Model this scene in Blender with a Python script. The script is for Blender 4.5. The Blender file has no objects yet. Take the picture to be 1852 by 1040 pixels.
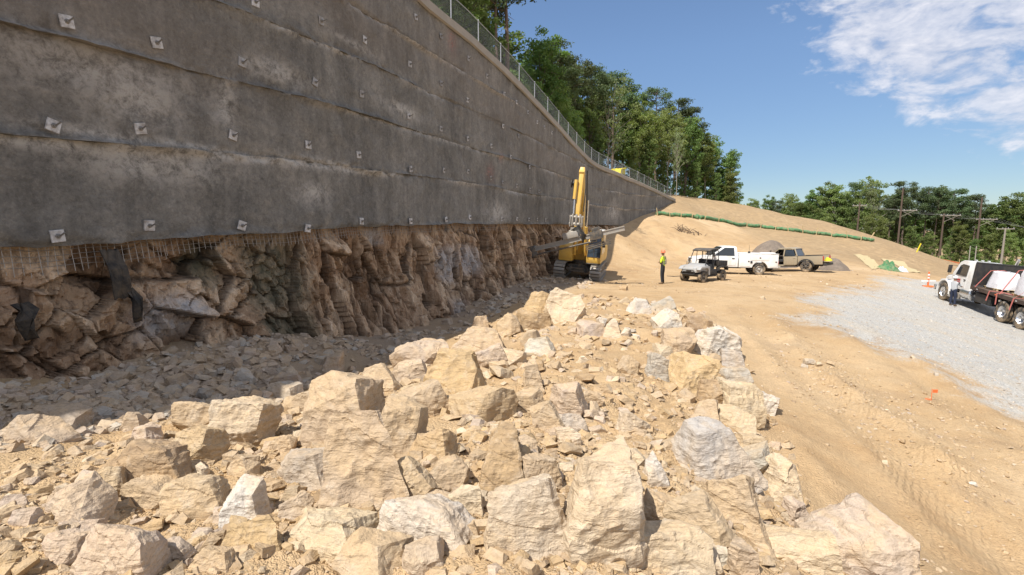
import bpy, bmesh, math, random
import numpy as np
from mathutils import Vector, Matrix, Euler

# ------------------------------------------------------------------ camera, sky, sun, exposure
S = bpy.context.scene
COL = S.collection
CZ = 3.05                                   # camera height above the graded pad (z = 0)
FPX = 926.0                                 # focal length in pixels of the 1852-wide photograph
PITCH = math.atan(108 / 926.0)
cam_d = bpy.data.cameras.new('camera')
cam_d.sensor_width = 36.0
cam_d.lens = 18.0
cam_d.clip_start = 0.05
cam_d.clip_end = 4000
cam = bpy.data.objects.new('camera', cam_d)
COL.objects.link(cam)
cam.location = (0, 0, CZ)
cam.rotation_euler = (math.pi / 2 - PITCH, 0, 0)
S.camera = cam
S.render.resolution_x, S.render.resolution_y = 1024, 575

SUN_EL = math.radians(55)
SUN_U = Vector((0.70, 0.714, 0)).normalized()        # ground direction in which shadows fall
SUN_AZ = math.atan2(-SUN_U.x, -SUN_U.y)             # compass angle of the sun, clockwise from +Y
sun_d = bpy.data.lights.new('sun', 'SUN')
sun_d.energy = 4.9
sun_d.angle = math.radians(0.53)
sun_d.color = (1.0, 0.945, 0.86)
sun = bpy.data.objects.new('sun', sun_d)
COL.objects.link(sun)
sdir = Vector((SUN_U.x * math.cos(SUN_EL), SUN_U.y * math.cos(SUN_EL), -math.sin(SUN_EL)))
sun.rotation_euler = sdir.to_track_quat('-Z', 'Y').to_euler()
sun.location = (-30, -20, 60)

W = bpy.data.worlds.new('World')
S.world = W
W.use_nodes = True
nt = W.node_tree
nt.nodes.clear()
def N(t, tree, **kw):
    n = tree.nodes.new(t)
    for k, v in kw.items():
        if k in n.inputs.keys():
            n.inputs[k].default_value = v
        else:
            setattr(n, k, v)
    return n
def L(tree, a, b):
    tree.links.new(a, b)
def mth(tree, op, a, b=None, c=None, clamp=False):
    n = tree.nodes.new('ShaderNodeMath'); n.operation = op; n.use_clamp = clamp
    for i, v in enumerate((a, b, c)):
        if v is None: continue
        if isinstance(v, (int, float)): n.inputs[i].default_value = v
        else: tree.links.new(v, n.inputs[i])
    return n.outputs[0]
def ramp(tree, fac, stops, interp='LINEAR'):
    r = tree.nodes.new('ShaderNodeValToRGB'); r.color_ramp.interpolation = interp
    e = r.color_ramp.elements
    while len(e) > 1: e.remove(e[-1])
    for i, (p, c) in enumerate(stops):
        if isinstance(c, (int, float)): c = (c, c, c)
        if i == 0: e[0].position = p; e[0].color = (*c[:3], 1)
        else:
            q = e.new(p); q.color = (*c[:3], 1)
    tree.links.new(fac, r.inputs[0])
    return r.outputs[0]
def mix(tree, fac, a, b, mode='MIX'):
    n = tree.nodes.new('ShaderNodeMix'); n.data_type = 'RGBA'; n.blend_type = mode
    n.clamp_factor = True
    for s, v in ((n.inputs[0], fac), (n.inputs[6], a), (n.inputs[7], b)):
        if isinstance(v, (int, float)): s.default_value = v
        elif isinstance(v, (tuple, list)): s.default_value = (*v[:3], 1)
        else: tree.links.new(v, s)
    return n.outputs[2]
def noise_tex(tree, vec, scale, detail=4, rough=0.55, dist=0.0):
    n = tree.nodes.new('ShaderNodeTexNoise')
    n.inputs['Scale'].default_value = scale; n.inputs['Detail'].default_value = detail
    n.inputs['Roughness'].default_value = rough; n.inputs['Distortion'].default_value = dist
    if vec is not None: tree.links.new(vec, n.inputs['Vector'])
    return n.outputs[0]
def mapping(tree, vec, scale=(1, 1, 1), rot=(0, 0, 0), loc=(0, 0, 0)):
    m = tree.nodes.new('ShaderNodeMapping')
    m.inputs['Scale'].default_value = scale; m.inputs['Rotation'].default_value = rot; m.inputs['Location'].default_value = loc
    tree.links.new(vec, m.inputs['Vector'])
    return m.outputs[0]

sky = nt.nodes.new('ShaderNodeTexSky')
sky.sky_type = 'NISHITA'
sky.sun_disc = False
sky.sun_elevation = SUN_EL
sky.sun_rotation = SUN_AZ
sky.altitude = 100
sky.air_density = 0.85
sky.dust_density = 0.15
sky.ozone_density = 1.5
tc = nt.nodes.new('ShaderNodeTexCoord')
dirv = tc.outputs['Generated']
sep = nt.nodes.new('ShaderNodeSeparateXYZ'); L(nt, dirv, sep.inputs[0])
# a bank of broken altocumulus that starts high on the right and is carried on unseen beyond it as fill light
cmap = mapping(nt, dirv, scale=(1.0, 1.0, 2.1))
nz1 = noise_tex(nt, cmap, 5.5, 3, 0.5, 0.3)
nz2 = noise_tex(nt, cmap, 13.0, 6, 0.58, 0.5)
nz3 = noise_tex(nt, cmap, 46.0, 4, 0.6, 0.2)
cl = mth(nt, 'ADD', mth(nt, 'MULTIPLY', nz1, 0.36), mth(nt, 'ADD', mth(nt, 'MULTIPLY', nz2, 0.82), mth(nt, 'MULTIPLY', nz3, 0.22)))
# edge of the bank: a tilted great circle
def halfspace(v, gain, off):
    e = nt.nodes.new('ShaderNodeVectorMath'); e.operation = 'DOT_PRODUCT'
    L(nt, dirv, e.inputs[0]); e.inputs[1].default_value = v
    return mth(nt, 'MULTIPLY_ADD', e.outputs['Value'], gain, -gain * off)
cover = mth(nt, 'MINIMUM', halfspace((0.47, -0.19, 0.863), 3.2, 0.303), halfspace((0.75, -0.35, 0.56), 3.4, 0.238))
den = mth(nt, 'ADD', cl, mth(nt, 'MINIMUM', cover, 0.10))
cmask = ramp(nt, den, [(0.62, 0.0), (0.70, 0.30), (0.79, 0.72), (0.97, 0.95)])
ccol = ramp(nt, mth(nt, 'ADD', mth(nt, 'MULTIPLY', nz2, 0.7), mth(nt, 'MULTIPLY', nz3, 0.4)), [(0.38, (3.3, 3.6, 4.4)), (0.70, (5.6, 5.6, 6.0))])
skycol = mix(nt, 1.0, sky.outputs[0], (0.93, 1.0, 1.06), 'MULTIPLY')
skycol = mix(nt, 1.0, skycol, ramp(nt, sep.outputs['Z'], [(0.0, 0.50), (0.10, 0.60), (0.30, 0.86), (0.55, 1.0)]), 'MULTIPLY')
hsv = nt.nodes.new('ShaderNodeHueSaturation'); L(nt, skycol, hsv.inputs['Color']); hsv.inputs['Saturation'].default_value = 0.98
skyc = mix(nt, cmask, hsv.outputs[0], ccol)
bg = nt.nodes.new('ShaderNodeBackground')
L(nt, skyc, bg.inputs['Color'])
bg.inputs['Strength'].default_value = 0.120
wo = nt.nodes.new('ShaderNodeOutputWorld')
L(nt, bg.outputs[0], wo.inputs['Surface'])

S.view_settings.view_transform = 'Standard'
S.view_settings.look = 'None'
S.view_settings.gamma = 1.0
S.view_settings.use_curve_mapping = False
S.view_settings.exposure = 0.44
S.cycles.max_bounces = 6
S.cycles.diffuse_bounces = 3
S.cycles.glossy_bounces = 2
S.cycles.transmission_bounces = 4
S.cycles.transparent_max_bounces = 6
S.cycles.use_denoising = True
S.cycles.use_adaptive_sampling = True

# ------------------------------------------------------------------ helpers
random.seed(7)
RNG = np.random.default_rng(7)
_cp, _sp = math.cos(PITCH), math.sin(PITCH)
def ray(px, py):
    a, b = (px - 926) / FPX, (520 - py) / FPX
    return Vector((a, _cp + b * _sp, -_sp + b * _cp))
def P(px, py, Y):
    """world point seen at a pixel of the photograph, Y metres ahead"""
    d = ray(px, py)
    t = Y / d.y
    return Vector((d.x * t, Y, CZ + d.z * t))

def _hash(ix, iy, iz, seed):
    h = (ix.astype(np.int64) * 374761393 + iy.astype(np.int64) * 668265263 + iz.astype(np.int64) * 2147483647 + seed * 974634721) & 0xFFFFFFFF
    h = ((h ^ (h >> 13)) * 1274126177) & 0xFFFFFFFF
    h = ((h ^ (h >> 16)) * 2246822519) & 0xFFFFFFFF
    return ((h ^ (h >> 15)) & 0xFFFFFF) / float(0xFFFFFF)
def vnoise(x, y, z, seed=0):
    x, y, z = np.broadcast_arrays(np.asarray(x, float), np.asarray(y, float), np.asarray(z, float))
    ix, iy, iz = np.floor(x), np.floor(y), np.floor(z)
    fx, fy, fz = x - ix, y - iy, z - iz
    fx, fy, fz = fx * fx * (3 - 2 * fx), fy * fy * (3 - 2 * fy), fz * fz * (3 - 2 * fz)
    r = 0
    for dx in (0, 1):
        for dy in (0, 1):
            for dz in (0, 1):
                w = (fx if dx else 1 - fx) * (fy if dy else 1 - fy) * (fz if dz else 1 - fz)
                r = r + w * _hash(ix + dx, iy + dy, iz + dz, seed)
    return r * 2 - 1
def fbm(x, y, z, octv=4, seed=0, gain=0.5, lac=2.03):
    r, a, t = 0, 1.0, 0
    for o in range(octv):
        r = r + a * vnoise(np.asarray(x) * lac ** o, np.asarray(y) * lac ** o, np.asarray(z) * lac ** o, seed + o * 17)
        t += a; a *= gain
    return r / t
def cellnoise(x, y, seed=0, jitter=0.9):
    """2-D Worley: distance to the nearest point, second nearest, and a random value per cell"""
    ix, iy = np.floor(x), np.floor(y)
    d1 = np.full(x.shape, 9.0); d2 = np.full(x.shape, 9.0); val = np.zeros(x.shape)
    for dx in (-1, 0, 1):
        for dy in (-1, 0, 1):
            cx, cy = ix + dx, iy + dy
            px = cx + 0.5 + jitter * (_hash(cx, cy, cx * 0, seed) - 0.5)
            py = cy + 0.5 + jitter * (_hash(cx, cy, cx * 0, seed + 5) - 0.5)
            v = _hash(cx, cy, cx * 0, seed + 11)
            d = np.hypot(x - px, y - py)
            n = d < d1
            d2 = np.where(n, d1, np.minimum(d2, d)); val = np.where(n, v, val); d1 = np.where(n, d, d1)
    return d1, d2, val
def facets(x, y, seed=0, tilt=1.0, jitter=0.95):
    """piecewise-plane relief: every Worley cell is a broken face with its own level and slope"""
    ix, iy = np.floor(x), np.floor(y)
    d1 = np.full(x.shape, 9.0); d2 = np.full(x.shape, 9.0); h = np.zeros(x.shape)
    for dx in (-1, 0, 1):
        for dy in (-1, 0, 1):
            cx, cy = ix + dx, iy + dy; o = cx * 0
            px = cx + 0.5 + jitter * (_hash(cx, cy, o, seed) - 0.5); py = cy + 0.5 + jitter * (_hash(cx, cy, o, seed + 5) - 0.5)
            d = np.hypot(x - px, y - py)
            v = (_hash(cx, cy, o, seed + 11) - .5) + tilt * ((x - px) * (_hash(cx, cy, o, seed + 23) - .5) + (y - py) * (_hash(cx, cy, o, seed + 29) - .5))
            n = d < d1
            d2 = np.where(n, d1, np.minimum(d2, d)); h = np.where(n, v, h); d1 = np.where(n, d, d1)
    return h, d2 - d1
def sstep(a, b, x):
    t = np.clip((np.asarray(x, float) - a) / (b - a), 0, 1)
    return t * t * (3 - 2 * t)

def tag(o, label=None, cat=None, group=None, kind=None):
    if label: o['label'] = label
    if cat: o['category'] = cat
    if group: o['group'] = group
    if kind: o['kind'] = kind
    return o
def empty(name, loc=(0, 0, 0), rz=0.0):
    o = bpy.data.objects.new(name, None)
    o.empty_display_size = 0.3
    COL.objects.link(o)
    o.location = loc; o.rotation_euler = (0, 0, rz)
    return o
def mesh_from(name, verts, faces, mats, parent=None, smooth=None, attrs=None):
    me = bpy.data.meshes.new(name)
    me.from_pydata([tuple(v) for v in verts] if not isinstance(verts, np.ndarray) else verts.tolist(), [], faces if isinstance(faces, list) else faces.tolist())
    me.update()
    return link_mesh(name, me, mats, parent, smooth, attrs)
def link_mesh(name, me, mats, parent=None, smooth=None, attrs=None):
    if mats is not None:
        for m in (mats if isinstance(mats, (list, tuple)) else [mats]): me.materials.append(m)
    if smooth is not None:
        me.polygons.foreach_set('use_smooth', [True] * len(me.polygons))
        if smooth < 170: me.set_sharp_from_angle(angle=math.radians(smooth))
    for k, v in (attrs or {}).items():
        v = np.asarray(v, float)
        if v.ndim == 1:
            a = me.attributes.new(k, 'FLOAT', 'POINT'); a.data.foreach_set('value', v)
        else:
            a = me.attributes.new(k, 'FLOAT_COLOR', 'POINT'); a.data.foreach_set('color', v.ravel())
    o = bpy.data.objects.new(name, me)
    COL.objects.link(o)
    if parent is not None: o.parent = parent
    return o
def grid_faces(nu, nv, flip=False):
    i = np.arange(nu - 1)[:, None] * nv + np.arange(nv - 1)[None, :]
    q = np.stack([i, i + 1, i + nv + 1, i + nv], -1).reshape(-1, 4)
    return q[:, ::-1] if flip else q
def big_mesh(name, V, Q, mats, parent=None, smooth=None, attrs=None):
    """fast mesh from numpy quads or triangles"""
    V = np.asarray(V, np.float32); Q = np.asarray(Q, np.int32)
    me = bpy.data.meshes.new(name)
    k = Q.shape[1]
    me.vertices.add(len(V)); me.vertices.foreach_set('co', V.ravel())
    me.loops.add(Q.size); me.loops.foreach_set('vertex_index', Q.ravel())
    me.polygons.add(len(Q)); me.polygons.foreach_set('loop_start', np.arange(0, Q.size, k, dtype=np.int32))
    me.update(calc_edges=True); me.validate()
    if smooth is None: me.polygons.foreach_set('use_smooth', [False] * len(me.polygons))
    return link_mesh(name, me, mats, parent, smooth, attrs)

class MB:
    """collects boxes, tubes, prisms, lofts; build() links them as ONE mesh object"""
    def __init__(s): s.v = []; s.f = []
    def add(s, vs, fs):
        b = len(s.v); s.v += [tuple(v) for v in vs]; s.f += [tuple(i + b for i in f) for f in fs]; return s
    def box(s, c, sz, rot=None, top=(1, 1)):
        x, y, z = sz[0] / 2, sz[1] / 2, sz[2] / 2
        vs = [Vector((sx * x * (top[0] if sz_ > 0 else 1), sy * y * (top[1] if sz_ > 0 else 1), sz_ * z)) for sx, sy, sz_ in
              ((-1, -1, -1), (1, -1, -1), (1, 1, -1), (-1, 1, -1), (-1, -1, 1), (1, -1, 1), (1, 1, 1), (-1, 1, 1))]
        if rot is not None:
            R = Euler(rot).to_matrix(); vs = [R @ v for v in vs]
        vs = [v + Vector(c) for v in vs]
        return s.add(vs, [(3, 2, 1, 0), (4, 5, 6, 7), (0, 1, 5, 4), (1, 2, 6, 5), (2, 3, 7, 6), (3, 0, 4, 7)])
    def bar(s, p0, p1, w, h, up=(0, 0, 1)):
        """rectangular bar from p0 to p1: w across, h along 'up'; w,h may be (start,end)"""
        p0, p1 = Vector(p0), Vector(p1); d = (p1 - p0).normalized(); u = Vector(up)
        r = d.cross(u)
        if r.length < 1e-4: r = d.cross(Vector((1, 0, 0)))
        r.normalize(); u = r.cross(d)
        w = w if isinstance(w, tuple) else (w, w); h = h if isinstance(h, tuple) else (h, h)
        vs = []
        for p, ww, hh in ((p0, w[0], h[0]), (p1, w[1], h[1])):
            vs += [p - r * ww / 2 - u * hh / 2, p + r * ww / 2 - u * hh / 2, p + r * ww / 2 + u * hh / 2, p - r * ww / 2 + u * hh / 2]
        return s.add(vs, [(0, 1, 2, 3), (7, 6, 5, 4), (0, 4, 5, 1), (1, 5, 6, 2), (2, 6, 7, 3), (3, 7, 4, 0)])
    def tube(s, pts, r, n=6, caps=True):
        pts = [Vector(p) for p in pts]; m = len(pts)
        r = list(r) if isinstance(r, (list, tuple)) else [r] * m
        vs = []; ref = None
        for i, p in enumerate(pts):
            d = (pts[min(i + 1, m - 1)] - pts[max(i - 1, 0)]).normalized()
            if ref is None:
                ref = Vector((0, 0, 1)) if abs(d.z) < 0.9 else Vector((1, 0, 0))
            a = d.cross(ref)
            if a.length < 1e-4: a = d.cross(Vector((0.3, 1, 0.2)))
            a.normalize(); b = d.cross(a); ref = a.cross(d)
            for k in range(n):
                t = 2 * math.pi * k / n
                vs.append(p + (a * math.cos(t) + b * math.sin(t)) * r[i])
        fs = [(i * n + k, i * n + (k + 1) % n, (i + 1) * n + (k + 1) % n, (i + 1) * n + k) for i in range(m - 1) for k in range(n)]
        if caps: fs += [tuple(range(n - 1, -1, -1)), tuple(range((m - 1) * n, m * n))]
        return s.add(vs, fs)
    def cyl(s, p0, p1, r0, r1=None, n=16):
        return s.tube([p0, p1], [r0, r0 if r1 is None else r1], n)
    def lathe(s, prof, c, axis='y', n=24, closed=False):
        """prof: (radius, along-axis) pairs"""
        vs = []
        for (r, a) in prof:
            for k in range(n):
                t = 2 * math.pi * k / n
                p = {'y': (r * math.cos(t), a, r * math.sin(t)), 'x': (a, r * math.cos(t), r * math.sin(t)), 'z': (r * math.cos(t), r * math.sin(t), a)}[axis]
                vs.append(Vector(p) + Vector(c))
        m = len(prof)
        rng = range(m) if closed else range(m - 1)
        fs = [(i * n + k, i * n + (k + 1) % n, ((i + 1) % m) * n + (k + 1) % n, ((i + 1) % m) * n + k) for i in rng for k in range(n)]
        return s.add(vs, fs)
    def prism(s, poly, y0, y1, taper=None):
        """side outline in x,z extruded across y; taper = function (x,z)->y scale"""
        n = len(poly)
        g = taper or (lambda x, z: 1.0)
        c = (y0 + y1) / 2
        vs = [(x, c + (y0 - c) * g(x, z), z) for x, z in poly] + [(x, c + (y1 - c) * g(x, z), z) for x, z in poly]
        fs = [tuple(range(n)), tuple(range(2 * n - 1, n - 1, -1))] + [(i, i + n, (i + 1) % n + n, (i + 1) % n) for i in range(n)]
        return s.add(vs, fs)
    def loft(s, rings, caps=True, closed=True):
        n = len(rings[0]); vs = [v for r in rings for v in r]
        fs = []
        for i in range(len(rings) - 1):
            for k in range(n if closed else n - 1):
                fs.append((i * n + k, i * n + (k + 1) % n, (i + 1) * n + (k + 1) % n, (i + 1) * n + k))
        if caps: fs += [tuple(range(n - 1, -1, -1)), tuple(range((len(rings) - 1) * n, len(rings) * n))]
        return s.add(vs, fs)
    def build(s, name, mat, parent=None, smooth=None, bevel=0.0, label=None, loc=None, xf=None):
        me = bpy.data.meshes.new(name)
        vs = s.v if xf is None else [tuple(xf @ Vector(v)) for v in s.v]
        me.from_pydata(vs, [], s.f)
        bm = bmesh.new(); bm.from_mesh(me)
        bmesh.ops.recalc_face_normals(bm, faces=bm.faces)
        if bevel > 0:
            ed = [e for e in bm.edges if len(e.link_faces) == 2 and e.calc_face_angle(0) > 0.5]
            bmesh.ops.bevel(bm, geom=ed, offset=bevel, segments=2, affect='EDGES', profile=0.6, clamp_overlap=True)
        bm.to_mesh(me); bm.free(); me.update()
        o = link_mesh(name, me, mat, parent, smooth if smooth is not None else (35 if bevel > 0 else None))
        if loc is not None: o.location = loc
        if label: o['label'] = label
        return o

def children_of(o): return [c for c in list(o.children)]
def copy_tree(o, parent=None):
    c = o.copy(); COL.objects.link(c)
    if parent is not None: c.parent = parent
    for ch in children_of(o): copy_tree(ch, c)
    return c

# ------------------------------------------------------------------ materials
MATS = {}
def mat(name, col, rough=0.6, metal=0.0, var=0.12, scale=6.0, bump=0.0, bscale=None, dust=0.0, spec=0.5):
    if name in MATS: return MATS[name]
    m = bpy.data.materials.new(name); m.use_nodes = True
    t = m.node_tree; b = t.nodes['Principled BSDF']
    co = t.nodes.new('ShaderNodeTexCoord').outputs['Object']
    nz = noise_tex(t, co, scale, 5, 0.6)
    base = mix(t, nz, tuple(c * (1 - var * 1.6) for c in col), tuple(min(1, c * (1 + var * 1.2)) for c in col))
    if dust > 0:
        n2 = noise_tex(t, co, scale * 0.6, 6, 0.65)
        base = mix(t, ramp(t, n2, [(0.42, 0), (0.68, dust)]), base, (0.42, 0.31, 0.19))
    L(t, base, b.inputs['Base Color'])
    L(t, mth(t, 'MULTIPLY_ADD', nz, 0.2, rough - 0.1, True), b.inputs['Roughness'])
    b.inputs['Metallic'].default_value = metal
    b.inputs['Specular IOR Level'].default_value = spec
    if bump > 0:
        bn = t.nodes.new('ShaderNodeBump'); bn.inputs['Strength'].default_value = bump; bn.inputs['Distance'].default_value = 0.02
        L(t, noise_tex(t, co, bscale or scale * 5, 6, 0.65), bn.inputs['Height']); L(t, bn.outputs[0], b.inputs['Normal'])
    MATS[name] = m
    return m
def attr(t, name):
    a = t.nodes.new('ShaderNodeAttribute'); a.attribute_name = name; return a
def new_mat(name):
    m = bpy.data.materials.new(name); m.use_nodes = True; MATS[name] = m
    return m, m.node_tree, m.node_tree.nodes['Principled BSDF']
def set_bump(t, b, height, strength, dist=0.02, prev=None):
    bn = t.nodes.new('ShaderNodeBump'); bn.inputs['Strength'].default_value = strength; bn.inputs['Distance'].default_value = dist
    L(t, height, bn.inputs['Height'])
    if prev is not None: L(t, prev, bn.inputs['Normal'])
    L(t, bn.outputs[0], b.inputs['Normal'])
    return bn.outputs[0]

# earth: tan decomposed granite; attributes gravel / grey / tread are what lies on the ground
m_ground, t, b = new_mat('earth')
pos = t.nodes.new('ShaderNodeNewGeometry').outputs['Position']
n_big = noise_tex(t, pos, 0.22, 6, 0.6, 0.4)
n_mid = noise_tex(t, pos, 1.7, 6, 0.62, 0.2)
n_fin = noise_tex(t, pos, 16.0, 6, 0.7)
n_peb = t.nodes.new('ShaderNodeTexVoronoi'); n_peb.inputs['Scale'].default_value = 34.0; L(t, pos, n_peb.inputs['Vector'])
n_peb2 = t.nodes.new('ShaderNodeTexVoronoi'); n_peb2.inputs['Scale'].default_value = 90.0; L(t, pos, n_peb2.inputs['Vector'])
dirt = ramp(t, n_big, [(0.30, (0.40, 0.26, 0.135)), (0.48, (0.51, 0.35, 0.19)), (0.62, (0.58, 0.42, 0.25)), (0.75, (0.63, 0.49, 0.32))])
dirt = mix(t, ramp(t, n_mid, [(0.35, 0.0), (0.7, 0.55)]), dirt, (0.58, 0.435, 0.265))
dirt = mix(t, ramp(t, n_fin, [(0.3, 0.40), (0.62, 0.0)]), dirt, (0.30, 0.20, 0.115))
stn = ramp(t, noise_tex(t, pos, 0.9, 3, 0.5), [(0.56, 0.0), (0.66, 0.45)])
dirt = mix(t, stn, dirt, (0.36, 0.25, 0.15))
a_gv, a_gy, a_tr = attr(t, 'gravel'), attr(t, 'grey'), attr(t, 'tread')
a_rd = attr(t, 'straw')
peb = mix(t, ramp(t, n_peb.outputs['Color'], [(0.2, 0.0), (0.9, 1.0)]), (0.33, 0.322, 0.305), (0.58, 0.565, 0.53))
peb = mix(t, ramp(t, n_mid, [(0.4, 0.0), (0.7, 0.5)]), peb, (0.50, 0.46, 0.39))
gst = noise_tex(t, mapping(t, pos, rot=(0, 0, math.radians(35)), scale=(1.6, .12, 1)), 1.0, 5, .65)
peb = mix(t, ramp(t, gst, [(.48, 0), (.66, .45)]), peb, (.50, .42, .31))
peb = mix(t, ramp(t, gst, [(.30, .3), (.42, 0)]), peb, (.27, .275, .28))
gmask = mth(t, 'MULTIPLY_ADD', mth(t, 'SUBTRACT', mth(t, 'ADD', mth(t, 'MULTIPLY', n_mid, 0.7), mth(t, 'MULTIPLY', n_fin, 0.5)), 0.6), 1.1, a_gv.outputs['Fac'], )
gmask = ramp(t, gmask, [(0.34, 0.0), (0.62, 1.0)])
col = mix(t, gmask, dirt, peb)
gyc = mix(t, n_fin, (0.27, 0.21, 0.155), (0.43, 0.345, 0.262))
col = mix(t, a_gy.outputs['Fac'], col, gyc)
strw = mix(t, noise_tex(t, mapping(t, pos, scale=(.5, 1.6, 1.6)), 1.2, 6, .68), (0.225, 0.155, 0.088), (0.43, 0.315, 0.185))
col = mix(t, mth(t, 'MULTIPLY', a_rd.outputs['Fac'], ramp(t, n_mid, [(0.3, 0.35), (0.6, 1.0)])), col, strw)
L(t, col, b.inputs['Base Color']); b.inputs['Roughness'].default_value = 0.95; b.inputs['Specular IOR Level'].default_value = 0.12
wv = t.nodes.new('ShaderNodeTexWave'); wv.wave_type = 'BANDS'; wv.bands_direction = 'X'
wv.inputs['Scale'].default_value = 3.6; wv.inputs['Distortion'].default_value = 5.0; wv.inputs['Detail'].default_value = 3; wv.inputs['Detail Scale'].default_value = 2.0
L(t, mapping(t, pos, rot=(0, 0, math.radians(38))), wv.inputs['Vector'])
hgt = mth(t, 'ADD', mth(t, 'MULTIPLY', n_mid, 0.9), mth(t, 'MULTIPLY', n_fin, 0.55))
hgt = mth(t, 'ADD', hgt, mth(t, 'MULTIPLY', mth(t, 'MULTIPLY', mth(t, 'MULTIPLY', wv.outputs['Fac'], n_mid), a_tr.outputs['Fac']), 0.85))
hgt = mth(t, 'SUBTRACT', hgt, mth(t, 'MULTIPLY', n_peb.outputs['Distance'], 0.45))
hgt = mth(t, 'SUBTRACT', hgt, mth(t, 'MULTIPLY', n_peb2.outputs['Distance'], 0.25))
set_bump(t, b, hgt, 0.85, 0.05)

# rock: colour comes with each boulder (object colour), patches of ochre and pale mineral on it
def rock_material(name, src):
    m, t, b = new_mat(name)
    tcn = t.nodes.new('ShaderNodeTexCoord'); oi = t.nodes.new('ShaderNodeObjectInfo')
    pos = t.nodes.new('ShaderNodeNewGeometry').outputs['Position']
    if src == 'object': basec = oi.outputs['Color']
    else: basec = attr(t, 'tone').outputs['Color']
    off = t.nodes.new('ShaderNodeVectorMath'); off.operation = 'ADD'
    L(t, pos, off.inputs[0])
    cmb = t.nodes.new('ShaderNodeCombineXYZ'); L(t, mth(t, 'MULTIPLY', oi.outputs['Random'], 37.0), cmb.inputs[0]); L(t, cmb.outputs[0], off.inputs[1])
    p = off.outputs[0]
    nA = noise_tex(t, p, 2.6, 5, 0.6, 0.6); nB = noise_tex(t, p, 9.0, 6, 0.66, 0.4); nC = noise_tex(t, p, 48.0, 5, 0.7)
    strip = noise_tex(t, mapping(t, p, scale=(3, 3, 15), rot=(0.5, 0.35, 0.2)), 1.6, 4, 0.6, 0.8)
    c = mix(t, ramp(t, nA, [(0.38, 0.0), (0.60, 0.75)]), basec, mix(t, 0.5, basec, (0.60, 0.42, 0.22), 'MIX'))
    c = mix(t, ramp(t, nB, [(0.52, 0.0), (0.70, 0.36)]), c, (0.64, 0.56, 0.45))
    c = mix(t, ramp(t, nB, [(0.26, 0.50), (0.42, 0.0)]), c, mix(t, 1.0, basec, (0.52, 0.46, 0.42), 'MULTIPLY'))
    c = mix(t, ramp(t, strip, [(0.42, 0.0), (0.48, 0.28), (0.54, 0.0)]), c, (0.23, 0.17, 0.12))
    c = mix(t, ramp(t, nC, [(0.28, 0.38), (0.48, 0.0), (0.60, 0.0), (0.75, 0.25)]), c, mix(t, ramp(t, nC, [(0.49, 0), (0.51, 1)]), (0.20, 0.15, 0.11), (0.72, 0.68, 0.60)))
    nsep = t.nodes.new('ShaderNodeSeparateXYZ'); L(t, t.nodes.new('ShaderNodeNewGeometry').outputs['Normal'], nsep.inputs[0])
    lie = mth(t, 'MULTIPLY', ramp(t, nsep.outputs['Z'], [(.62, 0), (.92, 1)]), ramp(t, mth(t, 'ADD', mth(t, 'MULTIPLY', nA, .6), mth(t, 'MULTIPLY', nB, .4)), [(.46, 0), (.62, .45)]))
    c = mix(t, lie, c, mix(t, nC, (0.42, 0.29, 0.165), (0.56, 0.41, 0.25)))      # soil lying on the flat tops
    L(t, c, b.inputs['Base Color']); b.inputs['Roughness'].default_value = 0.9; b.inputs['Specular IOR Level'].default_value = 0.2
    h = mth(t, 'ADD', mth(t, 'MULTIPLY', nB, 1.0), mth(t, 'ADD', mth(t, 'MULTIPLY', nC, 0.35), mth(t, 'MULTIPLY', strip, 0.6)))
    set_bump(t, b, h, 0.75, 0.045)
    return m
m_rock = rock_material('quarry_rock', 'object')
m_rubble = rock_material('rubble_rock', 'attr')

# shotcrete
m_shot, t, b = new_mat('shotcrete')
pos = t.nodes.new('ShaderNodeNewGeometry').outputs['Position']
nA = noise_tex(t, pos, 0.55, 6, 0.66, 0.8); nB = noise_tex(t, pos, 2.2, 8, 0.72, 0.5); nC = noise_tex(t, pos, 18.0, 8, 0.75)
nD = noise_tex(t, pos, 6.5, 10, 0.82, 0.4)
drip = noise_tex(t, mapping(t, pos, scale=(2.6, 2.6, 0.30)), 1.0, 5, 0.62, 0.3)
c = ramp(t, nA, [(0.32, (0.115, 0.111, 0.103)), (0.50, (0.168, 0.162, 0.149)), (0.68, (0.235, 0.225, 0.206))])
c = mix(t, ramp(t, drip, [(0.50, 0.0), (0.66, 0.28)]), c, (0.31, 0.29, 0.26))
c = mix(t, ramp(t, drip, [(0.34, 0.34), (0.47, 0.0)]), c, (0.085, 0.082, 0.075))
c = mix(t, ramp(t, nB, [(0.56, 0.0), (0.74, 0.50)]), c, (0.36, 0.335, 0.30))
c = mix(t, ramp(t, nB, [(0.28, 0.5), (0.42, 0.0)]), c, (0.10, 0.095, 0.086))
c = mix(t, ramp(t, nC, [(0.34, 0.5), (0.47, 0.0), (.54, 0), (.68, .3)]), c, mix(t, ramp(t, nC, [(.49, 0), (.51, 1)]), (0.085, 0.08, 0.073), (.36, .34, .31)))
c = mix(t, 1.0, c, ramp(t, nD, [(.34, (.76, .76, .765)), (.50, (1.08, 1.08, 1.07)), (.66, (1.38, 1.37, 1.34))]), 'MULTIPLY')
pale = attr(t, 'pale').outputs['Fac']; warm = attr(t, 'warm').outputs['Fac']
c = mix(t, mth(t, 'MULTIPLY', pale, ramp(t, mth(t, 'ADD', mth(t, 'MULTIPLY', nB, .45), mth(t, 'MULTIPLY', nD, .55)), [(0.43, 0.05), (0.55, 1.0)])), c, (0.46, 0.44, 0.405))
c = mix(t, warm, c, mix(t, nB, (0.20, 0.155, 0.12), (0.30, 0.245, 0.195)))
red = attr(t, 'redmark').outputs['Fac']
c = mix(t, mth(t, 'MULTIPLY', red, ramp(t, nC, [(0.46, 0.0), (0.60, 0.5)])), c, (0.46, 0.10, 0.06))
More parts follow.
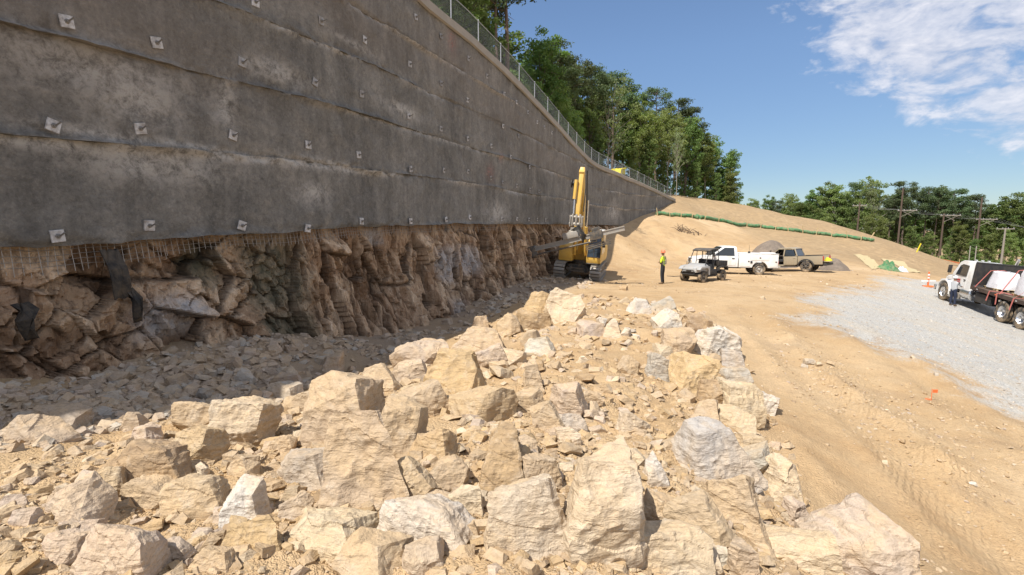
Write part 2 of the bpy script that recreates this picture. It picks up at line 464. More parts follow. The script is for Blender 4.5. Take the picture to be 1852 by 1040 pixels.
L(t, c, b.inputs['Base Color']); b.inputs['Roughness'].default_value = 0.9; b.inputs['Specular IOR Level'].default_value = 0.25
set_bump(t, b, mth(t, 'ADD', mth(t, 'MULTIPLY', nB, 1.4), mth(t, 'MULTIPLY', nC, 0.7)), 0.9, 0.05)

# weathered cut face
m_cut, t, b = new_mat('weathered_rock')
pos = t.nodes.new('ShaderNodeNewGeometry').outputs['Position']
nA = noise_tex(t, pos, 0.9, 5, 0.62, 0.6); nB = noise_tex(t, pos, 4.2, 6, 0.66, 0.5); nC = noise_tex(t, pos, 26.0, 6, 0.7)
vs = noise_tex(t, mapping(t, pos, scale=(4.5, 4.5, 0.8)), 1.0, 6, 0.65, 0.6)
c = ramp(t, nA, [(0.28, (0.17, 0.10, 0.055)), (0.45, (0.32, 0.215, 0.135)), (0.58, (0.43, 0.315, 0.21)), (0.74, (0.51, 0.405, 0.295))])
c = mix(t, ramp(t, vs, [(0.52, 0.0), (0.66, 0.65)]), c, (0.58, 0.47, 0.35))
c = mix(t, ramp(t, vs, [(0.32, 0.75), (0.45, 0.0)]), c, (0.095, 0.062, 0.042))
c = mix(t, ramp(t, nB, [(0.30, 0.7), (0.44, 0.0)]), c, (0.085, 0.06, 0.042))
c = mix(t, ramp(t, nB, [(0.58, 0.0), (0.72, 0.45)]), c, (0.46, 0.38, 0.29))
moss = attr(t, 'moss').outputs['Fac']; pal = attr(t, 'pale').outputs['Fac']; facet = attr(t, 'facet').outputs['Fac']; soil = attr(t, 'soil').outputs['Fac']; crev = attr(t, 'seam').outputs['Fac']
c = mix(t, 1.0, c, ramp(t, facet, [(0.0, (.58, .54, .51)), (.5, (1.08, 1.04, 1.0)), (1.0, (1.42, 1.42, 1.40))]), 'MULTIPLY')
c = mix(t, mth(t, 'MULTIPLY', moss, ramp(t, nB, [(0.35, 1.0), (0.7, 0.55)])), c, mix(t, nB, (0.035, 0.035, 0.022), (0.23, 0.22, 0.15)))
c = mix(t, mth(t, 'MULTIPLY', pal, ramp(t, nB, [(0.35, 0.3), (0.6, 1.0)])), c, mix(t, nC, (0.33, 0.32, 0.32), (0.58, 0.56, 0.54)))
c = mix(t, soil, c, mix(t, nC, (0.36, 0.235, 0.15), (0.46, 0.325, 0.22)))
c = mix(t, mth(t, 'MULTIPLY', crev, 0.8), c, (0.07, 0.05, 0.036))
c = mix(t, ramp(t, nC, [(0.30, 0.4), (0.46, 0.0)]), c, (0.10, 0.07, 0.05))
L(t, c, b.inputs['Base Color']); b.inputs['Roughness'].default_value = 0.92; b.inputs['Specular IOR Level'].default_value = 0.2
set_bump(t, b, mth(t, 'ADD', mth(t, 'MULTIPLY', nB, 1.2), mth(t, 'ADD', mth(t, 'MULTIPLY', nC, 0.4), mth(t, 'MULTIPLY', vs, 0.8))), 0.9, 0.06)

M_white = mat('white_paint', (0.78, 0.78, 0.76), 0.35, 0, 0.04, 3, dust=0.35)
M_ltgrey = mat('light_grey_plastic', (0.36, 0.365, 0.365), 0.45, 0, 0.05, 4, dust=0.4)
M_tan = mat('tan_paint', (0.315, 0.265, 0.185), 0.4, 0, 0.04, 3, dust=0.25)
M_yellow = mat('machine_yellow', (0.72, 0.45, 0.085), 0.45, 0, 0.08, 3, dust=0.4)
M_black = mat('black_plastic', (0.022, 0.022, 0.023), 0.55, 0, 0.2, 6, dust=0.08)
M_dkgrey = mat('dark_steel', (0.085, 0.082, 0.078), 0.6, 0.3, 0.2, 6, dust=0.45)
M_steel = mat('grey_steel', (0.40, 0.38, 0.345), 0.5, 0.3, 0.15, 6, dust=0.4)
M_line = mat('cable_grey', (0.20, 0.20, 0.20), 0.7, 0, .1, 5)
M_arm = mat('weathered_timber', (0.27, 0.24, 0.20), .9, 0, .2, 6)
M_deck = mat('rusty_deck_steel', (0.050, 0.030, 0.024), .75, 0, .3, 4, dust=.15)
M_link = mat('fence_wire', (0.22, 0.225, 0.225), 0.5, 0.3, .1, 5)
M_rust = mat('faded_orange_mesh', (0.42, 0.13, 0.05), 0.8, 0, .2, 5)
M_galv = mat('galvanised_steel', (0.40, 0.41, 0.41), 0.5, 0.25, 0.08, 8)
M_chrome = mat('bright_metal', (0.72, 0.72, 0.72), 0.25, 0.9, 0.06, 6, dust=0.2)
M_plate = mat('bearing_plate_steel', (0.55, 0.54, 0.52), 0.6, 0.1, 0.12, 9, bump=0.2)
_t = M_plate.node_tree; _oi = _t.nodes.new('ShaderNodeObjectInfo')
_co = _t.nodes.new('ShaderNodeTexCoord').outputs['Object']
_off = _t.nodes.new('ShaderNodeVectorMath'); _off.operation = 'ADD'; L(_t, _co, _off.inputs[0]); L(_t, _oi.outputs['Location'], _off.inputs[1])
L(_t, mix(_t, ramp(_t, noise_tex(_t, _off.outputs[0], 9, 6, .7), [(.40, 0), (.62, .7)]), _oi.outputs['Color'], (.17, .14, .115)), _t.nodes['Principled BSDF'].inputs['Base Color'])
M_bolt = mat('anchor_nut_steel', (0.23, 0.22, 0.205), 0.6, 0.4, 0.2, 9)
M_wire = mat('mesh_wire', (0.36, 0.33, 0.29), 0.6, 0.4, 0.1, 9)
M_tyre = mat('tyre_rubber', (0.05, 0.047, 0.043), 0.85, 0, 0.2, 8, bump=0.3, dust=0.9)
M_glass = mat('dark_glass', (0.03, 0.036, 0.04), 0.08, 0, 0.1, 3, spec=0.8)
M_red = mat('red_lens', (0.45, 0.02, 0.02), 0.25, 0, 0.1, 5)
M_lamp = mat('clear_lens', (0.55, 0.56, 0.56), 0.15, 0.2, 0.05, 5)
M_seat = mat('seat_vinyl', (0.03, 0.03, 0.032), 0.6, 0, 0.1, 6)
M_strap = mat('strap_webbing', (0.52, 0.16, 0.13), 0.8, 0, 0.15, 12)
M_wrap = mat('shrink_wrap', (0.70, 0.70, 0.73), 0.22, 0.0, 0.12, 5, bump=0.8, bscale=7, spec=0.8)
M_board = mat('deck_board', (0.085, 0.058, 0.046), 0.8, 0, 0.3, 5, bump=0.4, dust=0.4)
M_green = mat('green_geotextile', (0.055, 0.20, 0.085), 0.85, 0, 0.25, 6, bump=0.5, dust=0.45)
M_orange = mat('safety_orange', (0.75, 0.16, 0.04), 0.6, 0, 0.1, 6)
M_wood = mat('pale_timber', (0.52, 0.40, 0.22), 0.8, 0, 0.2, 8)
M_pole = mat('pole_timber', (0.105, 0.072, 0.052), 0.9, 0, 0.25, 4, bump=0.4)
M_mat = mat('black_drain_mat', (0.024, 0.022, 0.020), 0.7, 0, 0.3, 7, bump=0.9, bscale=34, dust=0.22)
M_sunlit_crest = mat('sunlit_crest_concrete', (0.33, 0.295, 0.245), 0.9, 0, 0.18, 2.5, bump=0.4, bscale=12)  # top edge of the shotcrete, the sun on it painted as a lighter tone
# ------------------------------------------------------------------ wall line in plan
K = 1.12
_wl = [(100, 447, 7.2 * K), (266, 432, 8.4 * K), (432, 424, 9.9 * K), (554, 417, 11.4 * K), (652, 411, 13.3 * K), (740, 407, 15.6 * K), (803, 405, 17.7 * K),
       (940, 405, 27.3), (1000, 405, 32.8), (1040, 406, 38.2), (1080, 407, 45.2), (1130, 408, 53), (1180, 404, 61), (1222, 398, 68)]
_wp = [P(*q) for q in _wl]
_d0 = (_wp[2] - _wp[0]); _d0.normalize()
_wp = [_wp[0] - _d0 * 20, _wp[0] - _d0 * 8, _wp[0] - _d0 * 3] + _wp
_ch = [0.0]
for i in range(1, len(_wp)): _ch.append(_ch[-1] + math.hypot(_wp[i].x - _wp[i - 1].x, _wp[i].y - _wp[i - 1].y))
_ch = np.array(_ch); _wx = np.array([p.x for p in _wp]); _wy = np.array([p.y for p in _wp]); _wz = np.array([p.z for p in _wp])
_wz[0] = _wz[1] = _wz[2] = _wz[3] - 0.05
SEND = float(_ch[-1])
_sf = np.linspace(0, SEND, 2400)
def _smooth(a, k=121):
    p = np.concatenate([2 * a[0] - a[k:0:-1], a, 2 * a[-1] - a[-2:-k - 2:-1]])
    ker = np.hanning(k); ker /= ker.sum()
    return np.convolve(p, ker, 'same')[k:-k]
_fx, _fy, _fz = _smooth(np.interp(_sf, _ch, _wx)), _smooth(np.interp(_sf, _ch, _wy)), _smooth(np.interp(_sf, _ch, _wz))
_tx, _ty = np.gradient(_fx), np.gradient(_fy); _tl = np.hypot(_tx, _ty); _tx /= _tl; _ty /= _tl
def wall_xy(s): return np.interp(s, _sf, _fx), np.interp(s, _sf, _fy)
def wall_n(s): return np.interp(s, _sf, _ty), -np.interp(s, _sf, _tx)          # outward, towards the pit
def wall_bot(s): return np.interp(s, _sf, _fz) + 0.035 * vnoise(np.asarray(s) * 1.1, 3.3, 0, 4) + 0.02 * vnoise(np.asarray(s) * 4.3, 1.3, 0, 5)
def wall_hit(px, py):
    """where the ray through a pixel meets the wall: distance along it and height"""
    d = ray(px, py)
    cr = d.x * _fy - d.y * _fx
    ahead = _fx * d.x + _fy * d.y > 0
    k = [i for i in range(len(cr) - 1) if cr[i] * cr[i + 1] <= 0 and ahead[i] and _fy[i] > 1]
    i = k[0]
    w = cr[i] / (cr[i] - cr[i + 1])
    x, y = _fx[i] + w * (_fx[i + 1] - _fx[i]), _fy[i] + w * (_fy[i + 1] - _fy[i])
    t = (x * d.x + y * d.y) / (d.x ** 2 + d.y ** 2)
    return float(_sf[i] + w * (_sf[i + 1] - _sf[i])), CZ + d.z * t
_top = [(770, 0), (850, 66), (900, 112), (940, 151), (1000, 216), (1030, 250), (1060, 282), (1075, 294), (1090, 302), (1120, 314), (1150, 327), (1185, 343), (1215, 358)]
_tp = [wall_hit(*q) for q in _top]
_ts = np.array([0, 9, _tp[0][0] - 4] + [q[0] for q in _tp] + [SEND]); _tz = np.array([_tp[0][1] + 1.6, _tp[0][1] + 1.1, _tp[0][1] + .25] + [q[1] for q in _tp] + [_tp[-1][1] - .15])
def wall_top(s): return np.interp(s, _ts, _tz)
LIFT = [0.0, 1.62, 3.10, 4.52, 5.85, 7.2, 8.6]
def lift_z(k, s):
    s = np.asarray(s, float)
    if k == 0: return wall_bot(s)
    return np.interp(s, _sf, _fz) + LIFT[k] * K / 1.08 + 0.04 * vnoise(s * 0.35, k * 3.1, 0, 21) + 0.015 * vnoise(s * 2.3, k * 1.7, 0, 22)

# ------------------------------------------------------------------ terrain
def smp(pts): return [tuple(P(*q)) for q in pts]
_ctl = []
def cz(px, py, zrel):
    """control point of the ground: pixel and height below the camera"""
    d = ray(px, py); t = zrel / d.z
    _ctl.append((d.x * t, d.y * t, CZ + zrel))
for q in [(1200, 513, 28), (1280, 508, 29.5), (1370, 497, 34), (1465, 491, 38.5), (1050, 503, 31), (1130, 495, 33.5), (1640, 503, 40), (1695, 541, 29), (1820, 588, 23.3),
          (1852, 660, 16.2), (1550, 560, 22.0), (1550, 522, 29), (1400, 560, 19),
          (1215, 361, 69), (1330, 376, 74), (1480, 405, 80), (1600, 440, 77), (1700, 468, 73), (1852, 514, 63),
          (1130, 430, 44), (1160, 396, 56), (1185, 388, 60), (1250, 393, 61), (1340, 408, 66), (1440, 418, 66), (1570, 436, 66),
          (1250, 440, 51), (1200, 470, 46), (1330, 465, 48), (1450, 452, 55), (1540, 490, 40.5), (1650, 500, 43), (1600, 475, 51), (1720, 500, 52), (1130, 470, 38.5), (1400, 490, 41)]:
    _ctl.append(tuple(P(*q)))
for q in [(1852, 760, -4.15), (1852, 1030, -3.9), (1340, 700, -3.08), (1500, 930, -3.2), (1700, 820, -3.5), (1400, 600, -3.15), (1620, 650, -3.5), (1330, 655, -3.03), (1270, 565, -3.05),
          (1150, 570, -2.72), (1000, 552, -2.75), (1100, 700, -2.28), (850, 700, -2.35), (1000, 620, -2.5), (1200, 620, -2.62), (700, 720, -2.28), (600, 800, -2.02),
          (1100, 850, -2.05), (1290, 850, -2.55), (1400, 830, -3.05), (1480, 950, -3.1), (1640, 1035, -3.15), (950, 990, -1.85), (700, 990, -1.82), (1250, 1010, -2.1), (300, 810, -2.2), (300, 960, -1.85),
          (50, 950, -1.78), (50, 800, -2.15), (450, 730, -2.72), (340, 745, -2.5), (600, 665, -2.95), (750, 622, -3.0), (900, 558, -3.0)]:
    cz(*q)
for q in [(480, 612, 11.0), (100, 690, 7.6), (200, 690, 8.1), (300, 655, 9.0), (700, 603, 15.6), (850, 547, 21.2), (950, 508, 27.2), (1000, 495, 31.5), (0, 715, 6.5), (0, 800, 5.2), (-150, 760, 5.4)]:
    _ctl.append(tuple(P(*q)))
_ctl += [(-3, 0.5, 1.15), (0, 0.5, 1.15), (3, 0.5, 1.0), (8, 1, -0.25), (14, 2, -0.9), (0, -8, 0.7), (-8, -4, 0.8), (10, -10, -0.3), (22, 5, -1.1), (30, 14, -1.5), (30, 24, -1.6), (40, 34, -2.4), (60, 40, -4.2), (45, 10, -1.9),
         (40, 98, -2.4), (60, 95, -3.4), (85, 95, -4.9), (95, 100, -5.6), (75, 70, -4.6), (120, 100, -7.5), (140, 60, -7), (180, 200, -8), (60, 200, -4), (33, 88, 6.0), (40, 130, 5.0), (10, 120, 7.2), (0, 200, 6), (100, -40, -3), (0, -60, 0.5), (-60, -60, 1.5)]
_C = np.array(_ctl)
def _tps_fit(C, lam=0.02):
    n = len(C); sc = 20.0
    X = C[:, :2] / sc
    d = np.hypot(X[:, None, 0] - X[None, :, 0], X[:, None, 1] - X[None, :, 1])
    Kk = np.where(d > 0, d ** 2 * np.log(d + 1e-12), 0) + np.eye(n) * lam * 0.01
    Pm = np.column_stack([np.ones(n), X])
    A = np.block([[Kk, Pm], [Pm.T, np.zeros((3, 3))]])
    w = np.linalg.solve(A, np.concatenate([C[:, 2], np.zeros(3)]))
    return X, w, sc
_TX, _TW, _TSC = _tps_fit(_C)
def H0(x, y):
    x = np.asarray(x, float); y = np.asarray(y, float); sh = x.shape
    q = np.column_stack([np.clip(x.ravel(), -90, 200), np.clip(y.ravel(), -70, 230)]) / _TSC
    out = np.empty(len(q))
    for i in range(0, len(q), 20000):
        c = q[i:i + 20000]
        d2 = (c[:, None, 0] - _TX[None, :, 0]) ** 2 + (c[:, None, 1] - _TX[None, :, 1]) ** 2
        u = 0.5 * d2 * np.log(d2 + 1e-18)
        out[i:i + 20000] = u @ _TW[:-3] + _TW[-3] + c @ _TW[-2:]
    return out.reshape(sh)
# outline of the heap of boulders on the ground
def gpt(px, py, zrel):
    d = ray(px, py); t = zrel / d.z
    return (d.x * t, d.y * t)
HEAP = np.array([gpt(*q) for q in [(930, 548, -2.95), (1010, 530, -2.9), (1150, 540, -2.95), (1275, 562, -3.05), (1335, 640, -3.05), (1395, 750, -3.05), (1450, 870, -3.1), (1640, 1035, -3.15)]] +
                [(4.5, 1.0), (-6, 0.5)] + [gpt(*q) for q in [(-60, 900, -1.9), (150, 800, -2.2), (330, 745, -2.45), (520, 705, -2.7), (690, 655, -2.9), (850, 595, -3.0)]])
def poly_sd(poly, x, y):
    """signed distance to a polygon, positive inside"""
    x = np.asarray(x, float); y = np.asarray(y, float)
    d = np.full(x.shape, 1e9); ins = np.zeros(x.shape, bool)
    n = len(poly)
    for i in range(n):
        ax, ay = poly[i]; bx, by = poly[(i + 1) % n]
        ex, ey = bx - ax, by - ay
        h = np.clip(((x - ax) * ex + (y - ay) * ey) / (ex * ex + ey * ey), 0, 1)
        d = np.minimum(d, np.hypot(x - ax - ex * h, y - ay - ey * h))
        c = ((ay > y) != (by > y)) & (x < ex * (y - ay) / (ey if ey else 1e-9) + ax)
        ins ^= c
    return np.where(ins, d, -d)
GRAVEL = np.array([gpt(*q) for q in [(1460, 556, -3.1), (1520, 532, -3.2), (1575, 507, -3.4), (1655, 502, -3.9)]] + [(40, 42), (46, 30), (46, 0), (24, -8)] +
                  [gpt(*q) for q in [(1852, 752, -4.15), (1800, 720, -4.1), (1720, 665, -3.9), (1620, 632, -3.5), (1535, 598, -3.35), (1475, 580, -3.15)]])
def H(x, y, fine=True):
    x = np.asarray(x, float); y = np.asarray(y, float)
    z = H0(x, y)
    inh = sstep(-0.25, 0.5, poly_sd(HEAP, x, y))
    z = z + 0.05 * fbm(x * 0.5, y * 0.5, 0, 3, 31) + inh * 0.16 * fbm(x * 1.3, y * 1.3, 0, 4, 33)
    gr = sstep(-1.5, 1.0, poly_sd(GRAVEL, x, y))
    if fine:
        z = z + (0.030 + 0.05 * inh) * fbm(x * 3.1, y * 3.1, 0, 5, 35) * (1 - 0.6 * gr)
        # wheel ruts curving along the haul way beside the heap
        for off, w in ((0.0, 0.30), (2.1, 0.30), (3.6, 0.4), (5.4, 0.35)):
            c = (x - (2.6 + off + 0.16 * y + 0.012 * (y - 9) ** 2))
            z = z - 0.055 * np.exp(-(c / w) ** 2) * sstep(2, 5, y) * (1 - sstep(15, 22, y)) + 0.055 * (1 + .8 * vnoise(x * 2, y * 2, 0, 37)) * np.exp(-((np.abs(c) - w * 1.9) / (w * .7)) ** 2) * sstep(2, 5, y) * (1 - sstep(15, 22, y))
        # the hillside is washed by small gullies
        hill = sstep(40, 48, y) * (1 - sstep(85, 95, y))
        z = z + hill * (0.35 * fbm(x * 0.22, y * 0.10, 0, 4, 41) + 0.10 * fbm(x * 0.9, y * 0.3, 0, 3, 43))
    return z
def Hs(x, y): return float(H(np.array([x]), np.array([y]))[0])
def ground_at(px, py, y0=1.5, y1=120):
    """first point of the ground along the ray through a pixel"""
    d = ray(px, py)
    ys = np.exp(np.linspace(math.log(y0), math.log(y1), 900)); t = ys / d.y
    g = CZ + d.z * t - H(d.x * t, ys)
    k = np.nonzero(g <= 0)[0]
    if len(k) == 0: return P(px, py, y1)
    i = max(1, k[0]); w = g[i - 1] / (g[i - 1] - g[i] + 1e-9)
    return P(px, py, ys[i - 1] + w * (ys[i] - ys[i - 1]))

def geo_axis(lo, hi, step, gl, gr, L, R):
    a = list(np.arange(lo, hi + 1e-6, step))
    s = step
    while a[-1] < R: s *= gr; a.append(a[-1] + s)
    s = step; b = []
    c = lo
    while c > L: s *= gl; c -= s; b.append(c)
    return np.array(b[::-1] + a)
gx = geo_axis(-8.0, 8.5, 0.055, 1.06, 1.024, -160, 1500)
gy = geo_axis(1.2, 9.0, 0.05, 1.25, 1.021, -160, 1800)
GX, GY = np.meshgrid(gx, gy, indexing='ij')
GZ = H(GX, GY)
far = sstep(200, 260, np.hypot(GX, GY))
GZ = GZ * (1 - far) + (-6.0) * far
inh = poly_sd(HEAP, GX, GY); ing = poly_sd(GRAVEL, GX, GY)
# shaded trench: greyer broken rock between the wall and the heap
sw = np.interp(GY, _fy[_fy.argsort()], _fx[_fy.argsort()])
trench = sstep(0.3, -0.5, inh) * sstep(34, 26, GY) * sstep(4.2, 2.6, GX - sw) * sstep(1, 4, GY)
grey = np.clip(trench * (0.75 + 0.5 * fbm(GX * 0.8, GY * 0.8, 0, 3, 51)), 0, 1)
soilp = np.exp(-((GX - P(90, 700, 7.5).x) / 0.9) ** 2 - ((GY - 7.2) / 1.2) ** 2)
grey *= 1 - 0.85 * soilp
tread = np.zeros_like(GX)
for off, w in ((0.4, 0.8), (3.4, 0.9), (6.2, 0.8)):
    c = (GX - (2.8 + off + 0.42 * GY - 0.004 * GY ** 2))
    tread = np.maximum(tread, sstep(w, w * 0.6, np.abs(c)))
tread *= sstep(-0.1, -0.7, inh) * sstep(16, 9, GY) * sstep(0.5, -1.0, ing) * (0.5 + 0.9 * np.clip(fbm(GX * 0.6, GY * 0.6, 0, 3, 61) + 0.2, 0, 1))
_sk = [ground_at(*q, 30, 110) for q in ((1187, 389), (1300, 401), (1400, 415), (1500, 427), (1580, 437), (1700, 466))]
ysock = np.interp(GX, [p.x for p in _sk], [p.y for p in _sk])
straw = np.clip(sstep(-1.0, 1.5, GY - ysock) * (GX > 12) * .9 + sstep(43, 52, GY) * sstep(0.25, 0.8, np.clip((GX - 20) / 18, 0, 1) + 0.35 * fbm(GX * 0.12, GY * 0.12, 0, 3, 71)) * (GX > 5), 0, 1)
gv = np.clip(0.5 + ing * 0.15 + 0.42 * fbm(GX * 0.35, GY * 0.35, 0, 4, 73), 0, 1) * sstep(-3.8, -0.6, ing)
gv = np.maximum(gv, sstep(-0.4, 1.4, ing) * np.clip(0.75 + 0.6 * fbm(GX * 0.4, GY * 0.4, 0, 3, 77), 0, 1))
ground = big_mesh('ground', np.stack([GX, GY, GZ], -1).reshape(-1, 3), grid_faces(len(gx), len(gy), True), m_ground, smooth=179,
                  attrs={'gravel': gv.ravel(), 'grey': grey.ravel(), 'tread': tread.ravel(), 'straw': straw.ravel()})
tag(ground, 'tan graded earth of the work site with tyre tracks and pale gravel', kind='structure')

# ------------------------------------------------------------------ the ground above the wall
su = np.concatenate([np.linspace(0, 60, 61), np.linspace(61.5, SEND, 30)])
vb = np.array([0.28, 0.6, 1.2, 2.5, 5, 9, 15, 25, 40, 70, 120])
ux, uy = wall_xy(su); nx, ny = wall_n(su); uz = wall_top(su) - 0.06
UX = ux[:, None] - nx[:, None] * vb; UY = uy[:, None] - ny[:, None] * vb
UZ = uz[:, None] + 0.045 * vb + 0.2 * fbm(UX * 0.3, UY * 0.3, 0, 3, 81) * np.minimum(1, vb / 5)
m_forest, t, b = new_mat('forest_floor')
posn = t.nodes.new('ShaderNodeNewGeometry').outputs['Position']
L(t, ramp(t, noise_tex(t, posn, 0.8, 6, 0.65), [(0.35, (0.06, 0.05, 0.03)), (0.5, (0.16, 0.11, 0.06)), (0.62, (0.05, 0.075, 0.025))]), b.inputs['Base Color'])
b.inputs['Roughness'].default_value = 1.0
upper = big_mesh('upper_terrain', np.stack([UX, UY, UZ], -1).reshape(-1, 3), grid_faces(len(su), len(vb)), m_forest, smooth=179)
tag(upper, 'wooded ground above the retaining wall', kind='structure')

# ------------------------------------------------------------------ retaining wall
wx0, wy0 = wall_xy(20.0)
wall = empty('retaining_wall', (0, 0, 0))
tag(wall, 'tall grey shotcrete soil nail wall curving along the cut', 'retaining wall')
sw_ = np.concatenate([np.arange(0, 16, 0.25), np.arange(16, 46, 0.075), np.arange(46, 70, 0.2), np.arange(70, SEND + 0.01, 0.4)])
def noise_marks(s, z, spots):
    r = np.zeros_like(z)
    for (px, py, w, h) in spots:
        q = wall_hit(px, py); r = np.maximum(r, np.exp(-((s - q[0]) / w) ** 2 - ((z - q[1]) / h) ** 2))
    return r
PALE = [(170, 120, 1.6, .45), (240, 170, 0.9, .5), (410, 190, .25, .6), (190, 243, 1.3, .10), (330, 262, 1.4, .07), (600, 295, 1.5, .08), (570, 350, .6, .25), (900, 385, 1.3, .5), (1110, 385, 2.0, .8), (500, 130, .9, .25), (280, 300, 1.4, .3), (730, 200, 1.2, .2), (640, 80, .9, .10)]
WARMS = [(840, 120, 6.5, 1.2), (930, 210, 8, 1.2), (120, 10, 3, 1.4), (1000, 290, 8, 1.0), (650, 30, 4, 1.0)]
REDS = [(818, 74, .35, .45), (887, 312, .4, .35), (905, 285, .2, .2)]
SQ = [wall_hit(*q)[0] for q in ((60, 240), (430, 262), (620, 300), (640, 190))]
SURF = []
for k in range(6):
    lo = lift_z(k, sw_); hi = np.minimum(lift_z(k + 1, sw_) if k < 5 else wall_top(sw_) + 9, wall_top(sw_))
    use = hi - lo > 0.05
    if not use.any(): continue
    i0 = np.nonzero(use)[0]; idx = np.arange(i0[0], i0[-1] + 1)
    s = sw_[idx]; lo = lo[idx]; hi = np.maximum(hi[idx], lo + 0.02)
    vv = np.array([0, .015, .035, .06, .1, .15, .21, .27, .33, .39, .45, .51, .57, .63, .69, .75, .81, .86, .90, .935, .96, .98, 1.0])
    SS = np.repeat(s[:, None], len(vv), 1); ZZ = lo[:, None] + (hi - lo)[:, None] * vv
    lip = 0.055 * np.exp(-((1 - vv) / .05) ** 2)
    lip2 = 0.075 * np.exp(-(vv / .035) ** 2) * np.clip(vnoise(s * 0.4, k * 9.0, 0, 96) * 1.8, -.6, 1.0)[:, None]
    lipw = np.clip(0.35 + 1.7 * vnoise(s * 0.5, k * 5.0, 0, 91), -1.2, 1.6)[:, None]
    if k == 0:                           # pale ledge near the left end where the lower lift stands proud
        lipw = lipw + (sstep(SQ[0] - 3, SQ[0], s) * sstep(SQ[2] + 2, SQ[1], s) * (1.1 + .8 * vnoise(s * 1.7, 2, 0, 87)))[:, None]
    if k == 2:                           # torn overhang above the second joint
        lip2 = lip2 + 0.065 * np.exp(-(vv / .03) ** 2) * (sstep(SQ[0] - 4, SQ[0], s) * sstep(SQ[3] + 3, SQ[3], s) * np.clip(.8 + .9 * vnoise(s * 1.2, 4, 0, 86), 0, 1.6))[:, None]
    off = lip * lipw + lip2 + 0.05 * fbm(SS * 0.5, ZZ * 0.5, k * 2.0, 3, 92) + 0.045 * fbm(SS * 2.3, ZZ * 2.3, k * 1.0, 5, 93) + 0.03 * np.abs(fbm(SS * 1.1, ZZ * 1.6, k * 4.0, 4, 99))
    # ragged broken ledge on the joints near the left end
    rag = np.exp(-((vv - 0.03) / .07) ** 2)[None, :] + np.exp(-((1 - vv) / .05) ** 2)[None, :]
    off = off + rag * (0.07 * np.clip(fbm(SS * 3.0, ZZ * 5.0, k * 3.0, 4, 94), -1, 1) + 0.06 * fbm(SS * 8.0, ZZ * 9.0, k * 3.0, 2, 85)) * sstep(40, 26, SS)
    SURF.append(np.stack([SS, ZZ, off], -1).reshape(-1, 3))
    X0, Y0 = wall_xy(SS); NX, NY = wall_n(SS)
    front = np.stack([X0 + NX * off, Y0 + NY * off, ZZ], -1)
    und = [];
    for back, dz in ((-0.10, 0.0), (-0.34, 0.03)):
        und.append(np.stack([X0[:, 0] + NX[:, 0] * back, Y0[:, 0] + NY[:, 0] * back, lo + dz + 0.015 * vnoise(s * 6, 0, 0, 95)], -1))
    crest = []
    for back in (-0.10, -0.34):
        crest.append(np.stack([X0[:, 0] + NX[:, 0] * back, Y0[:, 0] + NY[:, 0] * back, hi - 0.012 - 0.03 * np.clip(vnoise(s * .8, k * 2.0, 0, 89), 0, 1)], -1))
    V = np.concatenate([und[1][:, None], und[0][:, None], front, crest[0][:, None], crest[1][:, None]], 1)
    nv = V.shape[1]
    Sx = np.concatenate([SS[:, :1]] * 2 + [SS] + [SS[:, :1]] * 2, 1); Zx = V[..., 2]
    ledge = np.concatenate([np.zeros((len(s), 2)), np.repeat((1.0 * np.exp(-((1 - vv) / .07) ** 2))[None], len(s), 0), np.zeros((len(s), 2))], 1) * np.clip(0.6 + vnoise(s * .35, k * 7.0, 0, 97), 0, 1)[:, None]
    if k == 0: ledge = np.clip(ledge * 1.0 + ledge * 2.0 * (sstep(SQ[0] - 3, SQ[0], s) * sstep(SQ[2] + 4, SQ[2], s))[:, None], 0, 1)
    o = big_mesh('shotcrete_lift', V.reshape(-1, 3), grid_faces(len(s), nv), m_shot, wall, smooth=45,
                 attrs={'pale': np.clip(noise_marks(Sx, Zx, PALE) + ledge, 0, 1).ravel(), 'warm': (0.28 * noise_marks(Sx, Zx, WARMS)).ravel(), 'redmark': noise_marks(Sx, Zx, REDS).ravel()})
# cap along the crest: shotcrete edge with its sunlit paleness put into the colour
sc_ = np.concatenate([np.arange(0, 60, 0.5), np.arange(60, SEND, 1.0)])
cx, cy = wall_xy(sc_); cnx, cny = wall_n(sc_); ct = wall_top(sc_) + 0.02 * vnoise(sc_ * .8, 0, 0, 98)
prof = [(0.05, -0.34), (0.13, -0.30), (0.12, 0.0), (0.02, 0.07), (-0.32, 0.09), (-0.36, -0.02)]
V = np.stack([np.stack([cx + cnx * a, cy + cny * a, ct + h], -1) for a, h in prof], 1)
big_mesh('wall_cap', V.reshape(-1, 3), grid_faces(len(sc_), len(prof)), M_sunlit_crest, wall, smooth=50)

# bearing plates, each with its nut and bar end
PLATES = [(100, 427), (266, 408), (432, 408), (554, 413), (652, 400), (740, 400), (803, 397), (849, 393), (907, 396), (934, 396), (956, 397), (972, 397), (986, 398),
          (91, 228), (250, 233), (420, 245), (557, 262), (648, 280), (738, 306), (802, 308), (846, 310), (887, 322), (908, 330), (934, 336), (957, 343), (973, 346),
          (116, 40), (280, 78), (437, 113), (569, 149), (652, 170), (738, 210), (797, 233), (845, 251), (887, 264), (920, 284), (955, 302),
          (460, 4), (580, 38), (659, 72), (741, 116), (797, 151), (845, 181), (909, 228), (937, 246),
          (750, 31), (798, 65), (846, 106), (880, 138), (909, 170), (932, 185), (953, 203), (971, 221), (984, 230), (998, 240)]
pl = MB()
pl.add([(-.098, 0, -.098), (.098, 0, -.098), (.098, 0, .098), (-.098, 0, .098), (-.092, -.016, -.092), (.092, -.016, -.092), (.092, -.016, .092), (-.092, -.016, .092)],
       [(0, 1, 2, 3), (7, 6, 5, 4), (0, 4, 5, 1), (1, 5, 6, 2), (2, 6, 7, 3), (3, 7, 4, 0)])
p0 = pl.build('anchor_plate', M_plate, wall)
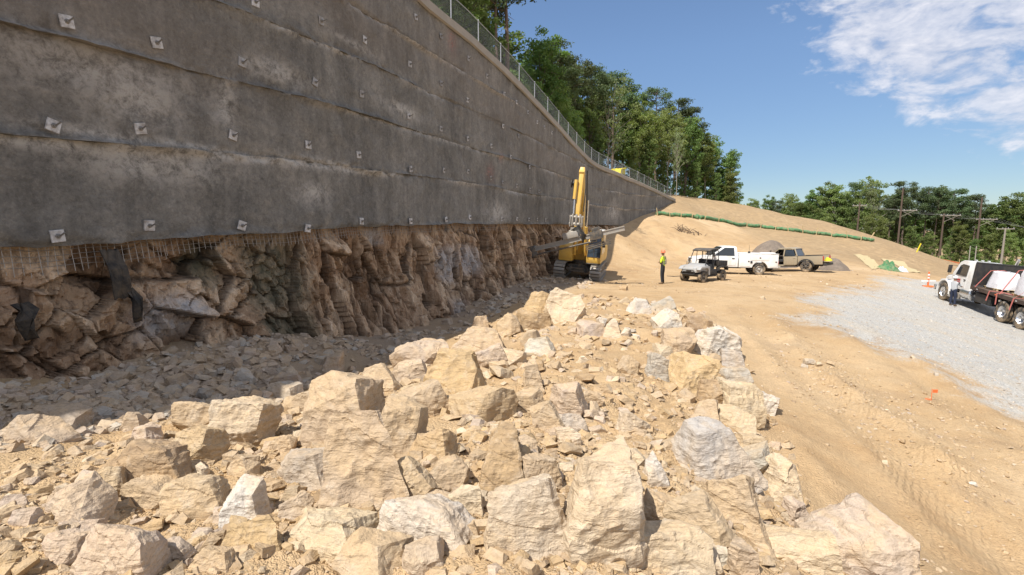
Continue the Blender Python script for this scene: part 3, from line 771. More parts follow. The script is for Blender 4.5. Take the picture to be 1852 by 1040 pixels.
nb = MB(); nb.lathe([(0.0, -.016), (.042, -.016), (.040, -.026), (.026, -.03), (.026, -.060), (0.0, -.060)], (0, 0, 0), 'y', 6)
nb.tube([(0, -.05, 0), (.004, -.10, .01)], [.0125, .0125], 6)
n0 = nb.build('anchor_nut', M_bolt, p0)
nl = MB(); nl.lathe([(0.0, -.016), (.042, -.016), (.040, -.026), (.026, -.03), (.026, -.060), (0.0, -.060)], (0, 0, 0), 'y', 6)
nl.tube([(0, -.05, 0), (.012, -.11, .03), (.02, -.15, .06)], [.014, .013, .012], 6)
nl_me = nl.build('anchor_nut', M_bolt, None); nl_mesh = nl_me.data; bpy.data.objects.remove(nl_me)
rp = random.Random(3)
SURF = np.concatenate(SURF)
for i, (px, py) in enumerate(PLATES):
    s, z = wall_hit(px, py)
    x, y = wall_xy(s); nx_, ny_ = wall_n(s)
    if i == 0: o, nn = p0, n0
    else:
        o = p0.copy(); COL.objects.link(o); nn = n0.copy(); COL.objects.link(nn); nn.parent = o
    if py > 380 and i % 2 == 0: nn.data = nl_mesh
    near = SURF[np.hypot(SURF[:, 0] - s, SURF[:, 1] - z) < 0.20]
    out = float(near[:, 2].max()) + 0.006 if len(near) else 0.06
    o.location = (x + nx_ * out, y + ny_ * out, z)
    o.color = (*([rp.uniform(.52, .66)] * 3), 1) if py > 380 or rp.random() < .25 else (*([rp.uniform(.26, .46)] * 3), 1)
    roll = rp.choice([0, 0.03, -0.12, 0.1, -0.06, 0.22, -.2, .3])
    o.rotation_euler = Euler((rp.uniform(-.05, .12), roll, math.atan2(ny_, nx_) + math.pi / 2 + rp.uniform(-.06, .06)), 'XYZ')
    nn.rotation_euler = (0, rp.uniform(0, 6.28) if nn.data is not nl_mesh else rp.uniform(-.5, .5), 0)

# welded wire mesh hanging out below the concrete
wm = MB()
def wpt(s, dz, out=-0.16):
    x, y = wall_xy(s); a, b_ = wall_n(s)
    return (float(x + a * out), float(y + b_ * out), float(wall_bot(s)) + dz)
sm0, sm1 = wall_hit(-40, 480)[0], wall_hit(925, 410)[0]
SM15 = wall_hit(430, 430)[0]
ns = int((sm1 - sm0) / 0.11)
drop = lambda s: 0.24 + 0.10 * (0.5 + 0.5 * float(vnoise(np.array([s * 0.35]), 0, 0, 7)[0])) + 0.16 * max(0, min(1.2, (SM15 - s) / 6))
for i in range(ns):
    s = sm0 + i * 0.11
    d = drop(s) + rp.uniform(-.015, .05)
    if s > SM15 + 9 and rp.random() < 0.35: continue
    lean = rp.gauss(0, .012)
    wm.tube([wpt(s, .04), wpt(s + lean, -d, -0.10 + rp.uniform(-.02, .03))], .0058, 3)
    if s < SM15 and rp.random() < 0.10: wm.tube([wpt(s + .04, .04, -.15), wpt(s + .04 + rp.gauss(0, .05), -d - rp.uniform(.05, .12), -.10)], .006, 4)
for row in range(4):
    pts = []
    for i in range(0, ns, 2):
        s = sm0 + i * 0.11
        dz = -0.05 - row * 0.092
        if -dz < drop(s): pts.append(wpt(s, dz + 0.012 * math.sin(s * 2.1 + row), -.125))
        else:
            if len(pts) > 1: wm.tube(pts, .0058, 3)
            pts = []
    if len(pts) > 1: wm.tube(pts, .0058, 3)
wmo = wm.build('wire_mesh', M_wire, wall); wmo['kind'] = 'stuff'

# ------------------------------------------------------------------ rock cut below the concrete
S_A, S_B, S_C, S_D = (wall_hit(*q)[0] for q in ((-60, 480), (470, 424), (560, 417), (1000, 405)))
s = np.concatenate([np.arange(S_A - 6, S_A, 0.09), np.arange(S_A, S_C + 4, 0.032), np.arange(S_C + 4, S_D, 0.045), np.arange(S_D, S_D + 24, 0.12)])
v = np.linspace(0, 1, 84)
SS = np.repeat(s[:, None], len(v), 1); VV = np.repeat(v[None], len(s), 0)
X0, Y0 = wall_xy(SS); NX, NY = wall_n(SS)
topz = wall_bot(SS) + 0.12
gz = H0(X0 + NX * 0.8, Y0 + NY * 0.8) - 0.35
ZZ = topz + (gz - topz) * VV
prot = -0.30 + 0.85 * VV ** 1.6 + 0.22 * VV * vnoise(SS * .35, 0, 0, 101)
left = sstep(S_C + .3, S_B, SS)         # blocky part near, upright columns farther along
wq = SS + 0.07 * fbm(SS * 2.2, ZZ * 2.2, 0, 3, 111); zq = ZZ + 0.07 * fbm(SS * 1.7, ZZ * 1.7, 5, 3, 112)
a1, a1e = facets(wq * 1.15 + .35 * zq, zq * 1.25 - .25 * wq, 5, 1.5); a2, a2e = facets(wq * 2.9 + zq, zq * 2.6 - .5 * wq, 9, 1.4); a3, a3e = facets(wq * 7.0, zq * 6.0, 13, 1.3)
blocky = 0.46 * a1 + 0.20 * a2 + 0.075 * a3 - 0.10 * np.exp(-(a1e / .05) ** 2) - 0.04 * np.exp(-(a2e / .06) ** 2)
fq = SS + 0.10 * fbm(SS * 0.9, ZZ * 0.9, 0, 3, 121) + 0.30 * (VV - .5) * vnoise(SS * .5, 3, 0, 122)
b1, b1e = facets(fq * 1.45, zq * 0.46 + 7 + .25 * fq, 15, 1.6); b2, b2e = facets(fq * 4.1 + .3 * zq, zq * 1.35 + 3, 19, 1.6); b3, b3e = facets(fq * 10.0, zq * 3.4, 25, 1.3)
flute = 0.52 * b1 + 0.24 * b2 + 0.085 * b3 - 0.12 * np.exp(-(b1e / .05) ** 2) - 0.04 * np.exp(-(b2e / .07) ** 2)
amp = sstep(0.03, 0.24, VV) * (1 - 0.35 * sstep(.85, 1, VV))
prot = prot + amp * (left * blocky + (1 - left) * flute) + 0.03 * fbm(SS * 3.2, ZZ * 3.2, 0, 4, 131) * amp + 0.018 * fbm(SS * 11, ZZ * 11, 0, 3, 133)
seam = np.clip(left * (np.exp(-(a1e / .035) ** 2) + .5 * np.exp(-(a2e / .035) ** 2)) + (1 - left) * (np.exp(-(b1e / .035) ** 2) + .4 * np.exp(-(b2e / .04) ** 2)), 0, 1)
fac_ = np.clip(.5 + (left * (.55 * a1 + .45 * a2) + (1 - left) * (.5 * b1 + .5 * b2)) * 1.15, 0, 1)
def cutmask(spots):
    r = np.zeros_like(SS)
    for px, py, ww, hh in spots:
        q = wall_hit(px, py); r = np.maximum(r, np.exp(-((SS - q[0]) / ww) ** 4 - ((ZZ - q[1]) / hh) ** 4))
    return r
moss = cutmask([(505, 500, .95, 1.0), (515, 600, .8, .6), (380, 480, .35, .5)])
pale = np.clip(cutmask([(800, 480, .9, .7), (805, 560, .8, .5), (300, 570, .6, .4), (845, 470, .7, .6), (690, 430, .5, .25)]), 0, 1)
soil = cutmask([(15, 530, .45, .30), (70, 730, .6, .3)])
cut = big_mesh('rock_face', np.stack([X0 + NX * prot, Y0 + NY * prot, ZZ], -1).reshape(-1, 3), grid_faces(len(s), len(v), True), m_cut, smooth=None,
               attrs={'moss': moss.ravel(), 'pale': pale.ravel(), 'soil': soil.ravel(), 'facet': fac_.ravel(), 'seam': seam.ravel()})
tag(cut, 'brown weathered rock cut left raw below the concrete', kind='structure')

# black drainage mats hanging on the rock
def drain_mat(pts, w, label, torn):
    m_ = MB(); n = len(pts); rings = []
    for i, (px, py, out) in enumerate(pts):
        s_, z_ = wall_hit(px, py)
        rg = []
        for j in range(7):
            a = (j / 6 - .5) * w * (1 - .25 * i / n * torn) + 0.03 * math.sin(i * 2.1 + j) * torn
            x, y = wall_xy(s_ + a); q = wall_n(s_)
            o_ = out + 0.03 * math.sin(j * 1.9 + i * 1.3)
            rg.append(Vector((x + q[0] * o_, y + q[1] * o_, z_ + 0.02 * math.sin(j * 2.3 + i))))
        back = [p - Vector((q[0], q[1], 0)) * 0.025 for p in reversed(rg)]
        rings.append(rg + back)
    m_.loft(rings)
    o = m_.build('drainage_mat', M_mat, None, smooth=40)
    return tag(o, label, 'drainage mat', 'black drainage mats on the rock face')
drain_mat([(197, 452, .02), (197, 470, .10), (199, 485, .22), (203, 505, .26), (206, 525, .24), (210, 538, .22)], .30, 'black dimpled drainage mat hanging flat from the wire mesh', 0.4)
drain_mat([(221, 522, .20), (226, 540, .30), (230, 556, .32), (232, 572, .28), (234, 580, .22)], .17, 'narrow torn drainage strip dangling lower on the rock face', 1.2)
drain_mat([(24, 548, .20), (22, 560, .38), (18, 575, .46), (20, 592, .44), (30, 610, .36)], .24, 'crumpled black drainage mat beside the smooth pink soil', 1.6)

# ------------------------------------------------------------------ chain-link fence on the crest
fence = empty('chain_link_fence', (0, 0, 0))
tag(fence, 'galvanised chain link guard fence along the crest of the wall', 'fence')
def fpt(s, h, back=0.20):
    x, y = wall_xy(s); a, b_ = wall_n(s)
    return Vector((float(x - a * back), float(y - b_ * back), float(wall_top(s)) + 0.06 + h))
s_a, s_b = 24.0, SEND - 0.6
post = MB(); post.cyl((0, 0, 0), (0, 0, 1.10), .024, n=8); post.lathe([(.028, 1.10), (.024, 1.135), (0.0, 1.15)], (0, 0, 0), 'z', 8)
fp0 = None
sp = s_a
while sp <= s_b:
    if fp0 is None: fp0 = post.build('post', M_galv, fence); o = fp0
    else: o = fp0.copy(); COL.objects.link(o)
    o.location = fpt(sp, 0); sp += 2.44
rl = MB(); rl.tube([fpt(q, 1.08) for q in np.arange(s_a, s_b, 0.8)], .015, 6); rl.build('top_rail', M_galv, fence, smooth=60)
lk = MB()
q = s_a
while q < s_b - 1.1:
    lk.tube([fpt(q, 0.03, .17), fpt(q + 1.03, 1.06, .17)], .0022, 3, False); lk.tube([fpt(q + 1.03, 0.03, .165), fpt(q, 1.06, .165)], .0022, 3, False); q += 0.085
lko = lk.build('chain_link_fabric', M_link, fence); lko['kind'] = 'stuff'
# ------------------------------------------------------------------ boulders
TONE = {'t': (0.485, 0.37, 0.245), 'g': (0.48, 0.345, 0.195), 'p': (0.565, 0.465, 0.335), 'w': (0.60, 0.555, 0.48), 'y': (0.45, 0.415, 0.36), 'b': (0.36, 0.255, 0.155), 's': (0.42, 0.34, 0.262), 'k': (0.50, 0.405, 0.32)}
def rock_bm(dims, shape, rnd, ncut=9):
    """angular rock: a box whose corners are moved and then sliced by random planes"""
    bm = bmesh.new()
    bmesh.ops.create_cube(bm, size=2.0)
    top = {'b': .80, 'r': .85, 'p': .30, 's': .84, 'w': .70, 'd': .55}[shape]
    sk = Vector((rnd.uniform(-.22, .22), rnd.uniform(-.22, .22), 0))
    for v in bm.verts:
        if v.co.z > 0:
            v.co.x = v.co.x * top + sk.x; v.co.y = v.co.y * top + sk.y
        v.co += Vector((rnd.uniform(-.34, .34), rnd.uniform(-.34, .34), rnd.uniform(-.34, .34)))
    lim = {'b': (.74, 1.06), 'r': (.72, .92), 'p': (.62, .92), 's': (.74, 1.05), 'w': (.68, .98), 'd': (.68, .98)}[shape]
    if shape == 'r': ncut += 7
    for i in range(ncut):
        n = Vector((rnd.gauss(0, 1), rnd.gauss(0, 1), rnd.gauss(0, .8))).normalized()
        sup = max(v.co.dot(n) for v in bm.verts)
        r_ = abs(n.x) + abs(n.y) + abs(n.z)
        d = min(sup * .97, (1.0 + .28 * (r_ - 1)) * rnd.uniform(*lim))
        if d < sup * .5: d = sup * .6
        g = bmesh.ops.bisect_plane(bm, geom=bm.verts[:] + bm.edges[:] + bm.faces[:], dist=1e-5, plane_co=n * d, plane_no=n, clear_outer=True)
        be = [e for e in bm.edges if e.is_boundary]
        if be: bmesh.ops.edgeloop_fill(bm, edges=be)
    bmesh.ops.recalc_face_normals(bm, faces=bm.faces)
    lo = Vector((min(v.co.x for v in bm.verts), min(v.co.y for v in bm.verts), min(v.co.z for v in bm.verts)))
    hi = Vector((max(v.co.x for v in bm.verts), max(v.co.y for v in bm.verts), max(v.co.z for v in bm.verts)))
    for v in bm.verts:
        for k in range(3): v.co[k] = ((v.co[k] - lo[k]) / (hi[k] - lo[k]) - .5) * dims[k]
    return bm
def refine(bm, target, amp, seed, size):
    """break the edges and roughen the faces of a large rock"""
    bmesh.ops.triangulate(bm, faces=bm.faces)
    for _ in range(7):
        lg = [e for e in bm.edges if e.calc_length() > target]
        if not lg: break
        bmesh.ops.subdivide_edges(bm, edges=lg, cuts=1)
        bmesh.ops.triangulate(bm, faces=[f for f in bm.faces if len(f.verts) > 3])
    bm.normal_update()
    co = np.array([v.co for v in bm.verts]); no = np.array([v.normal for v in bm.verts])
    q = co / size
    o = seed * 7.13
    rid = lambda f, sd: 1 - 2 * np.abs(vnoise(q[:, 0] * f + o, q[:, 1] * f, q[:, 2] * f, sd))
    h = 0.55 * fbm(q[:, 0] * 2.4 + o, q[:, 1] * 2.4, q[:, 2] * 2.4, 3, 201) + 0.30 * rid(3.6, 207) + 0.22 * rid(9.0, 209) + 0.16 * fbm(q[:, 0] * 16 + o, q[:, 1] * 16, q[:, 2] * 16, 3, 211)
    lay = np.floor((q[:, 2] * 1.3 + q[:, 0] * .5 + .15 * vnoise(q[:, 0] * 3, q[:, 1] * 3, q[:, 2] * 3 + o, 5)) * 4.5)      # fracture steps along the foliation
    h = h + 0.35 * (_hash(lay, lay * 0, lay * 0, int(seed) + 3) - .5)
    co = co + no * (h * amp)[:, None]
    for v, c in zip(bm.verts, co): v.co = c
def mesh_of(bm, name, sharp=38):
    me = bpy.data.meshes.new(name); bm.to_mesh(me); bm.free()
    me.polygons.foreach_set('use_smooth', [True] * len(me.polygons)); me.set_sharp_from_angle(angle=math.radians(sharp))
    return me

# pixel of the middle, width, height in the photograph, colour, shape, tilt (degrees, anticlockwise), label
BOULDERS = [
 (446, 777, 104, 92, 'p', 'r', 0, 'pale rounded boulder at the shaded edge with a dark undercut'),
 (355, 761, 76, 50, 't', 'r', -18, 'rounded tan stone perched on a broken block by the shaded trench'),
 (365, 812, 78, 66, 't', 'b', 0, 'broken tan block under the perched stone by the trench'),
 (277, 843, 134, 74, 'b', 's', 4, 'wide brown slab boulder with a pale flat top'),
 (200, 881, 58, 60, 't', 'r', 0, 'small faceted tan boulder against the brown slab'),
 (138, 910, 114, 80, 'k', 'p', 0, 'grey tan pyramid boulder with a thin sharp tip'),
 (283, 900, 84, 52, 't', 'r', 0, 'low tan boulder in front of the brown slab'),
 (369, 906, 108, 76, 't', 's', 12, 'flat topped boulder dusted with soil and grey at one end'),
 (448, 925, 78, 92, 'w', 'd', 0, 'chalky white upright boulder with a jagged crest'),
 (122, 996, 74, 60, 'k', 'r', 0, 'pale pinkish boulder near the lower corner of the heap'),
 (222, 1004, 140, 92, 'k', 'd', 0, 'big dirt covered hump boulder low on the heap'),
 (466, 971, 98, 64, 'g', 'd', 0, 'golden wedge boulder below the chalky white one'),
 (265, 795, 58, 40, 'k', 'b', 0, 'small pinkish block standing behind the brown slab'),
 (119, 765, 88, 50, 's', 's', -20, 'flat grey slab lying in the shade of the wall'),
 (86, 788, 104, 44, 's', 's', -28, 'long tilted slab under the flat grey slab'),
 (247, 766, 42, 36, 's', 'r', 0, 'grey stone on the shaded rubble left of the perched stone'),
 (42, 776, 56, 30, 't', 'd', -8, 'tan stone catching the sun at the end of the shadow'),
 (22, 917, 46, 34, 'k', 'd', 0, 'brown grey stone at the very edge of the heap'),
 (48, 938, 50, 32, 'k', 's', 8, 'pinkish flat stone beside the pyramid boulder'),
 (308, 1000, 50, 46, 'k', 's', 35, 'pale leaning flake beside the dirt covered hump'),
 (150, 955, 62, 24, 'k', 's', 0, 'thin slab tucked under the pyramid boulder'),
 (395, 1018, 80, 46, 't', 'd', 0, 'tan rubble block below the golden wedge'),
 (627, 752, 140, 132, 't', 'b', 0, 'broad rough boulder behind the tall split slab'),
 (652, 862, 158, 212, 't', 'p', 6, 'tallest split slab boulder leaning in the middle of the heap'),
 (716, 792, 104, 112, 't', 'd', -24, 'thick shoulder of the split boulder with a pale chipped end'),
 (556, 858, 112, 66, 'y', 's', 6, 'striped grey boulder with a dark underside left of the split slab'),
 (588, 978, 168, 86, 'p', 'w', 6, 'pale pointed slab lying below the split boulder'),
 (772, 960, 154, 84, 'w', 'r', -6, 'large smooth white boulder between the split slab and the cracked block'),
 (661, 1008, 130, 66, 't', 'd', 0, 'tan block with a dirty crest below the pale pointed slab'),
 (763, 1010, 80, 52, 'k', 'd', 0, 'brownish broken block under the white boulder'),
 (744, 876, 62, 76, 't', 's', 50, 'smooth tan slab leaning under the split boulder'),
 (778, 812, 82, 64, 'g', 'd', 0, 'triangular golden stone right of the split boulder'),
 (808, 868, 72, 70, 't', 'r', 0, 'round tan boulder behind the smooth leaning slab'),
 (843, 911, 64, 44, 'p', 's', 16, 'pale thin slab resting above the white boulder'),
 (769, 732, 80, 58, 't', 's', 18, 'tan wedge block in front of the soil pocket'),
 (872, 739, 118, 62, 't', 's', 14, 'long tan slab tilted up to the right'),
 (816, 687, 120, 92, 'g', 'p', 0, 'golden pyramid boulder with a pale ridge'),
 (690, 694, 68, 60, 't', 'b', 14, 'square tan block at the shadow line'),
 (742, 681, 58, 48, 'k', 'b', 0, 'grey tan block behind the square tan block'),
 (751, 706, 50, 20, 'p', 's', 5, 'small pale slab wedged between two blocks'),
 (554, 730, 86, 36, 't', 's', 18, 'low tan slab at the shaded edge beside the rough boulder'),
 (508, 812, 48, 42, 't', 'd', 0, 'small tan stone left of the striped grey boulder'),
 (519, 689, 62, 28, 's', 's', -8, 'flat brown slab on the shaded rubble'),
 (511, 709, 66, 30, 'y', 's', -4, 'grey slab just below the flat brown slab'),
 (602, 667, 44, 50, 's', 'd', 0, 'brown upright stone standing in the shade'),
 (538, 922, 54, 46, 'k', 'd', 20, 'flat faced stone above the pale pointed slab'),
 (446, 845, 48, 38, 't', 'd', 0, 'small stone above the chalky white boulder'),
 (792, 912, 40, 34, 's', 'b', 0, 'dark little block behind the white boulder'),
 (950, 964, 152, 162, 'p', 'b', 0, 'big squarish boulder split by a long diagonal crack'),
 (1084, 942, 144, 204, 'p', 'b', 0, 'tall upright block with a flat pale top beside the cracked boulder'),
 (905, 832, 86, 114, 'b', 'd', 0, 'brown upright boulder with a shaded right flank'),
 (977, 860, 70, 64, 't', 'r', 0, 'rounded tan block behind the tall upright block'),
 (1031, 731, 66, 66, 'k', 'b', 0, 'square brown block facing the soil slope'),
 (1031, 768, 58, 36, 'y', 'r', 0, 'small grey rounded stone below the square brown block'),
 (1027, 792, 46, 32, 'p', 'd', 0, 'pale stone below the small grey rounded one'),
 (1070, 722, 26, 32, 't', 's', 70, 'thin flake leaning on the square brown block'),
 (952, 728, 50, 38, 't', 'r', 0, 'round tan stone at the end of the long tilted slab'),
 (965, 686, 36, 60, 't', 'd', 0, 'slender tan stone standing on the soil pocket'),
 (1144, 771, 58, 42, 'p', 's', 0, 'pale square slab set flat in the soil slope'),
 (1146, 829, 50, 32, 'p', 'd', 8, 'small cream stone above the tall upright block'),
 (1184, 853, 54, 60, 'w', 'p', 0, 'greenish white pyramid stone on the soil'),
 (1196, 937, 76, 60, 't', 's', -20, 'five sided flat slab leaning on bedrock coloured dirt'),
 (1195, 1000, 168, 90, 'p', 's', 8, 'very wide low slab at the foot of the heap'),
 (954, 810, 46, 36, 'k', 'd', 0, 'split brown stone right of the brown upright boulder'),
 (985, 761, 50, 54, 't', 'd', 30, 'tan flake in front of the round tan stone'),
 (1281, 826, 138, 116, 'y', 'd', 14, 'large grey streaked boulder with a dark right face'),
 (1414, 876, 90, 92, 'p', 'p', -12, 'pointed pale boulder at the edge of the haul way'),
 (1540, 985, 190, 136, 'k', 'r', -14, 'biggest mottled boulder with white veins at the foot of the heap'),
 (1336, 930, 108, 118, 't', 'p', 0, 'broad tan pyramid below the grey streaked boulder'),
 (1252, 952, 114, 92, 't', 's', 28, 'tan slab rising to the right with a dark gap beneath'),
 (1440, 934, 50, 62, 'k', 'p', 0, 'small jagged stone under the pointed pale boulder'),
 (1368, 728, 42, 68, 'w', 's', 80, 'light grey upright slab at the outer edge of the heap'),
 (1331, 729, 74, 72, 'p', 'b', 0, 'pale stained block beside the light grey upright slab'),
 (1327, 683, 50, 32, 'y', 'b', 6, 'dark grey faced stone below the big white grey slab'),
 (1282, 714, 40, 46, 'b', 'd', 0, 'brown chunk at the end of the broad flat boulder'),
 (1250, 690, 66, 84, 'g', 'w', -30, 'broad flat golden boulder leaning to the right'),
 (1273, 745, 50, 36, 't', 'd', 0, 'tan stone overhanging a dark gap'),
 (1327, 760, 70, 42, 'p', 'd', -14, 'pale sloping stone under the stained block'),
 (1360, 815, 62, 54, 't', 'd', 0, 'tan lump capped with soil beside the thin leaning slab'),
 (1346, 833, 38, 76, 'y', 's', 108, 'thin grey slab leaning upright against the tan lump'),
 (1242, 1019, 110, 46, 'p', 's', 0, 'cream slab cut off by the lower edge of the view'),
 (1306, 1010, 34, 30, 'w', 'b', 0, 'little white block at the foot of the heap'),
 (1340, 1017, 46, 58, 't', 'b', 0, 'narrow tan block with a dark joint beside it'),
 (1432, 995, 130, 60, 'p', 's', 14, 'pale slab between the narrow block and the mottled boulder'),
 (972, 567, 54, 64, 'g', 'r', 0, 'egg shaped golden boulder at the far end of the heap'),
 (1022, 560, 76, 60, 'p', 'd', 0, 'pale flat faced boulder beside the egg shaped one'),
 (964, 586, 64, 38, 'b', 's', -12, 'brown slab under the egg shaped boulder'),
 (866, 588, 32, 28, 't', 'd', 0, 'small pointed stone at the shadow line of the far trench'),
 (916, 594, 46, 36, 't', 's', 35, 'tan wedge stone leaning beside the brown slab'),
 (874, 620, 96, 46, 't', 'd', -8, 'long brown bottomed boulder above the tan soil'),
 (882, 651, 66, 42, 'k', 's', 28, 'tilted stone with a thin crest below the long boulder'),
 (923, 648, 58, 30, 'p', 'r', 0, 'flat cream stone left of the white cobble'),
 (978, 630, 56, 34, 'w', 'r', 0, 'bright white cobble in the middle of the far heap'),
 (1067, 601, 46, 36, 'k', 'b', 0, 'pinkish block with a dark right side on the far heap'),
 (1110, 601, 46, 40, 'p', 'p', 0, 'cream pointed stone right of the pinkish block'),
 (1154, 558, 46, 32, 'w', 'p', 0, 'white pointed stone on the far crest'),
 (1200, 558, 38, 28, 'y', 'd', 20, 'grey tilted stone on the far crest'),
 (1208, 588, 54, 48, 'w', 'r', 0, 'boulder splashed with white near the far crest'),
 (1257, 590, 54, 34, 'b', 'r', 0, 'brown stained stone near the outer far edge'),
 (1297, 628, 88, 64, 'w', 's', -26, 'largest white grey slab on the outer flank of the heap'),
 (1229, 624, 66, 48, 't', 'r', 0, 'rounded tan boulder beside the large white grey slab'),
 (1200, 640, 30, 32, 'p', 'b', 0, 'small cream block below the white splashed boulder'),
 (1325, 654, 40, 40, 'y', 'b', 0, 'grey corner block under the large white grey slab'),
 (1195, 673, 58, 42, 'y', 's', -24, 'dark grey flat slab with a sheen on the soil slope'),
 (760, 643, 96, 48, 'k', 'r', 0, 'grey round backed boulder at the shaded edge of the heap'),
 (1138, 668, 40, 30, 't', 's', -50, 'tan sliver sticking out beside the dark grey slab'),
]
rb = random.Random(11)
BOULDER_XY = []
for i, (px, py, w, h, tone, shp, tilt, lab) in enumerate(BOULDERS):
    base = ground_at(px, py + h * 0.25)
    Y = base.y
    sc = Y / FPX * (1.0 + 0.10 * (py - 412) / 600)
    W_, H_ = w * sc * 1.08, h * sc * 1.22
    D_ = min(max(W_, H_) * rb.uniform(.62, .8), 0.5 * (W_ + H_) * 1.1)
    if shp == 's': D_ = max(W_, H_) * rb.uniform(.55, .75)
    rr = random.Random(500 + i)
    big = w * h > 2000
    bm = rock_bm((W_, D_, H_), shp, rr, 8 if w * h > 5000 else 6)
    size = (W_ * D_ * H_) ** (1 / 3)
    pxs = max(w, h) / (48 if w * h > 9000 else 26 if big else 15)
    refine(bm, max(pxs, 2.6) * sc, size * (0.068 if big else 0.06), i, size)
    me = mesh_of(bm, 'boulder', 24)
    me.materials.append(m_rock)
    o = bpy.data.objects.new('boulder', me); COL.objects.link(o)
    c = P(px, py, Y + D_ * 0.18)
    o.location = c
    o.rotation_euler = Euler((rr.uniform(-.38, -.02), -math.radians(tilt), rr.uniform(-.35, .35)), 'XYZ')
    tcv = TONE[tone]; vv_ = rr.uniform(.92, 1.06)
    o.color = (tcv[0] * vv_, tcv[1] * vv_, tcv[2] * vv_ * rr.uniform(.95, 1.05), 1)
    tag(o, lab, 'boulder', 'boulders of the blasted rock heap')
    BOULDER_XY.append((c.x, c.y, 0.5 * max(W_, D_)))
BXY = np.array(BOULDER_XY)

# ------------------------------------------------------------------ middle-sized stones, each its own object
proto = []
for k in range(14):
    rr = random.Random(900 + k)
    shp = 'bdwsprdb'[k % 8]
    bm = rock_bm((1, rr.uniform(.65, .9), rr.uniform(.42, .8)), shp, rr, 6)
    refine(bm, 0.17, 0.06, 60 + k, 0.8)
    me = mesh_of(bm, 'stone', 24); me.materials.append(m_rock); proto.append(me)
def free(x, y, r, f=0.55):
    return bool(np.all(np.hypot(BXY[:, 0] - x, BXY[:, 1] - y) > (BXY[:, 2] + r) * f))
CW = {'t': 'tan', 'g': 'golden', 'p': 'cream', 'w': 'whitish', 'y': 'grey', 'b': 'brown', 's': 'dusky', 'k': 'pinkish'}
SW = ['blocky', 'chunky', 'wedge shaped', 'flat', 'pointed', 'rounded', 'chunky', 'blocky']
USED = set()
def near_label(px, py, w, tone, k):
    """say which stone this is by its look and by the named boulder it lies against"""
    size = 'tiny' if w < 15 else 'small' if w < 23 else 'medium' if w < 32 else 'hefty'
    cand = sorted(range(len(BOULDERS)), key=lambda j: math.hypot((BOULDERS[j][0] - px) / (BOULDERS[j][2] + 30), (BOULDERS[j][1] - py) / (BOULDERS[j][3] + 30)))[:3]
    for j in cand:
        B = BOULDERS[j]
        dx, dy = (px - B[0]) / B[2], (py - B[1]) / B[3]
        rel = ('just left of' if dx < 0 else 'just right of') if abs(dx) > abs(dy) else ('just behind' if dy < 0 else 'in front of')
        wd = B[7].split()
        room = 16 - len(size.split()) - 1 - len(SW[k % 8].split()) - 1 - len(rel.split()) - 1
        if len(wd) > room:
            wd = wd[:room]
            while wd[-1] in ('the', 'a', 'an', 'of', 'on', 'in', 'by', 'to', 'with', 'and', 'at', 'under', 'beside', 'behind', 'below', 'between', 'its', 'up', 'low', 'right', 'left', 'front', 'two', 'soil', 'pale', 'thin', 'small', 'large', 'tan', 'grey', 'brown', 'white', 'chalky', 'tall', 'upright', 'broken', 'dark', 'long', 'that', 'square', 'round', 'tilted', 'near', 'shaded', 'outer', 'far', 'flat', 'dirt', 'split', 'lower', 'chipped', 'leaning'): wd = wd[:-1]
        lab = ' '.join([size, CW[tone], SW[k % 8], 'stone', rel, 'the'] + wd)
        if lab not in USED:
            return lab
    return None
def put_stone(px, py, wpx, tones, lab, grp, lift=.18):
    g = ground_at(px, py)
    sc = g.y / FPX
    size = wpx * sc
    if not free(g.x, g.y, size * .5): return False
    k = rb.randrange(len(proto)); tn = rb.choice(tones)
    if grp is not None:
        lab = near_label(px, py, wpx, tn, k)
        if lab is None: return False
        USED.add(lab)
    o = bpy.data.objects.new('stone', proto[k]); COL.objects.link(o)
    o.location = (g.x, g.y, g.z + size * lift)
    o.rotation_euler = (rb.uniform(-.5, .5), rb.uniform(-.5, .5), rb.uniform(0, 6.28))
    o.scale = (size, size * rb.uniform(.8, 1.1), size * rb.uniform(.8, 1.15))
    tcv = TONE[tn]; v_ = rb.uniform(.85, 1.08)
    o.color = (tcv[0] * v_, tcv[1] * v_, tcv[2] * v_, 1)
    tag(o, lab, 'stone', grp)
    return True
def in_poly(px, py, poly):
    return poly_sd(np.array(poly, float), np.array([px * 1.0]), np.array([py * 1.0]))[0] > 0
def scatter_px(n, poly, wr, tones, lab, grp):
    xs = [p[0] for p in poly]; ys = [p[1] for p in poly]; c = 0; tries = 0
    while c < n and tries < n * 14:
        tries += 1
        px, py = rb.uniform(min(xs), max(xs)), rb.uniform(min(ys), max(ys))
        if not in_poly(px, py, poly): continue
        if put_stone(px, py, wr[0] + (wr[1] - wr[0]) * rb.random() ** 1.8, tones, lab, grp): c += 1
HEAP_PX = [(930, 560), (1010, 535), (1150, 540), (1275, 565), (1335, 650), (1385, 750), (1440, 870), (1500, 1035), (520, 1035), (470, 860), (560, 740), (690, 670), (850, 600)]
FAR_PX = [(1020, 545), (1150, 545), (1260, 565), (1320, 640), (1290, 690), (1180, 640), (1040, 610), (960, 600)]
LEFT_PX = [(0, 830), (200, 800), (380, 830), (520, 880), (520, 1035), (0, 1035)]
TRENCH_PX = [(170, 690), (300, 660), (470, 625), (600, 625), (720, 640), (690, 660), (560, 712), (450, 745), (330, 738), (230, 760), (100, 740)]
FARTR_PX = [(690, 612), (830, 560), (960, 515), (1000, 520), (960, 540), (850, 600), (740, 640)]
scatter_px(85, HEAP_PX, (16, 44), 'ttgpkbt', 'angular tan stone wedged among the boulders of the heap', 'loose stones among the boulders')
scatter_px(46, FAR_PX, (11, 30), 'tpkgwy', 'small pale stone on the far crest of the heap', 'stones on the far crest of the heap')
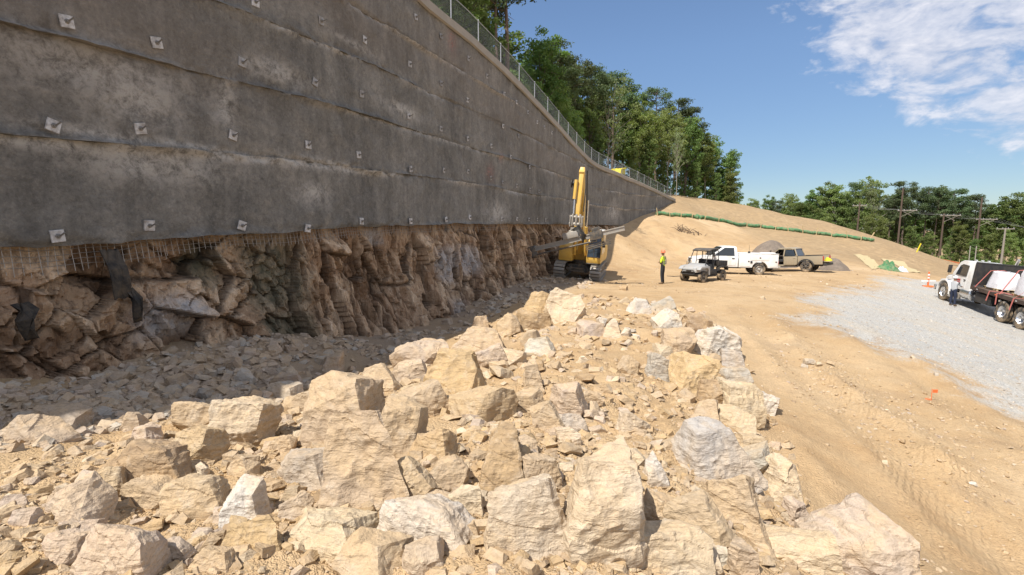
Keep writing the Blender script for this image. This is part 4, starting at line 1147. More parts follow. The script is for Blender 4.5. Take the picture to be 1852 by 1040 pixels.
scatter_px(52, LEFT_PX, (13, 38), 'tkkptg', 'broken pinkish tan stone on the near left rubble slope', 'stones on the near rubble slope')
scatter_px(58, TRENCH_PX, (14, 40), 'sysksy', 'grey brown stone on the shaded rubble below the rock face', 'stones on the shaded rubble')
scatter_px(18, FARTR_PX, (8, 20), 'sysk', 'small grey stone in the shaded trench near the excavator', 'stones in the far trench')
for px, py, w_, ln, lab in [(1462, 657, 20, 'y', 'grey stone in the little cluster of rubble on the bare dirt'), (1480, 661, 15, 'p', 'pale stone in the little cluster of rubble on the bare dirt'), (1499, 658, 17, 't', 'tan stone in the little cluster of rubble on the bare dirt'),
                            (1455, 664, 12, 'y', 'dark pebble edge of the little rubble cluster'), (1387, 755, 14, 'b', 'brown stone beside the light grey upright slab'), (1398, 766, 20, 'b', 'flat brown stone lying on dirt just outside the heap'),
                            (1632, 800, 14, 'b', 'round brown stone alone on the haul way'), (1650, 648, 11, 'p', 'pale stone at the gravel edge'), (1515, 745, 11, 'p', 'cream pebble in the wheel rut'), (1380, 542, 12, 'p', 'white stone on the dirt behind the far heap'),
                            (1052, 522, 14, 's', 'brown clod near the excavator tracks'), (1130, 525, 16, 'b', 'flat dark clod on the sunlit dirt'), (1760, 876, 14, 'w', 'white stone on the tracked dirt'), (1600, 838, 12, 'p', 'small cream stone below the round brown one'), (1693, 678, 10, 'y', 'grey stone near the orange flag')]:
    put_stone(px, py, w_, ln, lab, None, .15)

# ------------------------------------------------------------------ rubble nobody could count
def rubble(name, pts, sizes, cols, label, nproto=14, cuts=2, flat=.8):
    base = []
    for k in range(nproto):
        rr = random.Random(1200 + k)
        bm = rock_bm((1, rr.uniform(.5, .95), rr.uniform(.28, .75)), 'bdwsp'[k % 5], rr, cuts)
        bmesh.ops.triangulate(bm, faces=bm.faces)
        base.append((np.array([v.co for v in bm.verts]), np.array([[v.index for v in f.verts] for f in bm.faces]))); bm.free()
    n = len(pts); ids = RNG.integers(0, nproto, n)
    VV_, FF_, CC_ = [], [], []; off = 0
    ang = RNG.uniform(0, 6.283, (n, 3)); ang[:, :2] = RNG.normal(0, .5, (n, 2))
    for k in range(nproto):
        w = np.nonzero(ids == k)[0]
        if len(w) == 0: continue
        v, f = base[k]; m = len(w)
        ca, sa = np.cos(ang[w]), np.sin(ang[w])
        X = np.repeat(v[None], m, 0)
        y = X[:, :, 1] * ca[:, 0:1] - X[:, :, 2] * sa[:, 0:1]; z = X[:, :, 1] * sa[:, 0:1] + X[:, :, 2] * ca[:, 0:1]
        x = X[:, :, 0] * ca[:, 1:2] + z * sa[:, 1:2]; z = -X[:, :, 0] * sa[:, 1:2] + z * ca[:, 1:2]
        x2 = x * ca[:, 2:3] - y * sa[:, 2:3]; y2 = x * sa[:, 2:3] + y * ca[:, 2:3]
        Q = np.stack([x2, y2, z * flat], -1) * sizes[w][:, None, None] + pts[w][:, None, :]
        VV_.append(Q.reshape(-1, 3)); FF_.append((f[None] + (np.arange(m) * len(v))[:, None, None] + off).reshape(-1, 3)); CC_.append(np.repeat(cols[w], len(v), 0)); off += m * len(v)
    V = np.concatenate(VV_); F = np.concatenate(FF_); Cc = np.concatenate(CC_)
    o = big_mesh(name, V, F, m_rubble, attrs={'tone': np.column_stack([Cc, np.ones(len(Cc))])})
    return tag(o, label, kind='stuff')
def sample_ground(n, ylo, yhi, dens, xlo=-9, xhi=26, power=1.0):
    """random points of the ground, nearer ones more often, kept with probability dens(x, y)"""
    out = []
    got = 0
    while got < n:
        u = RNG.random(n * 2)
        y = ylo * (yhi / ylo) ** u if power == 1.0 else ylo + (yhi - ylo) * u
        x = RNG.uniform(-1.15, 1.1, n * 2) * y
        k = (x > xlo) & (x < xhi) & (RNG.random(n * 2) < dens(x, y))
        out.append(np.column_stack([x[k], y[k]])); got += k.sum()
        if len(out) > 30: break
    return np.concatenate(out)[:n]
def wall_clear(x, y):
    return x - np.interp(y, _fy[_fy.argsort()], _fx[_fy.argsort()])
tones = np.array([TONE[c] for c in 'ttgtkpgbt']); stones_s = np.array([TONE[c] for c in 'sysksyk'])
def finish(p, smin, smax, pw, tn, sink=.06, yref=5.0, ygrow=0.5):
    s_ = smin + (smax - smin) * RNG.random(len(p)) ** pw
    s_ = s_ * (np.clip(p[:, 1] / yref, .6, 6)) ** ygrow
    z = H(p[:, 0], p[:, 1]) + s_ * sink
    c = tn[RNG.integers(0, len(tn), len(p))] * RNG.uniform(.8, 1.12, (len(p), 1))
    return np.column_stack([p, z]), s_, np.clip(c, 0, .8)
pc = lambda x, y: np.clip(0.62 + 1.2 * fbm(x * .9, y * .9, 0, 3, 301), 0.22, 1)
d1_ = lambda x, y: sstep(-.3, .5, poly_sd(HEAP, x, y)) * pc(x, y)
p = sample_ground(17500, 1.6, 22, d1_)
rubble('rubble', *finish(p, .014, .20, 4.6, tones), 'tan broken stone and soil between the boulders of the heap')
p = sample_ground(16000, 1.6, 11, d1_)
rubble('grit', *finish(p, .006, .035, 2.2, tones), 'coarse tan grit on the near heap', cuts=1, nproto=6)
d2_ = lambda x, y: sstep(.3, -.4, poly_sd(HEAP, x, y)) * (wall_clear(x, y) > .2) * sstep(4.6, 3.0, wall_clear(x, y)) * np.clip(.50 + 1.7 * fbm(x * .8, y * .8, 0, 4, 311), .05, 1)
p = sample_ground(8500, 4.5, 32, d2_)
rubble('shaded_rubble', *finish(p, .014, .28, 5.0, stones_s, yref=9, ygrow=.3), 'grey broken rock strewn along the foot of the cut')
d3_ = lambda x, y: sstep(.2, -.3, poly_sd(HEAP, x, y)) * (wall_clear(x, y) > 3.2) * np.clip(.10 + 1.3 * fbm(x * .45, y * .25, 0, 4, 321), 0.015, 1) * sstep(.6, -.6, poly_sd(GRAVEL, x, y))
p = sample_ground(5200, 3.2, 48, d3_, xhi=32)
rubble('loose_pebbles', *finish(p, .012, .095, 4.5, tones, yref=9, ygrow=.45), 'scattered pebbles and clods on the bare dirt')
d4_ = lambda x, y: (poly_sd(GRAVEL, x, y) > -.4) * 1.0
p = sample_ground(3000, 9, 40, d4_, xhi=34)
rubble('gravel', *finish(p, .03, .08, 1.5, np.array([(.46, .45, .43), (.36, .35, .335), (.56, .545, .51), (.28, .275, .265)]), sink=.0, yref=14, ygrow=.3), 'pale crushed stone spread on the haul road', cuts=1, nproto=6)
# ------------------------------------------------------------------ vehicles
def place(root, origin, heading, L_, B_, x_off=0.0):
    """stand a thing on the ground: origin (x, y), heading (x, y), sampled over its length and width"""
    h = Vector((heading[0], heading[1], 0)).normalized(); l = Vector((-h.y, h.x, 0))
    o = Vector((origin[0], origin[1], 0))
    zz = {}
    for kx in (-1, 1):
        for ky in (-1, 1):
            q = o + h * (x_off + kx * L_ / 2) + l * (ky * B_ / 2); zz[kx, ky] = float(H(np.array([q.x]), np.array([q.y]), False)[0])
    m_ = sum(zz.values()) / 4
    fx = Vector((h.x, h.y, (zz[1, 1] + zz[1, -1] - zz[-1, 1] - zz[-1, -1]) / (2 * L_))).normalized()
    ly = Vector((l.x, l.y, (zz[1, 1] + zz[-1, 1] - zz[1, -1] - zz[-1, -1]) / (2 * B_)))
    up = fx.cross(ly).normalized(); ly = up.cross(fx)
    root.matrix_world = Matrix(((fx.x, ly.x, up.x, o.x - fx.x * 0), (fx.y, ly.y, up.y, o.y), (fx.z, ly.z, up.z, m_ - fx.z * x_off), (0, 0, 0, 1)))
    return root
def wheel(parent, x, y, r, w, side, rim_mat, rim_r=.58, spokes=0, knob=False, name='wheel', deep=.3):
    """tyre with a rim that faces sideways; side +1 = left"""
    m_ = MB()
    m_.lathe([(r * rim_r, -w * .42), (r * .80, -w * .5), (r * .95, -w * .46), (r, -w * .34), (r * .985, -w * .12), (r, -w * .08), (r, w * .08), (r * .985, w * .12), (r, w * .34), (r * .95, w * .46), (r * .80, w * .5), (r * rim_r, w * .42)], (0, 0, 0), 'y', 28, True)
    if knob:
        for k in range(22):
            t = 2 * math.pi * k / 22
            for yy in (-.3, .3):
                t2 = t + (0.14 if yy > 0 else 0)
                m_.box((math.cos(t2) * r, yy * w, math.sin(t2) * r), (.03, w * .34, .05), rot=(0, -t2, 0))
    o = m_.build(name, M_tyre, parent, smooth=40); o.location = (x, y, r)
    q = MB(); e = w * .40 * side; R_ = r * rim_r
    q.lathe([(R_ * 1.0, e), (R_ * .93, e + .01 * side), (R_ * .86, e - .05 * side), (R_ * .55, e - w * deep * side), (R_ * .34, e - w * deep * .6 * side), (R_ * .30, e + .01 * side), (R_ * .16, e + .04 * side), (0, e + .04 * side)], (0, 0, 0), 'y', 24)
    for k in range(spokes):
        t = 2 * math.pi * k / spokes
        q.bar((R_ * .2 * math.cos(t), e - .01 * side, R_ * .2 * math.sin(t)), (R_ * .9 * math.cos(t), e - .02 * side, R_ * .9 * math.sin(t)), .05, .04, (0, 1, 0))
    for k in range(8):
        t = 2 * math.pi * (k + .5) / 8
        q.cyl((R_ * .42 * math.cos(t), e - w * deep * .7 * side, R_ * .42 * math.sin(t)), (R_ * .42 * math.cos(t), e - w * deep * .5 * side, R_ * .42 * math.sin(t)), R_ * .05, n=6)
    q.build('rim', rim_mat, o, smooth=40)
    return o
def arch_profile(x0, x1, z0, ztop, wheels):
    """side outline of a body from x0 to x1 with round wheel openings [(cx, r)] cut in its lower edge; ztop = outline points over the top, front to back"""
    pts = [(x1, z0)]
    pts += ztop
    pts += [(x0, z0)]
    for cx, r, cz_ in sorted(wheels):
        n = 9
        a0 = math.asin(min(1, max(-1, (z0 - cz_) / r)))
        for k in range(n):
            t = math.pi - a0 - (math.pi - 2 * a0) * k / (n - 1)
            pts.append((cx + r * math.cos(t), cz_ + r * math.sin(t)))
    return pts

# ---- flatbed truck on the gravel
truck = empty('flatbed_truck')
tag(truck, 'white conventional cab flatbed truck with strapped loads parked on the gravel', 'truck')
pfw, prw = P(1697, 541, 29.0), P(1823, 589, 23.4)
th = Vector((.27, .963, 0)).normalized(); tl_ = Vector((-th.y, th.x, 0))
WB = 5.3
TW = .50
for y_, sd in ((1.02, 1), (-1.02, -1)):
    wheel(truck, 0, y_, TW, .30, sd, M_chrome)
for ax in (-WB, -WB - 1.32):
    for y_, sd in ((1.06, 1), (.72, 1), (-1.06, -1), (-.72, -1)):
        wheel(truck, ax, y_, TW, .27, sd, M_chrome, deep=.9)
fr = MB()
for sgn in (1, -1): fr.bar((.9, .43 * sgn, .86), (-8.6, .43 * sgn, .90), .09, .26)
for xx in (0, -WB, -WB - 1.32): fr.cyl((xx, -1, .5), (xx, 1, .5), .09, n=8)
for xx in (-2.6, -4.2, -5.4, -7.0): fr.box((xx, 0, .86), (.12, .84, .2))
fr.cyl((-1.2, .0, .62), (-6.0, .0, .56), .06, n=8)
fr.build('chassis', M_black, truck)
# cab
cabz = [(-.35, 1.0), (-.33, 1.62), (-.72, 2.30), (-.98, 2.42), (-2.0, 2.44), (-2.16, 2.36), (-2.18, .86)]
cab = MB(); cab.prism([(-.35, .86)] + cabz, -1.02, 1.02, taper=lambda x, z: 1.0 - max(0, z - 1.6) * .10)
cabo = cab.build('cab', M_white, truck, bevel=.05)
hd = MB(); hd.loft([[Vector((x, -w, z0)), Vector((x, w, z0)), Vector((x, w, z1 - .08)), Vector((x, w * .82, z1)), Vector((x, -w * .82, z1)), Vector((x, -w, z1 - .08))] for x, w, z0, z1 in ((-.40, .80, .80, 1.62), (.25, .74, .80, 1.50), (.80, .66, .72, 1.36), (.98, .58, .72, 1.18))])
hood = hd.build('hood', M_white, truck, bevel=.03)
gq = MB(); gq.box((1.0, 0, .96), (.06, .8, .40)); [gq.box((1.035, 0, .82 + .07 * k), (.02, .8, .03)) for k in range(5)]
gq.build('grille', M_dkgrey, truck)
for sgn in (1, -1):
    fd = MB(); ring_o = []; ring_i = []
    for k in range(13):
        t = math.radians(-8 + 196 * k / 12)
        ring_o.append((.68 * math.cos(t), .52 + .70 * math.sin(t))); ring_i.append((.60 * math.cos(t), .52 + .60 * math.sin(t)))
    fd.prism(ring_o + ring_i[::-1], .76 * sgn, 1.20 * sgn)
    fd.build('fender', M_white, truck, bevel=.03)
    hl = MB(); hl.box((.70, .86 * sgn, 1.02), (.16, .26, .2)); hl.build('headlight', M_lamp, truck, bevel=.03)
bp = MB(); bp.box((1.08, 0, .58), (.16, 2.2, .30)); bp.build('bumper', M_chrome, truck, bevel=.04)
gl = lambda nm, poly, y0, y1, mt=M_glass, par=cabo: MB().prism(poly, y0, y1).build(nm, mt, par)
for sgn in (1, -1):
    yb = 1.005 * sgn
    dr = MB(); dr.prism([(-.62, .95), (-1.72, .95), (-1.74, 2.30), (-1.05, 2.31), (-.78, 2.22), (-.50, 1.62)], yb - .02 * sgn, yb + .022 * sgn, taper=None)
    for i_, v_ in enumerate(dr.v): dr.v[i_] = (v_[0], v_[1] * (1 - max(0, v_[2] - 1.6) * .10), v_[2])
    door = dr.build('door', M_white, truck, bevel=.012)
    wn = MB(); wn.prism([(-.66, 1.60), (-1.64, 1.62), (-1.66, 2.20), (-1.08, 2.22), (-.86, 2.12)], yb - .02 * sgn, yb + .03 * sgn)
    for i_, v_ in enumerate(wn.v): wn.v[i_] = (v_[0], v_[1] * (1 - max(0, v_[2] - 1.6) * .10), v_[2])
    wn.build('window', M_glass, door)
    MB().box((-1.60, yb + .035 * sgn, 1.42), (.16, .03, .05)).build('handle', M_black, door)
    lg = MB(); lg.box((-1.05, yb + .026 * sgn, 1.36), (.30, .01, .09)); lg.box((-1.02, yb + .026 * sgn, 1.24), (.44, .01, .04)); lg.build('door_lettering', M_red, door)
    mi = MB(); mi.tube([(-.62, .98 * sgn, 2.05), (-.40, 1.28 * sgn, 2.06), (-.40, 1.28 * sgn, 1.55), (-.62, 1.0 * sgn, 1.5)], .015, 6); mi.box((-.42, 1.28 * sgn, 1.84), (.08, .20, .42)); mi.build('mirror', M_black, truck, bevel=.01)
    st = MB(); st.box((-.95, 1.0 * sgn, .62), (.62, .36, .06)); st.box((-.95, 1.0 * sgn, .36), (.66, .36, .06)); st.box((-1.25, .98 * sgn, .50), (.05, .34, .3)); st.box((-.66, .98 * sgn, .50), (.05, .34, .3)); st.build('step', M_steel, truck)
    tk = MB(); tk.lathe([(0, -.45), (.24, -.45), (.30, -.41), (.30, .41), (.24, .45), (0, .45)], (-1.88, .78 * sgn, .72), 'x', 20); tk.build('fuel_tank', M_chrome, truck, smooth=40)
ws = MB(); ws.add([(-.36, -.86, 1.66), (-.36, .86, 1.66), (-.70, .80, 2.26), (-.70, -.80, 2.26)], [(0, 1, 2, 3)]); ws.v = [(x + .02, y, z + .02) for x, y, z in ws.v]; ws.v += [(x - .05, y, z - .03) for x, y, z in ws.v]; ws.f = [(0, 1, 2, 3), (7, 6, 5, 4), (0, 4, 5, 1), (1, 5, 6, 2), (2, 6, 7, 3), (3, 7, 4, 0)]
ws.build('windshield', M_glass, cabo)
for yy in (-.35, 0, .35): MB().box((-1.1, yy, 2.475), (.16, .10, .06)).build('roof_light', M_lamp, cabo, bevel=.015)
ex = MB(); ex.tube([(-2.35, -.98, .8), (-2.35, -.98, 2.55), (-2.45, -.98, 2.78)], .075, 10); ex.build('exhaust_stack', M_chrome, truck, smooth=60)
# headboard and deck
hb = MB(); hb.box((-2.62, 0, 1.90), (.07, 2.44, 1.16)); hb.box((-2.62, 1.2, 1.84), (.11, .08, 1.30)); hb.box((-2.62, -1.2, 1.84), (.11, .08, 1.30)); hb.box((-2.62, 0, 2.48), (.11, 2.44, .06)); hb.build('headboard', M_black, truck)
dk = MB(); dk.box((-5.65, 1.22, 1.18), (6.1, .07, .17)); dk.box((-5.65, -1.22, 1.18), (6.1, .07, .17)); dk.box((-8.68, 0, 1.18), (.07, 2.4, .17))
for k in range(11): dk.box((-2.8 - .56 * k, 0, 1.10), (.09, 2.36, .12))
dk.build('deck_frame', M_deck, truck)
bd = MB(); bd.box((0, 0, 0), (6.02, .205, .05)); b0 = None
for k in range(11):
    if b0 is None: o = b0 = bd.build('deck_board', M_board, truck, bevel=.006)
    else: o = b0.copy(); COL.objects.link(o)
    o.location = (-5.65, -1.09 + .218 * k, 1.215 + .004 * (k % 3))
for k in range(4):
    ml = MB(); ml.box((-3.2 - 1.5 * k, 1.262, 1.18), (.10, .012, .05)); ml.build('marker_light', M_orange if k % 2 else M_lamp, truck)
for k in range(2):
    sp_ = MB(); sp_.cyl((-5.1 - .35 * k, 1.20, .96), (-5.1 - .35 * k, 1.28, .96), .05, n=10); sp_.build('strap_winch', M_chrome, truck)
tb = MB(); tb.box((-3.6, .86, .76), (1.3, .5, .46)); tb.build('side_tool_box', M_black, truck, bevel=.02)
for yy in (1.06, -1.06):
    mf = MB(); mf.box((-8.45, yy, .60), (.03, .6, .66)); mf.build('mud_flap', M_black, truck)
def strap(pts, parent, name='strap', w=.075):
    m_ = MB(); pts = [Vector(p) for p in pts]
    for a_, b_ in zip(pts[:-1], pts[1:]):
        m_.bar(a_, b_, w, .012, up=(1e-3, 0, 1) if abs((b_ - a_).normalized().z) < .9 else (0, 1, 0))
    return m_.build(name, M_strap, parent)
for k, (xx, dx) in enumerate(((-4.25, .1), (-4.75, -.15), (-6.05, .1))):
    strap([(xx - .35, .3, 1.26), (xx, .95, 1.30), (xx + dx * .3, 1.27, 1.27), (xx + dx, 1.29, .78 - .04 * k)], truck)
place(truck, (pfw.x - tl_.x * 1.05, pfw.y - tl_.y * 1.05), (th.x, th.y), WB + 1, 2.1, -WB / 2)
truck.matrix_world = truck.matrix_world @ Matrix.Diagonal((1, .82, 1, 1))
TM = truck.matrix_world.copy()
def wrapped(name, c, sz, lab, seed, top=.72, grp='wrapped loads on the flatbed truck'):
    """a pallet load under crumpled shrink wrap"""
    rnd = random.Random(seed); m_ = MB(); rings = []; n = 24
    for i in range(9):
        v_ = i / 8; sc_ = 1 - (1 - top) * v_ ** 1.4
        if i == 8: sc_ *= .80
        rg = []
        for k in range(n):
            t = 2 * math.pi * k / n
            q = (abs(math.cos(t)) ** 5 + abs(math.sin(t)) ** 5) ** (-1 / 5)
            q = min(q, 1.30) * sc_ * (1 + rnd.uniform(-.045, .045))
            rg.append(Vector((sz[0] / 2 * q * math.cos(t), sz[1] / 2 * q * math.sin(t), sz[2] * min(1, v_ * 1.06) + rnd.uniform(-.02, .02))))
        rings.append(rg)
    m_.loft(rings)
    root = empty(name); tag(root, lab, 'load', grp)
    m_.build('wrapped_sack', M_wrap, root, smooth=35)
    pq = MB()
    for yy in (-.42, 0, .42): pq.box((0, yy * sz[1], -.055), (sz[0] * .98, .09, .09))
    for k in range(5): pq.box(((k - 2) * .22 * sz[0], 0, .0), (.12, sz[1] * .98, .02))
    pq.build('pallet', M_wood, root)
    root.matrix_world = TM @ Matrix.Translation(c)
    return root
wrapped('wrapped_pallet', (-3.35, .10, 1.36), (1.0, 1.3, .84), 'silver wrapped pallet load tapering upward behind the headboard', 5)
wrapped('wrapped_pallet', (-5.35, .0, 1.36), (1.0, 1.3, 1.2), 'tall white wrapped bag load farther back on the truck bed', 6, .80)
wrapped('wrapped_pallet', (-6.6, .30, 1.36), (.9, 1.1, .42), 'low white wrapped load at the tail of the truck bed', 9, .9)
bxr = MB(); bxr.box((0, 0, .24), (.62, .55, .48)); bxr.box((0, 0, .485), (.63, .06, .012)); 
cb = bxr.build('carton', M_white, None, bevel=.015); cb.matrix_world = TM @ Matrix.Translation((-4.15, -.55, 1.245)); tag(cb, 'white carton beside the silver wrapped pallet load', 'carton')
for lab, pts in (('pink ratchet strap slanting over the silver wrapped load', [(-2.95, 1.25, 1.24), (-3.05, .70, 2.16), (-3.15, .10, 2.24), (-3.05, -.6, 2.0), (-3.1, -1.24, 1.26)]),
                 ('pink ratchet strap tying down the tall white bag load', [(-4.95, 1.25, 1.24), (-5.0, .66, 2.46), (-5.1, .0, 2.60), (-5.0, -.6, 2.42), (-4.9, -1.24, 1.26)]),
                 ('red strap lying crossed over the deck behind the tall bag load', [(-6.0, 1.26, 1.26), (-6.30, .9, 1.76), (-6.6, .4, 1.86), (-6.8, -.5, 1.80), (-7.0, -1.24, 1.26)])):
    o = strap(pts, None, 'ratchet_strap'); o.matrix_world = TM; tag(o, lab, 'strap')

# ---- side-by-side utility vehicle
utv = empty('utility_vehicle')
tag(utv, 'grey and black side by side utility vehicle with roll cage and cargo bed', 'utility vehicle')
pu = P(1270, 510, 28.7)
uh = Vector((-.81, -.585, 0)).normalized(); ul = Vector((-uh.y, uh.x, 0))
UB = 2.05
for xx in (0, -UB):
    for y_, sd in ((.62, 1), (-.62, -1)): wheel(utv, xx, y_, .335, .27, sd, M_dkgrey, .5, 5, True)
ch = MB(); ch.prism([(.35, .34), (.45, .50), (-.40, .52), (-.55, .38), (-1.45, .38), (-1.60, .55), (-2.45, .60), (-2.45, .42), (-1.5, .28), (-.5, .28)], -.55, .55); ch.build('chassis', M_black, utv, bevel=.02)
hd = MB(); hd.loft([[Vector((x, -w, z0)), Vector((x, w, z0)), Vector((x, w * .98, z1 - .10)), Vector((x, w * .7, z1)), Vector((x, -w * .7, z1)), Vector((x, -w * .98, z1 - .10))] for x, w, z0, z1 in ((-.55, .66, .62, 1.08), (-.15, .64, .66, 1.05), (.25, .60, .60, .95), (.48, .50, .58, .80))])
hd.build('hood', M_ltgrey, utv, bevel=.03)
for sgn in (1, -1):
    fd = MB(); fd.prism([(.42, .72), (.30, .80), (-.30, .84), (-.44, .72), (-.50, .42), (-.58, .42), (-.55, .92), (-.2, .98), (.3, .92), (.50, .76)], .50 * sgn, .78 * sgn); fd.build('front_fender', M_ltgrey, utv, bevel=.02)
    MB().box((.40, .36 * sgn, .80), (.14, .24, .10)).build('headlight', M_lamp, utv, bevel=.02)
    sdp = MB(); sdp.prism([(-.55, .42), (-.60, .92), (-.95, .74), (-1.35, .74), (-1.45, .46)], .60 * sgn, .68 * sgn); sdp.build('side_door', M_black, utv, bevel=.015)
    se = MB(); se.box((-1.05, .30 * sgn, .72), (.52, .50, .16)); se.box((-1.32, .30 * sgn, 1.02), (.14, .50, .56), rot=(0, -.15, 0)); se.build('seat', M_seat, utv, bevel=.04)
    rf = MB(); rf.prism([(-1.58, .62), (-1.66, .78), (-2.05, .84), (-2.46, .78), (-2.52, .62), (-2.60, .62), (-2.55, .86), (-2.05, .92), (-1.6, .86)], .50 * sgn, .76 * sgn); rf.build('rear_fender', M_black, utv, bevel=.02)
fb = MB(); fb.tube([(.55, -.42, .45), (.62, -.40, .72), (.62, .40, .72), (.55, .42, .45)], .025, 6); fb.tube([(.55, -.45, .48), (.55, .45, .48)], .03, 6); fb.box((.47, 0, .56), (.06, .84, .16)); fb.box((.52, 0, .70), (.03, .34, .07)); fb.build('front_guard', M_black, utv)
cg = MB()
for sgn in (1, -1):
    cg.tube([(-.28, .60 * sgn, .98), (-.72, .56 * sgn, 1.78), (-.80, .55 * sgn, 1.84), (-1.62, .55 * sgn, 1.86), (-1.70, .57 * sgn, 1.76), (-1.72, .62 * sgn, .80)], .026, 7)
    cg.tube([(-1.10, .55 * sgn, 1.84), (-1.08, .62 * sgn, .72)], .022, 6); cg.tube([(-1.70, .6 * sgn, 1.3), (-1.10, .6 * sgn, 1.2)], .018, 6)
for xx, zz in ((-.74, 1.8), (-1.1, 1.85), (-1.66, 1.82), (-1.70, 1.25)): cg.tube([(xx, -.56, zz), (xx, .56, zz)], .022, 6)
cg.build('roll_cage', M_black, utv, smooth=60)
MB().loft([[Vector((x, -.62, z)), Vector((x, .62, z)), Vector((x, .60, z + .05)), Vector((x, -.60, z + .05))] for x, z in ((-.66, 1.80), (-.95, 1.89), (-1.4, 1.91), (-1.80, 1.88))]).build('roof', M_dkgrey, utv, bevel=.015)
sw2 = MB(); sw2.lathe([(.17 + .018 * math.cos(t), .018 * math.sin(t)) for t in [k * 1.047 for k in range(6)]], (0, 0, 0), 'x', 18, True); o = sw2.build('steering_wheel', M_black, utv, smooth=60); o.location = (-.78, .30, 1.06); o.rotation_euler = (0, .5, 0)
bed = MB(); bed.box((-2.08, 0, .90), (1.0, 1.30, .05))
for sgn in (1, -1): bed.box((-2.08, .64 * sgn, 1.04), (1.02, .04, .30))
bed.box((-1.58, 0, 1.06), (.04, 1.3, .34)); bed.box((-2.60, 0, 1.04), (.04, 1.3, .30))
for k in range(4):
    for sgn in (1, -1): bed.box((-1.74 - .24 * k, .665 * sgn, 1.04), (.04, .02, .28))
bed.build('cargo_bed', M_black, utv, bevel=.01)
nt_ = MB()
for k in range(7): nt_.tube([(-1.68, -.5 + .166 * k, 1.28), (-1.66, -.5 + .166 * k, 1.80)], .008, 4)
for k in range(5): nt_.tube([(-1.67, -.52, 1.33 + .1 * k), (-1.67, .52, 1.33 + .1 * k)], .008, 4)
nt_.build('rear_screen', M_black, utv)
place(utv, (pu.x - ul.x * .58, pu.y - ul.y * .58), (uh.x, uh.y), UB, 1.2, -UB / 2)
utv.matrix_world = utv.matrix_world @ Matrix.Diagonal((.92, .92, .97, 1))

# ---- white service truck
svc = empty('service_truck')
tag(svc, 'white single cab service truck with utility box body behind the utility vehicle', 'truck')
ps = P(1372, 497.5, 34.0); shd = Vector((-.985, .17, 0)).normalized(); sl = Vector((-shd.y, shd.x, 0))
SB = 3.35
for xx in (0, SB):
    for y_, sd in ((.84, 1), (-.84, -1)): wheel(svc, xx, y_, .385, .25, sd, M_steel)
fr = MB()
for sgn in (1, -1): fr.box((1.2, .42 * sgn, .52), (5.2, .09, .18))
fr.cyl((0, -.8, .38), (0, .8, .38), .08, n=8); fr.cyl((SB, -.8, .38), (SB, .8, .38), .08, n=8); fr.box((1.6, 0, .5), (1.2, .5, .22)); fr.build('chassis', M_black, svc)
cb_ = MB(); cb_.prism(arch_profile(1.36, 4.28, .50, [(4.32, .92), (4.22, 1.08), (3.25, 1.22), (1.36, 1.24)], [(SB, .47, .40)]), -.94, .94); cbo = cb_.build('cab', M_white, svc, bevel=.04)
rfm = MB(); rfm.prism([(3.12, 1.20), (2.35, 1.84), (2.15, 1.90), (1.62, 1.90), (1.46, 1.84), (1.38, 1.20)], -.92, .92, taper=lambda x, z: 1 - max(0, z - 1.2) * .20); rfm.build('roof_pillar', M_white, svc, bevel=.05)
for sgn in (1, -1):
    f_ = lambda z: 1 - max(0, z - 1.2) * .20
    dr = MB(); dr.prism([(2.98, .60), (1.52, .60), (1.52, 1.22), (3.05, 1.22)], .93 * sgn, .962 * sgn); door = dr.build('door', M_white, svc, bevel=.012)
    wn = MB(); wn.prism([(2.92, 1.25), (1.60, 1.25), (1.64, 1.78), (2.22, 1.78)], .90 * sgn, .945 * sgn); wn.v = [(x, y * f_(z), z) for x, y, z in wn.v]; wn.build('window', M_glass, door)
    MB().box((1.68, .975 * sgn, 1.08), (.17, .03, .05)).build('handle', M_black, door)
    mi = MB(); mi.box((2.95, 1.08 * sgn, 1.32), (.10, .20, .24)); mi.box((2.95, .98 * sgn, 1.26), (.05, .16, .04)); mi.build('mirror', M_black, svc, bevel=.02)
    MB().box((4.24, .66 * sgn, .94), (.10, .34, .22)).build('headlight', M_lamp, svc, bevel=.03)
wsd = MB(); wsd.prism([(3.08, 1.28), (3.14, 1.28), (2.44, 1.84), (2.38, 1.82)], -.78, .78); wsd.build('windshield', M_glass, svc)
MB().box((4.33, 0, .60), (.14, 1.84, .24)).build('front_bumper', M_chrome, svc, bevel=.03)
MB().box((4.30, 0, .90), (.06, .9, .24)).build('grille', M_black, svc, bevel=.01)
bx = MB()
for sgn in (1, -1): bx.prism(arch_profile(-1.12, 1.30, .50, [(1.30, 1.40), (-1.12, 1.36)], [(0, .50, .42)]), .56 * sgn, 1.02 * sgn)
bx.box((.09, 0, .78), (2.40, 1.14, .10)); bxo = bx.build('utility_body', M_white, svc, bevel=.015)
for sgn in (1, -1):
    for x0_, x1_, z0_, z1_ in ((.62, 1.26, .56, 1.34), (-.56, .58, .97, 1.34), (-1.08, -.60, .56, 1.32)):
        d_ = MB(); d_.box(((x0_ + x1_) / 2, 1.028 * sgn, (z0_ + z1_) / 2), (x1_ - x0_ - .02, .025, z1_ - z0_ - .02)); do_ = d_.build('compartment_door', M_white, bxo, bevel=.008)
        MB().box(((x0_ + x1_) / 2 if x1_ - x0_ > 1 else x0_ + .1, 1.046 * sgn, (z0_ + z1_) / 2 - (.0 if x1_ - x0_ > 1 else .04)), (.10, .02, .08)).build('handle', M_dkgrey, do_)
    lidm = MB(); lidm.box((.09, .79 * sgn, 1.42), (2.42, .48, .045)); lidm.build('body_lid', M_white, bxo, bevel=.01)
fcap = MB(); fcap.box((.55, 1.047, .86), (.12, .02, .15)); fcap.build('fuel_filler', M_black, bxo)
